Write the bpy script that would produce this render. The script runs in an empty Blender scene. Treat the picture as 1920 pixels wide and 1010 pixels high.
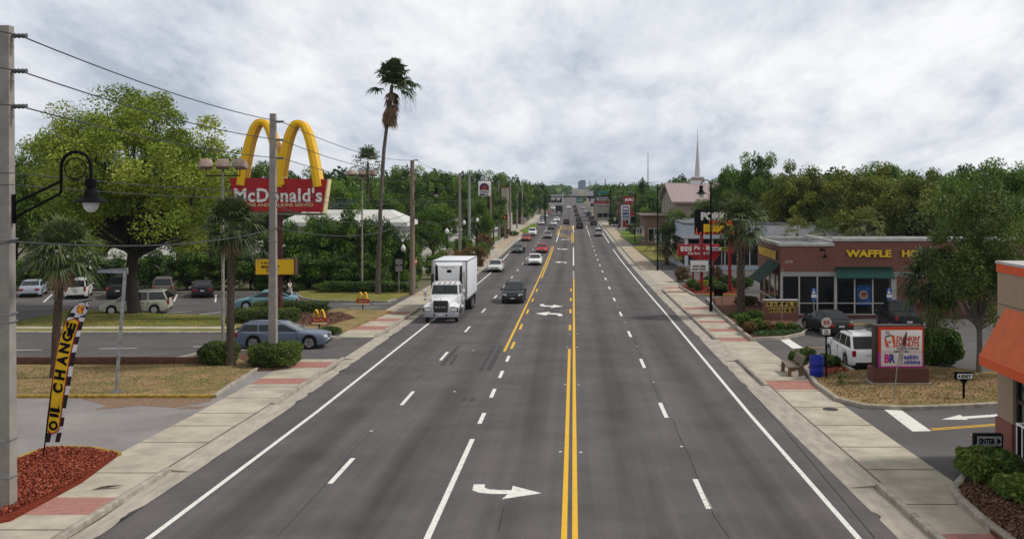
import bpy, bmesh, math, random
import numpy as np
from mathutils import Vector, Matrix
S = bpy.context.scene
COL = S.collection
R = math.radians
random.seed(7)
# ---------------------------------------------------------------- camera, sky, sun, exposure
F, VX, VY, CZ = 1930.0, 1075.0, 350.0, 7.9
cd = bpy.data.cameras.new('camera')
cam = bpy.data.objects.new('camera', cd)
COL.objects.link(cam)
cam.location = (0, 0, CZ)
cam.rotation_euler = (R(90), 0, 0)
cd.sensor_width = 36
cd.lens = 36 * F / 1920
cd.shift_x = -(VX - 960) / 1920
cd.shift_y = -(505 - VY) / 1920
cd.clip_start = .3
cd.clip_end = 12000
S.camera = cam
S.view_settings.view_transform = 'Standard'
S.view_settings.look = 'None'
S.view_settings.exposure = 0.06
S.view_settings.gamma = 1
S.cycles.max_bounces = 6
S.cycles.diffuse_bounces = 3
S.cycles.glossy_bounces = 3
S.cycles.transparent_max_bounces = 6
SUN_EL, SUN_AZ = R(50), R(84)     # azimuth clockwise from +Y
sl = bpy.data.lights.new('sun', 'SUN')
sl.energy = 2.6
sl.angle = R(9)
sl.color = (1.0, .96, .9)
sun = bpy.data.objects.new('sun', sl)
COL.objects.link(sun)
sd = Vector((math.sin(SUN_AZ) * math.cos(SUN_EL), math.cos(SUN_AZ) * math.cos(SUN_EL), math.sin(SUN_EL)))
sun.rotation_euler = sd.to_track_quat('Z', 'Y').to_euler()
sun.location = sd * 200
W = bpy.data.worlds.new('World')
S.world = W
W.use_nodes = True
def world():
    nt = W.node_tree
    N, K = nt.nodes, nt.links
    N.clear()
    def n(t, **k):
        q = N.new(t)
        for a, b in k.items(): setattr(q, a, b)
        return q
    def mth(op, a, b=None):
        q = n('ShaderNodeMath', operation=op)
        for i, v in enumerate((a, b)):
            if v is None: continue
            if isinstance(v, (int, float)): q.inputs[i].default_value = v
            else: K.new(v, q.inputs[i])
        return q.outputs[0]
    out = n('ShaderNodeOutputWorld')
    sky = n('ShaderNodeTexSky', sky_type='NISHITA', sun_disc=False)
    sky.sun_elevation = SUN_EL
    sky.sun_rotation = SUN_AZ
    b1 = n('ShaderNodeBackground')
    b1.inputs[1].default_value = .1
    K.new(sky.outputs[0], b1.inputs[0])
    tc = n('ShaderNodeTexCoord')
    sp = n('ShaderNodeSeparateXYZ')
    K.new(tc.outputs['Generated'], sp.inputs[0])
    x, y, z = sp.outputs
    zz = mth('MAXIMUM', z, 0.0)
    den = mth('ADD', zz, .30)
    cb = n('ShaderNodeCombineXYZ')
    K.new(mth('DIVIDE', x, den), cb.inputs[0])
    K.new(mth('DIVIDE', y, den), cb.inputs[1])
    def noise(scale, detail, rough, off, dist=0.0):
        mp = n('ShaderNodeMapping')
        mp.inputs['Location'].default_value = off
        mp.inputs['Scale'].default_value = (scale, scale * .5, scale)
        K.new(cb.outputs[0], mp.inputs[0])
        q = n('ShaderNodeTexNoise')
        q.inputs['Scale'].default_value = 1
        q.inputs['Detail'].default_value = detail
        q.inputs['Roughness'].default_value = rough
        q.inputs['Distortion'].default_value = dist
        K.new(mp.outputs[0], q.inputs['Vector'])
        return q.outputs[0]
    a = noise(3.3, 11, .64, (3.1, 1.7, 0), .15)
    b = noise(1.0, 3, .5, (8.3, 4.2, 0), .2)
    c = mth('ADD', mth('MULTIPLY', a, .60), mth('MULTIPLY', b, .40))
    rp = n('ShaderNodeValToRGB')
    e = rp.color_ramp.elements
    e[0].position, e[0].color = .41, (.44, .49, .575, 1)
    e[1].position, e[1].color = .63, (.93, .935, .945, 1)
    m = e.new(.475); m.color = (.60, .645, .72, 1)
    m = e.new(.525); m.color = (.72, .75, .805, 1)
    m = e.new(.57); m.color = (.82, .84, .875, 1)
    # lift: the deck overhead is thinner and brighter
    K.new(mth('ADD', c, mth('MULTIPLY', mth('MINIMUM', zz, .3), .30)), rp.inputs[0])
    b2 = n('ShaderNodeBackground')
    dim = n('ShaderNodeMapRange')          # unseen upper sky dimmed on purpose to strengthen contact shadows
    K.new(zz, dim.inputs[0]); dim.inputs[1].default_value, dim.inputs[2].default_value = .2, .6
    dim.inputs[3].default_value, dim.inputs[4].default_value = 1.0, .58
    K.new(dim.outputs[0], b2.inputs[1])
    K.new(rp.outputs[0], b2.inputs[0])
    thin = n('ShaderNodeMapRange')
    K.new(noise(.8, 4, .5, (1.4, 9.1, 0)), thin.inputs[0])
    thin.inputs[1].default_value, thin.inputs[2].default_value = .3, .46
    thin.inputs[3].default_value, thin.inputs[4].default_value = .72, 1.0
    mx = n('ShaderNodeMixShader')
    K.new(thin.outputs[0], mx.inputs[0])
    K.new(b1.outputs[0], mx.inputs[1])
    K.new(b2.outputs[0], mx.inputs[2])
    K.new(mx.outputs[0], out.inputs[0])
world()
# ---------------------------------------------------------------- terrain profile (metres ahead, drop below the lens)
KN = [(-60, 7.1), (0, 7.9), (24, 8.28), (40, 8.76), (65, 9.27), (89, 9.75), (114, 10.17), (138, 10.53), (162, 10.75), (200, 10.86), (300, 11.0), (450, 11.1), (800, 11.1), (1500, 9.0), (6000, 7.0)]
KY = [k[0] for k in KN]
def drop(y):
    return float(np.interp(y, KY, [k[1] for k in KN]))
def G(y): return CZ - drop(y)
def dy(py, dz=0.0):
    d = 9 * F / (py - VY)
    for _ in range(30): d = .5 * d + .5 * F * (drop(d) - dz) / (py - VY)
    return d
def gp(px, py, dz=0.0):
    d = dy(py, dz)
    return ((px - VX) * d / F, d)
def wx(px, d): return (px - VX) * d / F
def wz(py, d): return CZ - (py - VY) * d / F
# ---------------------------------------------------------------- materials
MC = {}
def M(name, c=(.5, .5, .5), r=.6, metal=0, var=.12, sc=4.0, bump=0.0, c2=None, det=5, spec=.25, coat=0, objcol=False, emit=0, lo=.35, hi=.65, vec='Object', stretch=None):
    if name in MC: return MC[name]
    m = bpy.data.materials.new(name)
    m.use_nodes = True
    nt = m.node_tree
    P = nt.nodes['Principled BSDF']
    P.inputs['Roughness'].default_value = r
    P.inputs['Metallic'].default_value = metal
    P.inputs['Specular IOR Level'].default_value = spec
    P.inputs['Coat Weight'].default_value = coat
    P.inputs['Coat Roughness'].default_value = .06
    tc = nt.nodes.new('ShaderNodeTexCoord')
    v = tc.outputs[vec]
    if stretch:
        mp = nt.nodes.new('ShaderNodeMapping')
        mp.inputs['Scale'].default_value = stretch
        nt.links.new(v, mp.inputs[0]); v = mp.outputs[0]
    nz = nt.nodes.new('ShaderNodeTexNoise')
    nz.inputs['Scale'].default_value = sc
    nz.inputs['Detail'].default_value = det
    nz.inputs['Roughness'].default_value = .6
    nt.links.new(v, nz.inputs['Vector'])
    mr = nt.nodes.new('ShaderNodeMapRange')
    mr.inputs[1].default_value, mr.inputs[2].default_value = lo, hi
    nt.links.new(nz.outputs[0], mr.inputs[0])
    mix = nt.nodes.new('ShaderNodeMix')
    mix.data_type = 'RGBA'
    nt.links.new(mr.outputs[0], mix.inputs[0])
    if objcol:
        oi = nt.nodes.new('ShaderNodeObjectInfo')
        nt.links.new(oi.outputs['Color'], mix.inputs[6])
        dk = nt.nodes.new('ShaderNodeMix'); dk.data_type = 'RGBA'
        dk.inputs[0].default_value = var
        nt.links.new(oi.outputs['Color'], dk.inputs[6]); dk.inputs[7].default_value = (.08, .075, .07, 1)
        nt.links.new(dk.outputs[2], mix.inputs[7])
    else:
        mix.inputs[6].default_value = (*c, 1)
        c2 = c2 or tuple(q * (1 - 2 * var) for q in c)
        mix.inputs[7].default_value = (*c2, 1)
    nt.links.new(mix.outputs[2], P.inputs['Base Color'])
    if emit:
        nt.links.new(mix.outputs[2], P.inputs['Emission Color'])
        P.inputs['Emission Strength'].default_value = emit
    if bump:
        b = nt.nodes.new('ShaderNodeBump')
        b.inputs['Strength'].default_value = bump
        b.inputs['Distance'].default_value = .03
        nt.links.new(nz.outputs[0], b.inputs['Height'])
        nt.links.new(b.outputs[0], P.inputs['Normal'])
    MC[name] = m
    return m
def leafmat(name, c1, c2, c3, trans=.25):
    if name in MC: return MC[name]
    m = bpy.data.materials.new(name)
    m.use_nodes = True
    nt = m.node_tree
    P = nt.nodes['Principled BSDF']
    P.inputs['Roughness'].default_value = .55
    P.inputs['Specular IOR Level'].default_value = .3
    at = nt.nodes.new('ShaderNodeAttribute'); at.attribute_name = 'tint'
    rp = nt.nodes.new('ShaderNodeValToRGB')
    e = rp.color_ramp.elements
    e[0].position, e[0].color = .1, (*c1, 1)
    e[1].position, e[1].color = .95, (*c3, 1)
    q = e.new(.5); q.color = (*c2, 1)
    oi = nt.nodes.new('ShaderNodeObjectInfo')
    ad = nt.nodes.new('ShaderNodeMath'); ad.operation = 'MULTIPLY_ADD'
    nt.links.new(oi.outputs['Random'], ad.inputs[0]); ad.inputs[1].default_value = .3; ad.inputs[2].default_value = -.15
    a2 = nt.nodes.new('ShaderNodeMath'); a2.operation = 'ADD'
    nt.links.new(at.outputs['Fac'], a2.inputs[0]); nt.links.new(ad.outputs[0], a2.inputs[1])
    nt.links.new(a2.outputs[0], rp.inputs[0])
    nt.links.new(rp.outputs[0], P.inputs['Base Color'])
    tr = nt.nodes.new('ShaderNodeBsdfTranslucent')
    nt.links.new(rp.outputs[0], tr.inputs[0])
    mx = nt.nodes.new('ShaderNodeMixShader'); mx.inputs[0].default_value = trans
    nt.links.new(P.outputs[0], mx.inputs[1]); nt.links.new(tr.outputs[0], mx.inputs[2])
    nt.links.new(mx.outputs[0], nt.nodes['Material Output'].inputs[0])
    MC[name] = m
    return m
def asphalt(name, base, lanes=False, sc=1.0):
    m = M(name, base, .88, var=.14, sc=.35 * sc, spec=.2, det=8)
    nt = m.node_tree; P = nt.nodes['Principled BSDF']
    src = P.inputs['Base Color'].links[0].from_socket
    tc = nt.nodes.new('ShaderNodeTexCoord')
    sp = nt.nodes.new('ShaderNodeTexNoise'); sp.inputs['Scale'].default_value = 26; sp.inputs['Detail'].default_value = 3; sp.inputs['Roughness'].default_value = .8
    nt.links.new(tc.outputs['Object'], sp.inputs['Vector'])
    mr = nt.nodes.new('ShaderNodeMapRange'); mr.inputs[1].default_value, mr.inputs[2].default_value = .3, .7
    mr.inputs[3].default_value, mr.inputs[4].default_value = .74, 1.26
    nt.links.new(sp.outputs[0], mr.inputs[0])
    fac = mr.outputs[0]
    def mul(a, b):
        q = nt.nodes.new('ShaderNodeMath'); q.operation = 'MULTIPLY'
        nt.links.new(a, q.inputs[0]); nt.links.new(b, q.inputs[1]); return q.outputs[0]
    if lanes:
        s = nt.nodes.new('ShaderNodeSeparateXYZ'); nt.links.new(tc.outputs['Object'], s.inputs[0])
        w = nt.nodes.new('ShaderNodeMath'); w.operation = 'MULTIPLY_ADD'     # oil drip band down each lane centre
        nt.links.new(s.outputs[0], w.inputs[0]); w.inputs[1].default_value = 2 * math.pi / 3.4; w.inputs[2].default_value = -1.75 * 2 * math.pi / 3.4
        co = nt.nodes.new('ShaderNodeMath'); co.operation = 'COSINE'; nt.links.new(w.outputs[0], co.inputs[0])
        r2 = nt.nodes.new('ShaderNodeMapRange'); r2.inputs[1].default_value, r2.inputs[2].default_value = .1, 1
        r2.inputs[3].default_value, r2.inputs[4].default_value = 0, 1.15
        nt.links.new(co.outputs[0], r2.inputs[0])
        mp = nt.nodes.new('ShaderNodeMapping'); mp.inputs['Scale'].default_value = (.9, .05, 1)
        nt.links.new(tc.outputs['Object'], mp.inputs[0])
        n2 = nt.nodes.new('ShaderNodeTexNoise'); n2.inputs['Scale'].default_value = 1.0; n2.inputs['Detail'].default_value = 5
        nt.links.new(mp.outputs[0], n2.inputs['Vector'])
        r3 = nt.nodes.new('ShaderNodeMapRange'); r3.inputs[1].default_value, r3.inputs[2].default_value = .3, .7
        r3.inputs[3].default_value, r3.inputs[4].default_value = .1, .75
        nt.links.new(n2.outputs[0], r3.inputs[0])
        a = mul(r2.outputs[0], r3.outputs[0])
        q = nt.nodes.new('ShaderNodeMath'); q.operation = 'MULTIPLY_ADD'; q.inputs[1].default_value = -.52; q.inputs[2].default_value = 1.07
        nt.links.new(a, q.inputs[0])
        fac = mul(fac, q.outputs[0])
        mp2 = nt.nodes.new('ShaderNodeMapping'); mp2.inputs['Scale'].default_value = (3.2, .025, 1)
        nt.links.new(tc.outputs['Object'], mp2.inputs[0])
        n3 = nt.nodes.new('ShaderNodeTexNoise'); n3.inputs['Scale'].default_value = 1.0; n3.inputs['Detail'].default_value = 3
        nt.links.new(mp2.outputs[0], n3.inputs['Vector'])
        r4 = nt.nodes.new('ShaderNodeMapRange'); r4.inputs[1].default_value, r4.inputs[2].default_value = .3, .7
        r4.inputs[3].default_value, r4.inputs[4].default_value = .9, 1.1
        nt.links.new(n3.outputs[0], r4.inputs[0])
        fac = mul(fac, r4.outputs[0])
    vm = nt.nodes.new('ShaderNodeVectorMath'); vm.operation = 'SCALE'
    nt.links.new(src, vm.inputs[0]); nt.links.new(fac, vm.inputs['Scale'])
    nt.links.new(vm.outputs[0], P.inputs['Base Color'])
    b = nt.nodes.new('ShaderNodeBump'); b.inputs['Strength'].default_value = .25; b.inputs['Distance'].default_value = .02
    nt.links.new(sp.outputs[0], b.inputs['Height']); nt.links.new(b.outputs[0], P.inputs['Normal'])
    return m
def brickmat(name, c1, c2, mortar, sc=1.0, rot=None):
    if name in MC: return MC[name]
    m = bpy.data.materials.new(name); m.use_nodes = True
    nt = m.node_tree; P = nt.nodes['Principled BSDF']; P.inputs['Roughness'].default_value = .85
    tc = nt.nodes.new('ShaderNodeTexCoord')
    s = nt.nodes.new('ShaderNodeSeparateXYZ'); nt.links.new(tc.outputs['Object'], s.inputs[0])
    ad = nt.nodes.new('ShaderNodeMath'); ad.operation = 'ADD'
    nt.links.new(s.outputs[0], ad.inputs[0]); nt.links.new(s.outputs[1], ad.inputs[1])
    cb = nt.nodes.new('ShaderNodeCombineXYZ'); nt.links.new(ad.outputs[0], cb.inputs[0]); nt.links.new(s.outputs[2], cb.inputs[1])
    b = nt.nodes.new('ShaderNodeTexBrick')
    b.inputs['Scale'].default_value = sc
    b.inputs['Color1'].default_value = (*c1, 1); b.inputs['Color2'].default_value = (*c2, 1); b.inputs['Mortar'].default_value = (*mortar, 1)
    b.inputs['Mortar Size'].default_value = .012; b.inputs['Brick Width'].default_value = .42; b.inputs['Row Height'].default_value = .16
    nt.links.new(cb.outputs[0], b.inputs['Vector'])
    nt.links.new(b.outputs[0], P.inputs['Base Color'])
    MC[name] = m
    return m
# ---------------------------------------------------------------- mesh helpers
class MB:
    def __init__(s): s.v = []; s.f = []; s.mi = []; s.cur = 0
    def add(s, vs, fs):
        o = len(s.v)
        s.v += [tuple(q) for q in vs]
        for f in fs: s.f.append([i + o for i in f]); s.mi.append(s.cur)
        return s
    def m(s, i): s.cur = i; return s
    def box(s, x0, x1, y0, y1, z0, z1, T=None):
        p = [(x, y, z) for z in (z0, z1) for y in (y0, y1) for x in (x0, x1)]
        if T is not None: p = [tuple(T @ Vector(q)) for q in p]
        return s.add(p, [(0, 2, 3, 1), (4, 5, 7, 6), (0, 1, 5, 4), (2, 6, 7, 3), (0, 4, 6, 2), (1, 3, 7, 5)])
    def cyl(s, p0, p1, r0, r1=None, n=10, cap=True):
        return s.tube([p0, p1], [r0, r0 if r1 is None else r1], n, cap)
    def tube(s, pts, r, n=6, cap=True):
        pts = [Vector(p) for p in pts]
        if not isinstance(r, (list, tuple)): r = [r] * len(pts)
        vs = []; fs = []
        up = None
        for i, p in enumerate(pts):
            t = (pts[min(i + 1, len(pts) - 1)] - pts[max(i - 1, 0)]).normalized()
            if up is None:
                a = Vector((0, 0, 1)) if abs(t.z) < .9 else Vector((0, 1, 0))
                up = (a - t * a.dot(t)).normalized()
            else:
                up = (up - t * up.dot(t))
                up = up.normalized() if up.length > 1e-6 else Vector((1, 0, 0))
            b = t.cross(up)
            for k in range(n):
                a = 2 * math.pi * k / n + math.pi / n
                vs.append(p + (up * math.cos(a) + b * math.sin(a)) * r[i])
        for i in range(len(pts) - 1):
            for k in range(n):
                k2 = (k + 1) % n
                fs.append((i * n + k, i * n + k2, (i + 1) * n + k2, (i + 1) * n + k))
        if cap:
            fs.append(tuple(range(n))[::-1]); fs.append(tuple(range((len(pts) - 1) * n, len(pts) * n)))
        return s.add(vs, fs)
    def lathe(s, prof, n=16, c=(0, 0, 0), axis='z', cap=True):
        vs = []; fs = []
        for r, z in prof:
            for k in range(n):
                a = 2 * math.pi * k / n
                q = (r * math.cos(a), r * math.sin(a), z)
                if axis == 'x': q = (z, q[0], q[1])
                if axis == 'y': q = (q[0], z, q[1])
                vs.append((q[0] + c[0], q[1] + c[1], q[2] + c[2]))
        for i in range(len(prof) - 1):
            for k in range(n):
                k2 = (k + 1) % n
                fs.append((i * n + k, i * n + k2, (i + 1) * n + k2, (i + 1) * n + k))
        if cap:
            fs.append(tuple(range(n))[::-1]); fs.append(tuple(range((len(prof) - 1) * n, len(prof) * n)))
        return s.add(vs, fs)
    def prism(s, poly, a0, a1, axis='y'):          # 2-D outline pushed along an axis
        def w(p, a):
            return (p[0], a, p[1]) if axis == 'y' else ((a, p[0], p[1]) if axis == 'x' else (p[0], p[1], a))
        n = len(poly)
        vs = [w(p, a0) for p in poly] + [w(p, a1) for p in poly]
        fs = [tuple(range(n)), tuple(range(n, 2 * n))[::-1]] + [(i, i + n, (i + 1) % n + n, (i + 1) % n) for i in range(n)]
        return s.add(vs, fs)
    def loft(s, secs, cap=True, closed=False):
        n = len(secs[0]); vs = [p for q in secs for p in q]; fs = []
        m = n if closed else n - 1
        for i in range(len(secs) - 1):
            for k in range(m):
                k2 = (k + 1) % n
                fs.append((i * n + k, i * n + k2, (i + 1) * n + k2, (i + 1) * n + k))
        if cap:
            fs.append(tuple(range(n))); fs.append(tuple(range((len(secs) - 1) * n, len(secs) * n))[::-1])
        return s.add(vs, fs)
    def build(s, name, mat, parent=None, smooth=0, bevel=0, seg=2, loc=None, rz=0):
        me = bpy.data.meshes.new(name)
        me.from_pydata(s.v, [], s.f)
        mats = mat if isinstance(mat, (list, tuple)) else [mat]
        for q in mats: me.materials.append(q)
        if len(mats) > 1: me.polygons.foreach_set('material_index', s.mi)
        bm = bmesh.new(); bm.from_mesh(me)
        bmesh.ops.recalc_face_normals(bm, faces=bm.faces)
        if bevel:
            es = [e for e in bm.edges if len(e.link_faces) == 2 and e.calc_face_angle(0) > R(35)]
            bmesh.ops.bevel(bm, geom=es, offset=bevel, segments=seg, affect='EDGES', profile=.5, clamp_overlap=True)
        bm.to_mesh(me); bm.free()
        if smooth or bevel:
            me.polygons.foreach_set('use_smooth', [True] * len(me.polygons))
            me.set_sharp_from_angle(angle=R(smooth or 40))
        o = bpy.data.objects.new(name, me)
        COL.objects.link(o)
        if parent: o.parent = parent
        if loc: o.location = loc
        if rz: o.rotation_euler.z = rz
        return o
def tag(o, label=None, cat=None, group=None, kind=None):
    if label: o['label'] = label
    if cat: o['category'] = cat
    if group: o['group'] = group
    if kind: o['kind'] = kind
    return o
def thing(name, label, cat, loc=(0, 0, 0), rz=0, group=None):
    o = bpy.data.objects.new(name, None)
    o.empty_display_size = .2
    COL.objects.link(o)
    o.location = loc; o.rotation_euler = (0, 0, rz)
    return tag(o, label, cat, group)
KIDS = {}
def copy_tree(o, parent=None):
    c = o.copy(); COL.objects.link(c)
    if parent: c.parent = parent
    for ch in list(o.children): copy_tree(ch, c)
    return c
def sheet(name, poly, dz, mat, thick=0.0, kind='structure', label=None, cat=None, parent=None, group=None):
    bm = bmesh.new()
    f = bm.faces.new([bm.verts.new((p[0], p[1], 0)) for p in poly])
    f.normal_update()
    if f.normal.z < 0: f.normal_flip()
    bmesh.ops.triangulate(bm, faces=[f])
    ys = [p[1] for p in poly]
    for k in KY:
        if min(ys) < k < max(ys):
            bmesh.ops.bisect_plane(bm, geom=bm.verts[:] + bm.edges[:] + bm.faces[:], plane_co=(0, k, 0), plane_no=(0, 1, 0))
    if thick:
        r = bmesh.ops.extrude_face_region(bm, geom=bm.faces[:])
        nv = {v for v in r['geom'] if isinstance(v, bmesh.types.BMVert)}
        for v in bm.verts: v.co.z = G(v.co.y) + (dz(v.co.x, v.co.y) if callable(dz) else dz) - (0 if v in nv else thick)
    else:
        for v in bm.verts: v.co.z = G(v.co.y) + (dz(v.co.x, v.co.y) if callable(dz) else dz)
    if thick: bmesh.ops.recalc_face_normals(bm, faces=bm.faces)
    me = bpy.data.meshes.new(name); bm.to_mesh(me); bm.free()
    me.materials.append(mat)
    o = bpy.data.objects.new(name, me); COL.objects.link(o)
    if parent: o.parent = parent
    return tag(o, label, cat, group, kind)
def sheets(name, polys, dz, mat, **k):          # several patches of one kind of surface
    os = [sheet(name, p, dz, mat, **k) for p in polys]
    bm = bmesh.new()
    for o in os: bm.from_mesh(o.data)
    o = os[0]; bm.to_mesh(o.data); bm.free()
    for q in os[1:]: bpy.data.objects.remove(q)
    return o
def rect(x0, x1, y0, y1): return [(x0, y0), (x1, y0), (x1, y1), (x0, y1)]
def densify(path, step=2.0):
    out = []
    for a, b in zip(path, path[1:]):
        n = max(1, int(math.hypot(b[0] - a[0], b[1] - a[1]) / step))
        out += [(a[0] + (b[0] - a[0]) * i / n, a[1] + (b[1] - a[1]) * i / n) for i in range(n)]
    return out + [path[-1]]
def kerb(path, w, h, mat, name='kerb', base=-.05, kind='structure'):
    p = densify(path); m = MB(); secs = []
    for i, q in enumerate(p):
        a = p[max(i - 1, 0)]; b = p[min(i + 1, len(p) - 1)]
        t = Vector((b[0] - a[0], b[1] - a[1])).normalized(); n = Vector((-t.y, t.x)) * w / 2
        z = G(q[1])
        secs.append([(q[0] + n.x, q[1] + n.y, z + base), (q[0] + n.x * .96, q[1] + n.y * .96, z + h - .02), (q[0] + n.x * .7, q[1] + n.y * .7, z + h), (q[0] - n.x * .7, q[1] - n.y * .7, z + h), (q[0] - n.x * .96, q[1] - n.y * .96, z + h - .02), (q[0] - n.x, q[1] - n.y, z + base)])
    m.loft(secs)
    return tag(m.build(name, mat, smooth=40), kind=kind)
TXT = {}
def text(s, w, h, mat, parent, loc, rx=R(90), rz=0, bold=.02, name='lettering', depth=.012, ry=0, shear=0, sp=1.0):
    key = (s, bold, depth, shear, sp)
    if key not in TXT:
        cu = bpy.data.curves.new('t', 'FONT')
        cu.body = s; cu.align_x = 'CENTER'; cu.align_y = 'CENTER'
        cu.offset = bold; cu.extrude = depth / 2; cu.shear = shear; cu.space_character = sp; cu.resolution_u = 3
        o = bpy.data.objects.new('t', cu); COL.objects.link(o)
        dg = bpy.context.evaluated_depsgraph_get(); dg.update()
        me = bpy.data.meshes.new_from_object(o.evaluated_get(dg))
        bpy.data.objects.remove(o)
        co = np.array([v.co[:] for v in me.vertices])
        mn, mxx = co.min(0), co.max(0)
        TXT[key] = (co, mn, mxx, [tuple(p.vertices) for p in me.polygons])
        bpy.data.meshes.remove(me)
    co, mn, mxx, fs = TXT[key]
    c = (co - (mn + mxx) / 2)
    c[:, 0] *= w / (mxx[0] - mn[0]); c[:, 1] *= h / (mxx[1] - mn[1])
    me = bpy.data.meshes.new(name)
    me.from_pydata([tuple(q) for q in c], [], fs)
    me.materials.append(mat)
    o = bpy.data.objects.new(name, me); COL.objects.link(o)
    o.parent = parent; o.location = loc; o.rotation_euler = (rx, ry, rz)
    return o
# ---------------------------------------------------------------- leaves
def quads(name, V, mat, tint, parent=None):
    n = len(V) // 4
    me = bpy.data.meshes.new(name)
    me.vertices.add(n * 4); me.vertices.foreach_set('co', V.astype(np.float32).ravel())
    me.loops.add(n * 4); me.loops.foreach_set('vertex_index', np.arange(n * 4, dtype=np.int32))
    me.polygons.add(n); me.polygons.foreach_set('loop_start', np.arange(0, n * 4, 4, dtype=np.int32))
    me.update(calc_edges=True)
    at = me.attributes.new('tint', 'FLOAT', 'FACE'); at.data.foreach_set('value', tint.astype(np.float32))
    me.materials.append(mat)
    o = bpy.data.objects.new(name, me); COL.objects.link(o)
    if parent: o.parent = parent
    return o
def leafcards(C, size, rng, up=.35, asp=.5):
    n = len(C)
    nr = rng.normal(size=(n, 3)); nr[:, 2] = np.abs(nr[:, 2]) + up
    nr /= np.linalg.norm(nr, axis=1)[:, None]
    t = rng.normal(size=(n, 3)); t -= nr * (t * nr).sum(1)[:, None]; t /= np.linalg.norm(t, axis=1)[:, None]
    b = np.cross(nr, t)
    s = size * rng.uniform(.6, 1.35, n)[:, None]
    bend = nr * s * .25
    V = np.empty((n, 4, 3))
    V[:, 0] = C - t * s; V[:, 1] = C - b * s * asp + bend; V[:, 2] = C + t * s; V[:, 3] = C + b * s * asp + bend
    return V.reshape(-1, 3)
def crown_pts(rng, rx, ry, rz, ncl, per, rc, flat=.7, shell=.55, low=-.55):
    cen = []
    while len(cen) < ncl:
        p = rng.normal(size=3); p /= np.linalg.norm(p)
        if p[2] < low: continue
        rad = rng.uniform(shell, 1.0) * rng.uniform(.85, 1.12)
        cen.append(p * rad * np.array([rx, ry, rz]))
    cen = np.array(cen)
    sc = rc * rng.uniform(.6, 1.3, ncl)
    idx = np.repeat(np.arange(ncl), per)
    d = rng.normal(size=(len(idx), 3)); d /= np.linalg.norm(d, axis=1)[:, None]
    d *= rng.uniform(.15, 1, len(idx))[:, None] ** .5
    d[:, 2] *= flat
    P = cen[idx] + d * sc[idx][:, None]
    tint = np.clip(.5 + rng.normal(size=ncl)[idx] * .21 + rng.normal(size=len(idx)) * .13, 0, 1)
    return cen, P, tint
def limbs(m, rng, base, fork, cen, r, k=12, n=6):
    ids = rng.permutation(len(cen))[:k]
    for j in ids:
        c = Vector(cen[j]); f = Vector(fork) + Vector((0, 0, float(rng.uniform(-.25, .15)) * (fork[2] - base[2])))
        mid = f.lerp(c, .5) + Vector(rng.normal(size=3).tolist()) * .06 * c.length
        mid.z += .05 * (c - f).length
        q = float(rng.uniform(.25, .55))
        m.tube([f, f.lerp(mid, .5) + Vector(rng.normal(size=3).tolist()) * .03 * c.length, mid, c], [r * q, r * q * .75, r * q * .5, r * q * .12], n, cap=False)
# ---------------------------------------------------------------- surfaces
road_m = asphalt('road asphalt', (.112, .101, .100), lanes=True)
lot_m = asphalt('old lot asphalt', (.27, .25, .24))
lot2_m = asphalt('parking asphalt', (.118, .108, .106))
conc = M('pavement concrete', (.48, .43, .34), .9, var=.16, sc=.9, det=8, bump=.1, spec=.2)
gut = M('gutter concrete', (.43, .39, .32), .9, var=.15, sc=1.6, det=8, bump=.15, spec=.2, stretch=(2.5, .6, 1))
redb = M('red paver', (.39, .185, .15), .9, var=.12, sc=5, det=6, spec=.2)
tanb = M('tan paver', (.45, .30, .19), .9, var=.14, sc=5, spec=.2)
kerb_m = M('kerb concrete', (.40, .36, .30), .9, var=.2, sc=3, det=6, bump=.1)
ykerb = M('yellow painted kerb', (.48, .32, .06), .8, var=.3, sc=6, det=6)
white_p = M('white road paint', (.72, .71, .66), .7, sc=9, det=9, c2=(.30, .285, .27), lo=.54, hi=.72)
yel_p = M('yellow road paint', (.72, .42, .025), .7, sc=8, det=9, c2=(.36, .22, .04), lo=.54, hi=.74)
skid = M('skid rubber', (.055, .05, .052), .9, var=.2, sc=3)
deadg = M('dry lawn', (.30, .20, .105), 1, sc=.9, det=9, c2=(.17, .15, .055), bump=.6, spec=.1, lo=.4, hi=.6)
greeng = M('lawn', (.115, .14, .022), 1, sc=.5, det=9, c2=(.24, .19, .06), bump=.5, spec=.1)
freshg = M('fresh lawn', (.085, .17, .018), 1, sc=1.2, det=9, c2=(.14, .17, .03), bump=.4, spec=.1)
mulchr = M('red mulch', (.22, .04, .02), 1, sc=14, det=8, c2=(.10, .02, .01), bump=.9, spec=.1)
mulchb = M('brown mulch', (.17, .085, .055), 1, sc=12, det=8, c2=(.075, .035, .022), bump=.9, spec=.1)
soil = M('open ground', (.12, .12, .055), 1, sc=.12, det=8, c2=(.17, .15, .11), spec=.1)
timb = M('weathered timber', (.16, .075, .05), .85, var=.25, sc=5, bump=.2)
crackm = M('joint grime', (.16, .135, .105), 1, var=.2, sc=6)
LS, RS = -14.4, 10.75         # outer edges of the pavements
E = .10
sheet('ground', rect(-2600, 2600, -55, 6000), -.10, soil)
sheet('road', rect(-11.3, 7.7, -20, 2200), 0, road_m)
sheets('road_gutter', [rect(-11.95, -11.27, -20, 420), rect(7.67, 8.45, -20, 420)], .006, gut)
sheet('cross_road', rect(-200, 200, 303, 316), .003, asphalt('far asphalt', (.12, .115, .115)))
def plot(name, x0, x1, y0, y1, mat, dz=E): return sheet(name, rect(x0, x1, y0, y1), dz, mat, thick=.3)
sheet('parking_lot', rect(-130, LS, -20, 49.5), E, lot_m)
sheet('parking_lot', rect(-130, LS, 49.5, 96), E, lot2_m)
sheet('parking_lot', rect(-130, LS, 96, 128), E - .02, soil)
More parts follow.
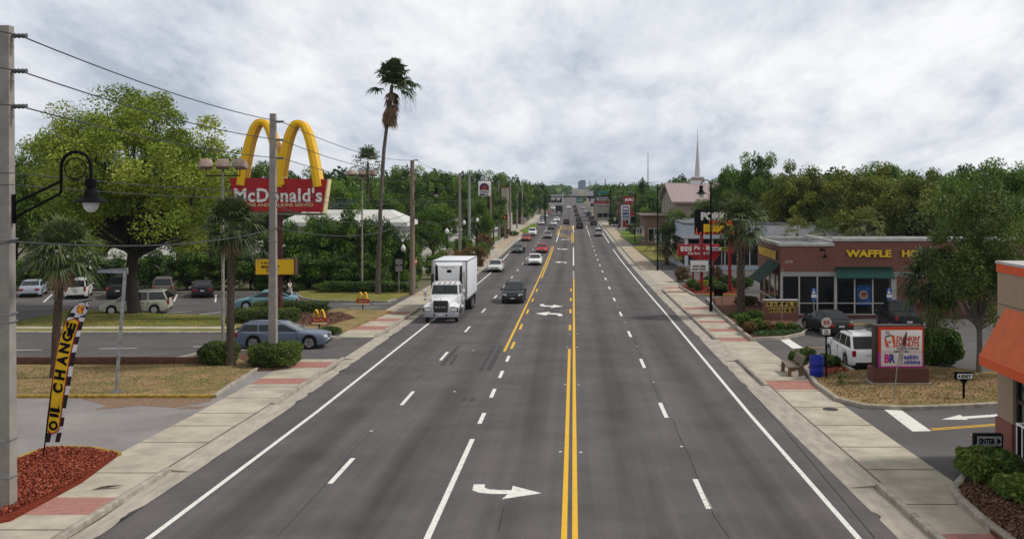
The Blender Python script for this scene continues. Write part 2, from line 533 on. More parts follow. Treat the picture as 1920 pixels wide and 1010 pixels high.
sheet('parking_lot', rect(-80, LS, 128, 300), E, M('pale lot concrete', (.40, .385, .35), .9, var=.12, sc=.6, det=7))
sheet('parking_lot', rect(RS, 110, -20, 200), E, lot2_m)
sheet('parking_lot', rect(RS, 110, 200, 302), E - .02, lot_m)
sheets('sidewalk', [rect(LS, -12.12, -20, 400), rect(8.62, RS, -20, 400)], E, conc, thick=.2)
# driveway aprons: gutter rising to the pavement; kerb everywhere else
def apron(x0, x1, y0, y1):
    return [(x0, y0), (x1, y0), (x1, y1), (x0, y1)]
dl = [(30.6, 41.2), (53.8, 62.8), (80.5, 92), (158, 178), (238, 256)]
drr = [(28.8, 45.5), (53.2, 61.5), (98, 128), (184, 203)]
sheets('driveway_apron', [rect(-12.2, -11.27, a, b) for a, b in dl], lambda x, y: .008 + .097 * min(1, max(0, (-x - 11.27) / .85)), gut, thick=.12)
sheets('driveway_apron', [rect(7.67, 8.66, a, b) for a, b in drr], lambda x, y: .008 + .097 * min(1, max(0, (x - 7.67) / .95)), gut, thick=.12)
def between(gaps, a, b):
    out = []; s = a
    for g in gaps: out.append((s, g[0])); s = g[1]
    return out + [(s, b)]
for a, b in between(dl, -18, 400):
    kerb([(-12.05, a), (-12.05, b)], .2, .15, kerb_m)
for a, b in between(drr, -18, 400):
    kerb([(8.55, a), (8.55, b)], .2, .15, kerb_m)
# asphalt driveway crossing the left pavement, red and tan bands across both pavements
sheet('driveway', rect(LS - .1, -12.0, 53.4, 62.4), E + .006, lot2_m)
def band(py0, py1, side): return (dy(py1, E), dy(py0, E))
lb = [(932, 964), (709, 719.5), (678, 689), (611, 618), (597, 602), (584, 588.5)]
rb = [(1000, 1030), (713, 730), (632.5, 639.5), (616, 621), (601, 605), (589, 592.5), (576, 580), (545.5, 548), (538, 540.5)]
sheets('red_paving_band', [rect(LS + .02, -12.15, *band(a, b, 0)) for a, b in lb], E + .004, redb)
sheets('red_paving_band', [rect(8.66, RS - .02, *band(a, b, 0)) for a, b in rb], E + .004, redb)
def bands(x0, x1, spans):
    return [rect(x0, x1, y, y + 1.5) for a, b in spans for y in np.arange(a, b - 1.5, 3.6)]
sheets('tan_paving_band', bands(LS + .02, -12.15, [(92, 157), (180, 236), (258, 300)]), E + .004, tanb)
sheets('tan_paving_band', bands(8.66, RS - .02, [(129, 183), (204, 300)]), E + .004, tanb)
jo = [rect(LS + .02, -12.15, y, y + .045) for y in (24.6, 30.1, 34.2, 36.9, 39.3, 42.5, 45.1, 64, 70, 76)] + [rect(8.66, RS - .02, y, y + .045) for y in (26.8, 30.5, 33.5, 37, 40.5, 44, 52, 57.3, 62)]
jo += [rect(-12.14, -12.09, 30.6, 41.2), rect(8.63, 8.69, 28.8, 45.5)]
sheets('pavement_joint', jo, E + .008, crackm)
sheets('pavement_stain', [[(-13.2, 28.2), (-12.6, 28.4), (-12.5, 28.5), (-12.9, 28.45), (-13.1, 28.6), (-12.55, 28.75), (-13.0, 28.7)]], E + .007, crackm)
# ---------------------------------------------------------------- road paint
def stripe(x, y0, y1, w=.15): return rect(x - w / 2, x + w / 2, y0, y1)
wl = []
wl += [[(-10.18, -15), (-10.03, -15), (-9.86, 70), (-9.82, 125), (-10.5, 172), (-10.65, 172), (-9.97, 125), (-10.01, 70)]]
wl += [stripe(-11.2, 205, 240), stripe(-11.2, 262, 300)]
wl += [[(6.50, -15), (6.65, -15), (7.03, 80), (6.95, 178), (6.8, 178), (6.88, 80)], stripe(6.92, 199, 292, .16)]
for k in range(-2, 25):
    wl.append(stripe(-6.93, 29.3 + 12.19 * k, 32.4 + 12.19 * k))
for k in range(-2, 21):
    wl.append(stripe(3.53 + .004 * k, 26.75 + 12.19 * k, 29.8 + 12.19 * k, .16))
wl += [stripe(3.6, 228, 290), stripe(-6.95, 248, 292)]
wl += [stripe(-3.45, -15, 35.2, .16)]
for y in (37.8, 43.1, 48.1, 53.2): wl.append(stripe(-3.45, y, y + 2.1, .16))
for y in (115.5, 118.4, 121.6, 125): wl.append(stripe(.02, y, y + 1.4, .17))
wl += [stripe(.02, 137.5, 184, .18), stripe(-3.35, 203, 246, .18), stripe(.05, 246, 292, .18), stripe(-3.5, 292.5, 293.2, 3.6)]
sheets('white_lane_marking', wl, .004, white_p)
yl = [stripe(.04, -15, 114, .14), stripe(-.22, -15, 58, .14)]
for y in (66.8, 77.5, 87.6, 97.5): yl += [stripe(-.22, y, y + 3.1, .15)]
yl += [stripe(-3.82, 57, 187, .14), stripe(-3.55, 115, 187, .14)]
for y in (58, 67.2, 77.2, 87, 97): yl += [stripe(-3.5, y, y + 3.1, .15)]
yl += [stripe(.0, 200, 245, .16), stripe(-.32, 200, 245, .16), stripe(-3.45, 232, 290, .15), stripe(-3.75, 232, 262, .15), stripe(-.2, 262, 290, .3)]
for y0, y1 in ((214, 232), (222, 240), (262, 268), (270, 276), (279, 285)):
    yl.append([(-3.3, y1), (-3.3, y1 + 1.2), (-.3, y0 + 1.2), (-.3, y0)])
sheets('yellow_lane_marking', yl, .004, yel_p)
def arrow(cx, y, w, right, ln):
    """turn arrow lying across the lane: shaft bending out of the lane axis, head pointing sideways"""
    s = 1 if right else -1
    a = .16
    o = [(-.5, .42), (-.33, .42), (-.33, .2), (-.25, .1), (-.05, .06), (.02, .06), (.02, .42), (.5, 0), (.02, -.42), (.02, -.10), (-.28, -.08), (-.42, .0), (-.5, .16)]
    o = [(-.5, .50), (-.335, .50), (-.33, .28), (-.27, .17), (-.10, .11), (.07, .10), (.07, .40), (.5, -.10), (-.04, -.5), (.03, -.16), (-.20, -.15), (-.38, -.07), (-.49, .10)]
    return [(cx + s * p[0] * w, y + s * p[1] * ln) if right else (cx - p[0] * w, y - p[1] * ln) for p in o]
ar = [arrow(-1.85, dy(921), 1.95, True, 1.55 * 1.0), arrow(-1.78, dy(573.5), 1.9, True, 3.2), arrow(-1.83, dy(588), 2.05, False, 3.2)]
ar += [arrow(-1.8, dy(491.5), 1.8, False, 4), arrow(-1.8, dy(467), 2.0, True, 4), arrow(-1.75, dy(449), 2.0, False, 4)]
sheets('turn_arrow', ar, .004, white_p)
def px_poly(pts, dz=0): return [gp(x, y, dz) for x, y in pts]
def streak(a, b, w):
    (x0, y0), (x1, y1) = gp(*a), gp(*b)
    return [(x0 - w / 2, y0), (x0 + w / 2, y0), (x1 + w / 2, y1), (x1 - w / 2, y1)]
sk = [streak((829, 684), (860, 648), .22), streak((845, 683), (856, 665), .2), streak((901, 694), (927, 648), .24), streak((916, 694), (940, 648), .26), streak((869, 751), (873, 745), .2), streak((885, 751), (888, 745), .2)]
sheets('skid_mark', sk, .008, M('skid', (.075, .069, .07), .95, var=.2, sc=2))
cr = []
def crack(pts, w=.02, dz=.0075):
    p = [gp(*q) for q in pts]
    for a, b in zip(p, p[1:]): cr.append([(a[0] - w / 2, a[1]), (a[0] + w / 2, a[1]), (b[0] + w / 2, b[1]), (b[0] - w / 2, b[1])])
crack([(520, 1006), (560, 962), (606, 912), (632, 882), (660, 845), (681, 825), (697, 807)])
crack([(1368, 1008), (1340, 968), (1310, 900), (1294, 858), (1274, 818), (1262, 785)])
crack([(1220, 712), (1238, 750)]); crack([(1189, 638), (1202, 668)]); crack([(783, 709), (796, 700)], .05)
crack([(934, 996), (945, 950)], .03)
crack([(1640, 1008), (1560, 912), (1490, 828), (1445, 776), (1404, 730)], .03)
sheets('road_crack', cr, .006, M('road joint', (.05, .046, .044), 1, var=.1))
# ---------------------------------------------------------------- left plots
P = lambda *pts, dz=E + .1: [gp(x, y, dz) for x, y in pts]
sheet('mulch_bed', P((-60, 985), (20, 969), (152, 899), (222, 848), (180, 838), (130, 836), (84, 838), (30, 860), (-60, 900)), E + .07, mulchr, thick=.2)
kerb([gp(x, y, E + .1) for x, y in ((-60, 900), (27, 861), (56, 848), (84, 839), (130, 836), (180, 838.5), (224, 848))], .16, .22, ykerb, 'yellow_kerb')
sheet('dry_lawn', P((-200, 741), (402, 741), (482, 692), (446, 668), (385, 682), (280, 683), (-200, 683)), E + .10, deadg, thick=.25)
kerb([gp(-200, 741, .2), gp(402, 741, .2)], .18, .24, ykerb, 'yellow_kerb')
kerb([gp(402, 741, .2), gp(430, 722, .2), gp(482, 690, .2)], .18, .24, kerb_m)
sheet('leaf_litter', P((150, 746), (200, 760), (178, 768), (260, 760), (330, 764), (395, 752), (400, 745), dz=E), E + .006, M('leaf litter', (.16, .08, .04), 1, sc=9, det=9, c2=(.26, .2, .15), spec=.1))
sheets('leaf_litter', [P((330, 766), (350, 762), (384, 762), (376, 766), dz=E)], E + .006, MC['leaf litter'])
# driveway road kerbs and the verge behind it
sheet('planting_bed', P((345, 676), (380, 662), (470, 662), (548, 660), (556, 668), (520, 690), (482, 692), (446, 670), (385, 682)), E + .1, mulchb, thick=.2)
kerb([gp(x, y, .2) for x, y in ((320, 672), (345, 667), (372, 660), (420, 656), (540, 656), (560, 664))], .16, .22, kerb_m)
yv = dy(622, .2)
kerb([(-120, yv), gp(420, 622, .2), gp(560, 622, .2), gp(600, 628, .2), gp(632, 632, .2)], .5, .24, kerb_m)
sheet('dark_verge', [(-120, yv + .2), (gp(430, 621, .2)[0], yv + .2), (gp(430, 621, .2)[0], yv + 1.5), (-120, yv + 1.5)], E + .12, greeng, thick=.2)
sheet('footpath', rect(-120, gp(440, 615, .2)[0], yv + 1.5, yv + 2.7), E + .13, conc, thick=.2)
sheet('lawn', P((-300, 614), (432, 614), (432, 592), (300, 588), (130, 580), (40, 603), (-300, 614.1)), E + .12, greeng, thick=.2)
sheet('dry_lawn', P((432, 614), (560, 617), (600, 622), (640, 622), (734, 582.5), (640, 578), (560, 588), (432, 590)), E + .125, deadg, thick=.2)
sheet('mulch_bed', P((545, 610), (610, 612), (668, 596), (640, 585), (560, 588)), E + .14, mulchb, thick=.1)
sheet('lawn', P((560, 549), (566, 558), (600, 563), (726, 564), (744, 558), (775, 548), (775, 543), (560, 541)), E + .12, greeng, thick=.2)
sheet('mulch_bed', P((588, 549), (720, 549), (715, 543), (600, 542)), E + .15, mulchb, thick=.1)
kerb([gp(x, y, .2) for x, y in ((-40, 548), (350, 548), (540, 547), (556, 549), (566, 558), (600, 563.5), (726, 564.5), (742, 560))], .18, .25, kerb_m)
lotp = []
def line(a, b, w=.12, dz=E): 
    (x0, y0), (x1, y1) = gp(*a, dz), gp(*b, dz)
    t = Vector((x1 - x0, y1 - y0)).normalized() * w / 2
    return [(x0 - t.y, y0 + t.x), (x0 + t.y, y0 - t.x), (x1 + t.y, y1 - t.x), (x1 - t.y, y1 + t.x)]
for a, b in (((82, 566), (98, 551)), ((326, 565), (332, 552)), ((404, 566), (405, 552)), ((30, 605), (130, 582)), ((270, 589), (360, 583)), ((330, 595), (415, 585)), ((30, 656), (78, 655.5)), ((186, 653.5), (256, 652.5)), ((362, 649.5), (412, 649)), ((700, 569), (735, 568)), ((655, 577), (710, 576)), ((640, 569.5), (690, 569.5))):
    lotp.append(line(a, b, .13))
lotp += [P((70, 679), (76, 679), (84, 682), (76, 682), dz=E), P((192, 675), (202, 675), (210, 680), (200, 680), dz=E)]
# right plots paint
lotp += [P((1657, 767), (1688, 767), (1746, 807.5), (1711, 808.5), dz=E), P((1462, 636), (1479, 635), (1506, 652), (1486, 653), dz=E)]
lotp += [P((1765, 786), (1800, 777), (1805, 780.5), (1900, 774), (1900, 778.5), (1812, 784.5), (1815, 786.5), dz=E), P((1818, 814), (1850, 811), (1900, 810), (1900, 812), (1850, 815), dz=E)]
lotp += [line((1592, 622), (1700, 606)), line((1630, 622), (1740, 606))]
sheets('lot_marking', lotp, E + .005, white_p)
sheets('yellow_lot_marking', [line((1746, 803.5), (1900, 792), .1), line((1746, 806), (1900, 794.5), .1), line((1505, 651), (1600, 651), .1), line((1595, 607), (1640, 607), .2), line((1540, 497.5), (1600, 497.5), .2)], E + .005, yel_p)
# ---------------------------------------------------------------- right plots
sheet('dry_lawn', P((1512, 690), (1532, 716), (1572, 744), (1625, 757), (1700, 761), (1900, 752), (1900, 700), (1740, 684), (1650, 690), (1600, 694), (1570, 680), (1535, 676)), E + .1, deadg, thick=.25)
kerb([gp(x, y, .2) for x, y in ((1600, 694), (1572, 679), (1535, 674), (1510, 688), (1530, 718), (1570, 747), (1622, 760), (1700, 763.5), (1780, 761), (1920, 754))], .2, .26, kerb_m)
sheet('mulch_bed', P((1513, 689), (1527, 708), (1592, 695), (1570, 681), (1536, 676)), E + .13, mulchr, thick=.1)
sheet('planting_bed', P((1352, 585), (1410, 634), (1470, 631), (1505, 624), (1512, 618), (1500, 612), (1430, 560), (1390, 552), (1336, 558)), E + .1, mulchb, thick=.25)
kerb([gp(x, y, .2) for x, y in ((1326, 560), (1352, 588), (1409, 636), (1470, 633), (1504, 626), (1512, 619))], .2, .3, kerb_m)
kerb([gp(1392, 611, .2), gp(1450, 604, .2)], .15, .22, kerb_m)
sheet('mulch_bed', P((1277, 538), (1303, 551), (1378, 551), (1400, 540), (1330, 522), (1290, 527)), E + .1, mulchr, thick=.25)
kerb([gp(1274, 536, .2), gp(1302, 552.5, .2), gp(1322, 552.5, .2)], .2, .26, kerb_m)
kerb([gp(1322, 552.5, .2), gp(1382, 552.5, .2)], .2, .26, ykerb, 'yellow_kerb')
sheet('lawn', P((1186, 461), (1226, 489), (1262, 487), (1256, 455), (1225, 457)), E + .08, greeng, thick=.2)
sheet('fresh_lawn', P((1161, 441), (1184, 456), (1240, 455), (1240, 441), (1188, 439)), E + .08, freshg, thick=.2)
sheet('fresh_lawn', P((1158, 432), (1168, 440), (1192, 438), (1190, 432)), E + .08, freshg, thick=.2)
sheet('lawn', P((1000, 418), (974, 432), (984, 437), (1002, 428), (1008, 420)), E + .08, freshg, thick=.2)
sheet('lawn', P((905, 452), (930, 452), (953, 438), (948, 436), (920, 446)), E + .08, freshg, thick=.2)
sheet('planting_bed', P((1786, 920), (1886, 1020), (1990, 1100), (1990, 880), (1900, 850), (1812, 892)), E + .1, mulchb, thick=.25)
kerb([gp(x, y, .2) for x, y in ((1810, 892), (1788, 916), (1800, 935), (1845, 975), (1900, 1016), (1990, 1085))], .22, .28, kerb_m)
sheet('white_kerb_line', P((1688, 943), (1696, 942), (1752, 992), (1738, 995), dz=E), E + .006, white_p)
studs = MB(); studs.box(-.05, .05, -.05, .05, 0, .018)
st0 = None
for px, py in ((696, 808), (852, 734), (888, 657), (1278, 837), (1225, 716), (1195, 650), (1173, 604.5), (1158, 574), (1147, 549), (1051, 847), (1089, 848), (1060, 721), (1085, 721.5), (1064, 651), (1082, 651), (1068, 626), (1083, 626), (1070, 587), (1083, 587)):
    x, y = gp(px, py)
    if st0 is None:
        st0 = studs.build('road_stud', M('stud', (.75, .72, .65), .4)); o = st0
    else: o = st0.copy(); COL.objects.link(o)
    o.location = (x, y, G(y) + .001)
    tag(o, 'small pale reflective stud fixed to the asphalt beside a lane line', 'road stud', 'reflective studs along the lane lines')
for px, py in ((1557, 767),):
    x, y = gp(px, py, E)
    m = MB(); m.lathe([(.30, 0), (.30, .012), (.27, .014)], 20)
    tag(m.build('manhole_cover', M('cast iron', (.07, .06, .055), .7, .3, var=.3, sc=8), loc=(x, y, G(y) + E + .001)), 'round dark iron cover set in the concrete driveway', 'manhole cover')

# dirt lying in the gutters and stains on the slabs
rg = random.Random(3)
gr_ = []
for side, x0 in ((-1, -11.93), (1, 8.44)):
    y = 12.0
    while y < 120:
        L_ = rg.uniform(1.0, 5.0); w_ = rg.uniform(.03, .13)
        gr_.append([(x0, y), (x0 - side * w_ * .5, y + L_ * .3), (x0 - side * w_, y + L_ * .6), (x0, y + L_)]); y += L_ + rg.uniform(.1, 2.2)
gr_ = [g for g in gr_ if not any(a - 4 < g[0][1] < b for a, b in dl + drr)]
sheets('gutter_dirt', gr_, .011, M('gutter dirt', (.15, .11, .075), 1, var=.3, sc=5, det=7))
ed = []
for k in range(70):
    y = rg.uniform(14, 110); x = rg.choice((-11.27, 7.67)); w_ = rg.uniform(.04, .14) * (1 if x < 0 else -1)
    ed.append([(x - w_, y), (x + .01, y - rg.uniform(.2, .8)), (x + .01, y + rg.uniform(.3, 1.2)), (x - w_ * .8, y + .2)])
sheets('asphalt_edge', ed, .0095, M('ragged asphalt', (.085, .078, .076), .95, var=.2, sc=4))
# ---------------------------------------------------------------- vehicles
paint = M('car paint', objcol=True, r=.42, var=.10, sc=2.5, coat=.16, spec=.14)
glass_m = M('car glass', (.012, .014, .016), .08, var=.0, spec=.45)
glass_l = M('car windscreen', (.025, .033, .036), .07, var=.3, sc=2.0, spec=.55)
tyre_m = M('tyre rubber', (.018, .017, .017), .85, var=.2, sc=9)
rim_m = M('alloy rim', (.55, .55, .56), .35, .8, var=.1)
dark_m = M('black plastic', (.014, .014, .015), .75, var=.2, spec=.2)
chrome = M('bright metal', (.70, .70, .71), .22, .9, var=.08)
hl_m = M('headlight lens', (.85, .86, .88), .15, .0, var=.15, sc=12)
tl_m = M('tail light lens', (.33, .012, .012), .15, var=.2, sc=10, coat=.5)
plate_m = M('number plate', (.62, .64, .62), .5, var=.12, sc=12)
amber_m = M('amber lens', (.6, .2, .02), .25, var=.1)
KINDS = {
 'sedan': dict(L=4.75, W=1.82, H=1.46, R=.33, top=[(-.5, .70), (-.49, .86), (-.47, .97), (-.40, 1.0), (-.25, .98), (.0, .92), (.22, .93), (.33, .86), (.44, .74), (.485, .66), (.5, .56)], gh=(-.40, -.20, .05, .27), wf=.305, wr=-.295, sp=[-.055], name='sedan'),
 'suv': dict(L=4.7, W=1.86, H=1.70, R=.36, top=[(-.5, .78), (-.49, .97), (-.475, 1.06), (-.3, 1.06), (.0, 1.03), (.22, 1.05), (.32, 1.02), (.44, .92), (.485, .82), (.5, .66)], gh=(-.488, -.355, .02, .26), wf=.31, wr=-.295, sp=[-.235, -.03], name='suv'),
 'wagon': dict(L=5.0, W=1.88, H=1.48, R=.37, top=[(-.5, .74), (-.49, .95), (-.47, 1.02), (-.2, .98), (.1, .96), (.22, .95), (.34, .91), (.45, .84), (.485, .77), (.5, .62)], gh=(-.48, -.41, .02, .235), wf=.32, wr=-.295, sp=[-.245, -.045], name='station_wagon'),
 'van': dict(L=4.85, W=1.86, H=1.74, R=.33, top=[(-.5, .78), (-.49, 1.0), (-.47, 1.06), (-.2, 1.02), (.1, .99), (.26, 1.0), (.36, .92), (.45, .80), (.485, .70), (.5, .56)], gh=(-.485, -.42, .06, .31), wf=.32, wr=-.29, sp=[-.20, .03], name='minivan'),
 'pickup': dict(L=5.6, W=1.95, H=1.85, R=.39, top=[(-.5, .80), (-.495, 1.12), (-.48, 1.16), (-.1, 1.14), (.1, 1.10), (.22, 1.12), (.34, 1.09), (.46, 1.02), (.49, .92), (.5, .7)], gh=(-.115, -.08, .10, .225), wf=.33, wr=-.28, sp=[.03], name='pickup_truck'),
}
WM = {}
def wheel(parent, x, y, r, side, hd=True):
    if r not in WM:
        t = MB(); t.lathe([(r * .66, -.10), (r * .93, -.105), (r, -.075), (r, .075), (r * .93, .105), (r * .66, .10)], 24, axis='x', cap=False)
        q = MB(); q.lathe([(r * .67, .098), (r * .60, .095), (r * .58, .05)], 24, axis='x', cap=True)
        q.lathe([(r * .15, .04), (r * .14, .105), (.001, .108)], 12, axis='x', cap=False)
        for k in range(5):
            a = 2 * math.pi * k / 5
            T = Matrix.Rotation(a, 4, 'X')
            q.box(.05, .098, -r * .09, r * .09, r * .1, r * .61, T)
        a_ = t.build('tyre', tyre_m, smooth=40); b_ = q.build('rim', rim_m, smooth=35)
        WM[r] = (a_.data, b_.data); bpy.data.objects.remove(a_); bpy.data.objects.remove(b_)
    w = bpy.data.objects.new('wheel', WM[r][0]); COL.objects.link(w); w.parent = parent
    w.location = (x, y, r)
    if side < 0: w.rotation_euler.z = math.pi
    m = bpy.data.objects.new('rim', WM[r][1]); COL.objects.link(m); m.parent = w
def lerp(a, b, t): return a + (b - a) * t
def make_car(kind):
    K = KINDS[kind]; L, Wd, H, r = K['L'], K['W'], K['H'], K['R']
    tt, tz = zip(*K['top'])
    top = lambda t: float(np.interp(t, tt, tz))
    plan = lambda t: 1 - .17 * max(0, (abs(t) - .36) / .14) ** 2.2
    g0, r0, r1, g1 = K['gh']
    root = thing(K['name'], 'x', 'car')
    Ra = r + .055; arches = (K['wf'] * L, K['wr'] * L)
    ys = set(np.linspace(-.5, .5, 27) * L) | {a * L for a in (-.49, -.47, .485)}
    for a in arches:
        for q in np.linspace(0, math.pi, 11): ys.add(a + Ra * math.cos(q))
        ys.add(a + Ra + .004); ys.add(a - Ra - .004)
    secs = []
    for y in sorted(ys):
        t = y / L; w = Wd / 2 * plan(t); zt = top(t); zb = .22 + .10 * max(0, (abs(t) - .42) / .08) ** 2
        for a in arches:
            if abs(y - a) <= Ra: zb = max(zb, r + math.sqrt(max(0, Ra * Ra - (y - a) ** 2)))
        h = max(zt - zb, .02)
        half = [(.90 * w, zb), (.975 * w, zb + .08 * h), (1.0 * w, zb + .45 * h), (.985 * w, zb + .74 * h), (.955 * w, zt - .04 * min(1, h * 3)), (.905 * w, zt - .006), (.6 * w, zt + .014), (0, zt + .022)]
        secs.append([(x, y, z) for x, z in half] + [(-x, y, z) for x, z in half[-2::-1]])
    b = MB(); b.loft(secs)
    wb, wt = .90 * Wd / 2, .70 * Wd / 2
    if kind in ('suv', 'van', 'pickup'): wt = .74 * Wd / 2
    zr0 = top(g0); zr1 = top(g1)
    roof = lambda t: float(np.interp(t, (g0, lerp(g0, r0, .93), r0, lerp(r0, r1, .3), lerp(r0, r1, .75), r1, lerp(r1, g1, .07), g1), (zr0, lerp(zr0, H - .05, .95), H - .045, H, H - .005, H - .05, lerp(H - .05, zr1, .06), zr1)))
    belt = (zr0 + zr1) / 2
    gx = lambda z: wb + (wt - wb) * max(0, z - belt) / (H - belt)
    gs = []
    for t in sorted(set(np.linspace(g0, r0, 5)) | set(np.linspace(r0, r1, 7)) | set(np.linspace(r1, g1, 6))):
        z0 = min(top(t) - .03, roof(t) - .02); zr = roof(t); zs = max(z0 + .01, zr - .05)
        half = [(gx(z0), z0), (gx(zs), zs), (gx(zr) * .95, zr - .008), (gx(zr) * .6, zr + .012 * (1 if r0 < t < r1 else 0)), (0, zr + .018 * (1 if r0 < t < r1 else 0))]
        gs.append([(x, t * L, z) for x, z in half] + [(-x, t * L, z) for x, z in half[-2::-1]])
    b.loft(gs)
    if kind == 'pickup':            # open bed: dark recess set in the top of the box
        pass
    b.build('body', paint, root, smooth=38)
    u = MB(); u.box(-.70 * Wd / 2, .70 * Wd / 2, -.47 * L, .46 * L, .19, .72)
    u.build('underbody', dark_m, root)
    if kind == 'pickup':
        q = MB(); q.box(-.40 * Wd, .40 * Wd, -.47 * L, -.13 * L, 1.12, 1.19); q.build('truck_bed', dark_m, root)
    # glass
    def pane(name, ta, tb, mt, n):
        q = MB(); s = []
        k = 5
        for i in range(k):
            t = lerp(ta, tb, i / (k - 1)); z = roof(t); x = gx(z) * .90
            s.append([(-x, t * L + n[1] * .012, z + n[2] * .012 + .004), (0, t * L + n[1] * .02, z + n[2] * .02 + .006), (x, t * L + n[1] * .012, z + n[2] * .012 + .004)])
        q.loft(s, cap=False)
        return q.build(name, mt, root, smooth=60)
    pane('windscreen', lerp(g1, r1, .07), lerp(g1, r1, .93), glass_l, (0, .8, .6))
    if g0 < -.3 or kind == 'pickup': pane('rear_window', lerp(g0, r0, .12 if kind == 'sedan' else .1), lerp(g0, r0, .88), glass_m, (0, -.8, .6))
    zu = H - .13
    def tf(z): return lerp(g1, r1, min(1, (z - zr1) / (H - .05 - zr1))) - .026
    def tr(z): return lerp(g0, r0, min(1, (z - zr0) / (H - .05 - zr0))) + .022 + (.02 if kind == 'suv' else 0)
    cuts = [None] + K['sp'] + [None]
    for s in (-1, 1):
        for i in range(len(cuts) - 1):
            a, c = cuts[i], cuts[i + 1]
            mid = lerp(g0, g1, .5)
            zl = max(top(mid) + .035, belt + .03)
            za, zb_ = (tr(zl) if a is None else a + .009), (tf(zl) if c is None else c - .009)
            ua, ub = (tr(zu) if a is None else a + .009), (tf(zu) if c is None else c - .009)
            q = MB()
            v = [(s * (gx(z) + o), t * L, z) for o in (-.01, .010) for t, z in ((za, zl), (zb_, zl), (max(ub, za + .02), zu), (ua, zu))]
            q.add(v, [(0, 1, 2, 3), (4, 7, 6, 5), (0, 4, 5, 1), (1, 5, 6, 2), (2, 6, 7, 3), (3, 7, 4, 0)])
            q.build('side_window', glass_m, root)
    # nose
    fz = top(.485); wn = Wd / 2 * plan(.47)
    hz = fz - .04
    for s in (-1, 1):
        q = MB(); q.loft([[(s * wn * .58, .505 * L, hz - .12), (s * wn * .60, .508 * L, hz + .01), (s * wn * .62, .475 * L, hz + .055), (s * wn * .60, .46 * L, hz - .1)],
                          [(s * wn * .98, .485 * L, hz - .09), (s * wn * .99, .482 * L, hz + .03), (s * wn * .97, .45 * L, hz + .07), (s * wn * .9, .45 * L, hz - .07)]])
        q.build('headlight', hl_m, root, smooth=30)
    q = MB(); q.box(-wn * .5, wn * .5, .485 * L, .5 * L + .012, hz - .13, hz + .005)
    g = q.build('grille', dark_m, root, bevel=.01)
    q = MB(); q.box(-wn * .52, wn * .52, .5 * L - .01, .5 * L + .02, hz - .075, hz - .045); q.build('trim', chrome, g)
    q = MB(); q.box(-wn * .82, wn * .82, .47 * L, .5 * L + .006, .27, .40); q.build('air_intake', dark_m, root, bevel=.01)
    q = MB(); q.box(-.16, .16, .5 * L, .5 * L + .02, .43, .53); q.build('number_plate', plate_m, root)
    # tail
    zt = top(-.485); wr_ = Wd / 2 * plan(-.48)
    for s in (-1, 1):
        q = MB()
        if kind in ('sedan',): q.box(s * wr_ * .55, s * wr_ * 1.0, -.50 * L - .008, -.455 * L, zt - .24, zt - .05)
        else: q.box(s * wr_ * .80, s * wr_ * 1.005, -.50 * L - .008, -.46 * L, zt - .30, zt + (.0 if kind != 'van' else .1))
        q.build('tail_light', tl_m, root, bevel=.02)
    q = MB(); q.box(-.17, .17, -.5 * L - .015, -.5 * L, zt - .25 if kind == 'sedan' else .72, zt - .14 if kind == 'sedan' else .84); q.build('number_plate', plate_m, root)
    q = MB(); q.box(-wr_ * .86, wr_ * .86, -.5 * L - .006, -.47 * L, .28, .44); q.build('rear_bumper', dark_m, root, bevel=.02)
    for s in (-1, 1):
        q = MB(); q.box(s * (Wd / 2 - .06), s * (Wd / 2 + .17), lerp(g1, r1, .25) * L - .05, lerp(g1, r1, .25) * L + .05, belt + .03, belt + .16)
        q.build('wing_mirror', paint, root, bevel=.03)
        # door seams and handles
        for t in ([g1 - .05] + K['sp'] + ([g0 + .16] if kind != 'pickup' else [-.1])):
            w = Wd / 2 * plan(t); q = MB()
            q.box(s * (w * .975 - .004), s * (w + .003), t * L - .006, t * L + .006, .36, belt - .03)
            q.build('door_seam', dark_m, root)
        for t in K['sp'][-1:] + [K['sp'][-1] - .19]:
            q = MB(); w = Wd / 2 * plan(t)
            q.box(s * (w * .98), s * (w + .012), t * L + .07, t * L + .24, belt - .14, belt - .105); q.build('door_handle', paint if kind != 'van' else dark_m, root)
    if kind in ('suv', 'wagon', 'van'):
        for s in (-1, 1):
            q = MB(); x = s * wt * .86
            q.tube([(x, r0 * L + .1, H - .02), (x, r0 * L + .2, H + .035), (x, r1 * L - .3, H + .035), (x, r1 * L - .15, H - .02)], .018, 6); q.build('roof_rail', dark_m, root)
    for a in arches:
        for s in (-1, 1): wheel(root, s * (Wd / 2 - .115), a, r, s)
    return root
CARS = {}
def car(kind, px, py, label, cat, col, face=0, dz=0.0, group=None, name=None, d=None):
    """face 0 drives away from the lens, 180 comes towards it; py is the ground line of the nearest wheels"""
    first = kind not in CARS
    if first: CARS[kind] = make_car(kind); o = CARS[kind]
    else: o = copy_tree(CARS[kind])
    K = KINDS[kind]
    y = (d or dy(py, dz)); near = abs(math.cos(R(face))) * K['L'] * .31 + abs(math.sin(R(face))) * K['W'] * .5
    x = wx(px, y); y += near
    o.location = (x, y, G(y) + dz)
    o.rotation_euler = (math.atan((G(y + 2) - G(y - 2)) / 4), 0, R(face)) if dz == 0 and face in (0, 180) else (0, 0, R(face))
    if face == 180: o.rotation_euler.x *= -1
    o.name = name or KINDS[kind]['name']
    tag(o, label, cat, group)
    for ch in o.children:
        if ch.type == 'MESH' and ch.data.materials and ch.data.materials[0] == paint: ch.color = (*col, 1)
    return o
BLK, DGY, WHT, SLV, GLD = (.012, .012, .014), (.045, .05, .055), (.78, .78, .78), (.50, .51, .52), (.46, .44, .38)
RED, MAR = (.36, .02, .02), (.14, .05, .05)
on = 'oncoming cars on the avenue'; aw = 'cars driving away on the avenue'; pk = 'cars parked in the lots'
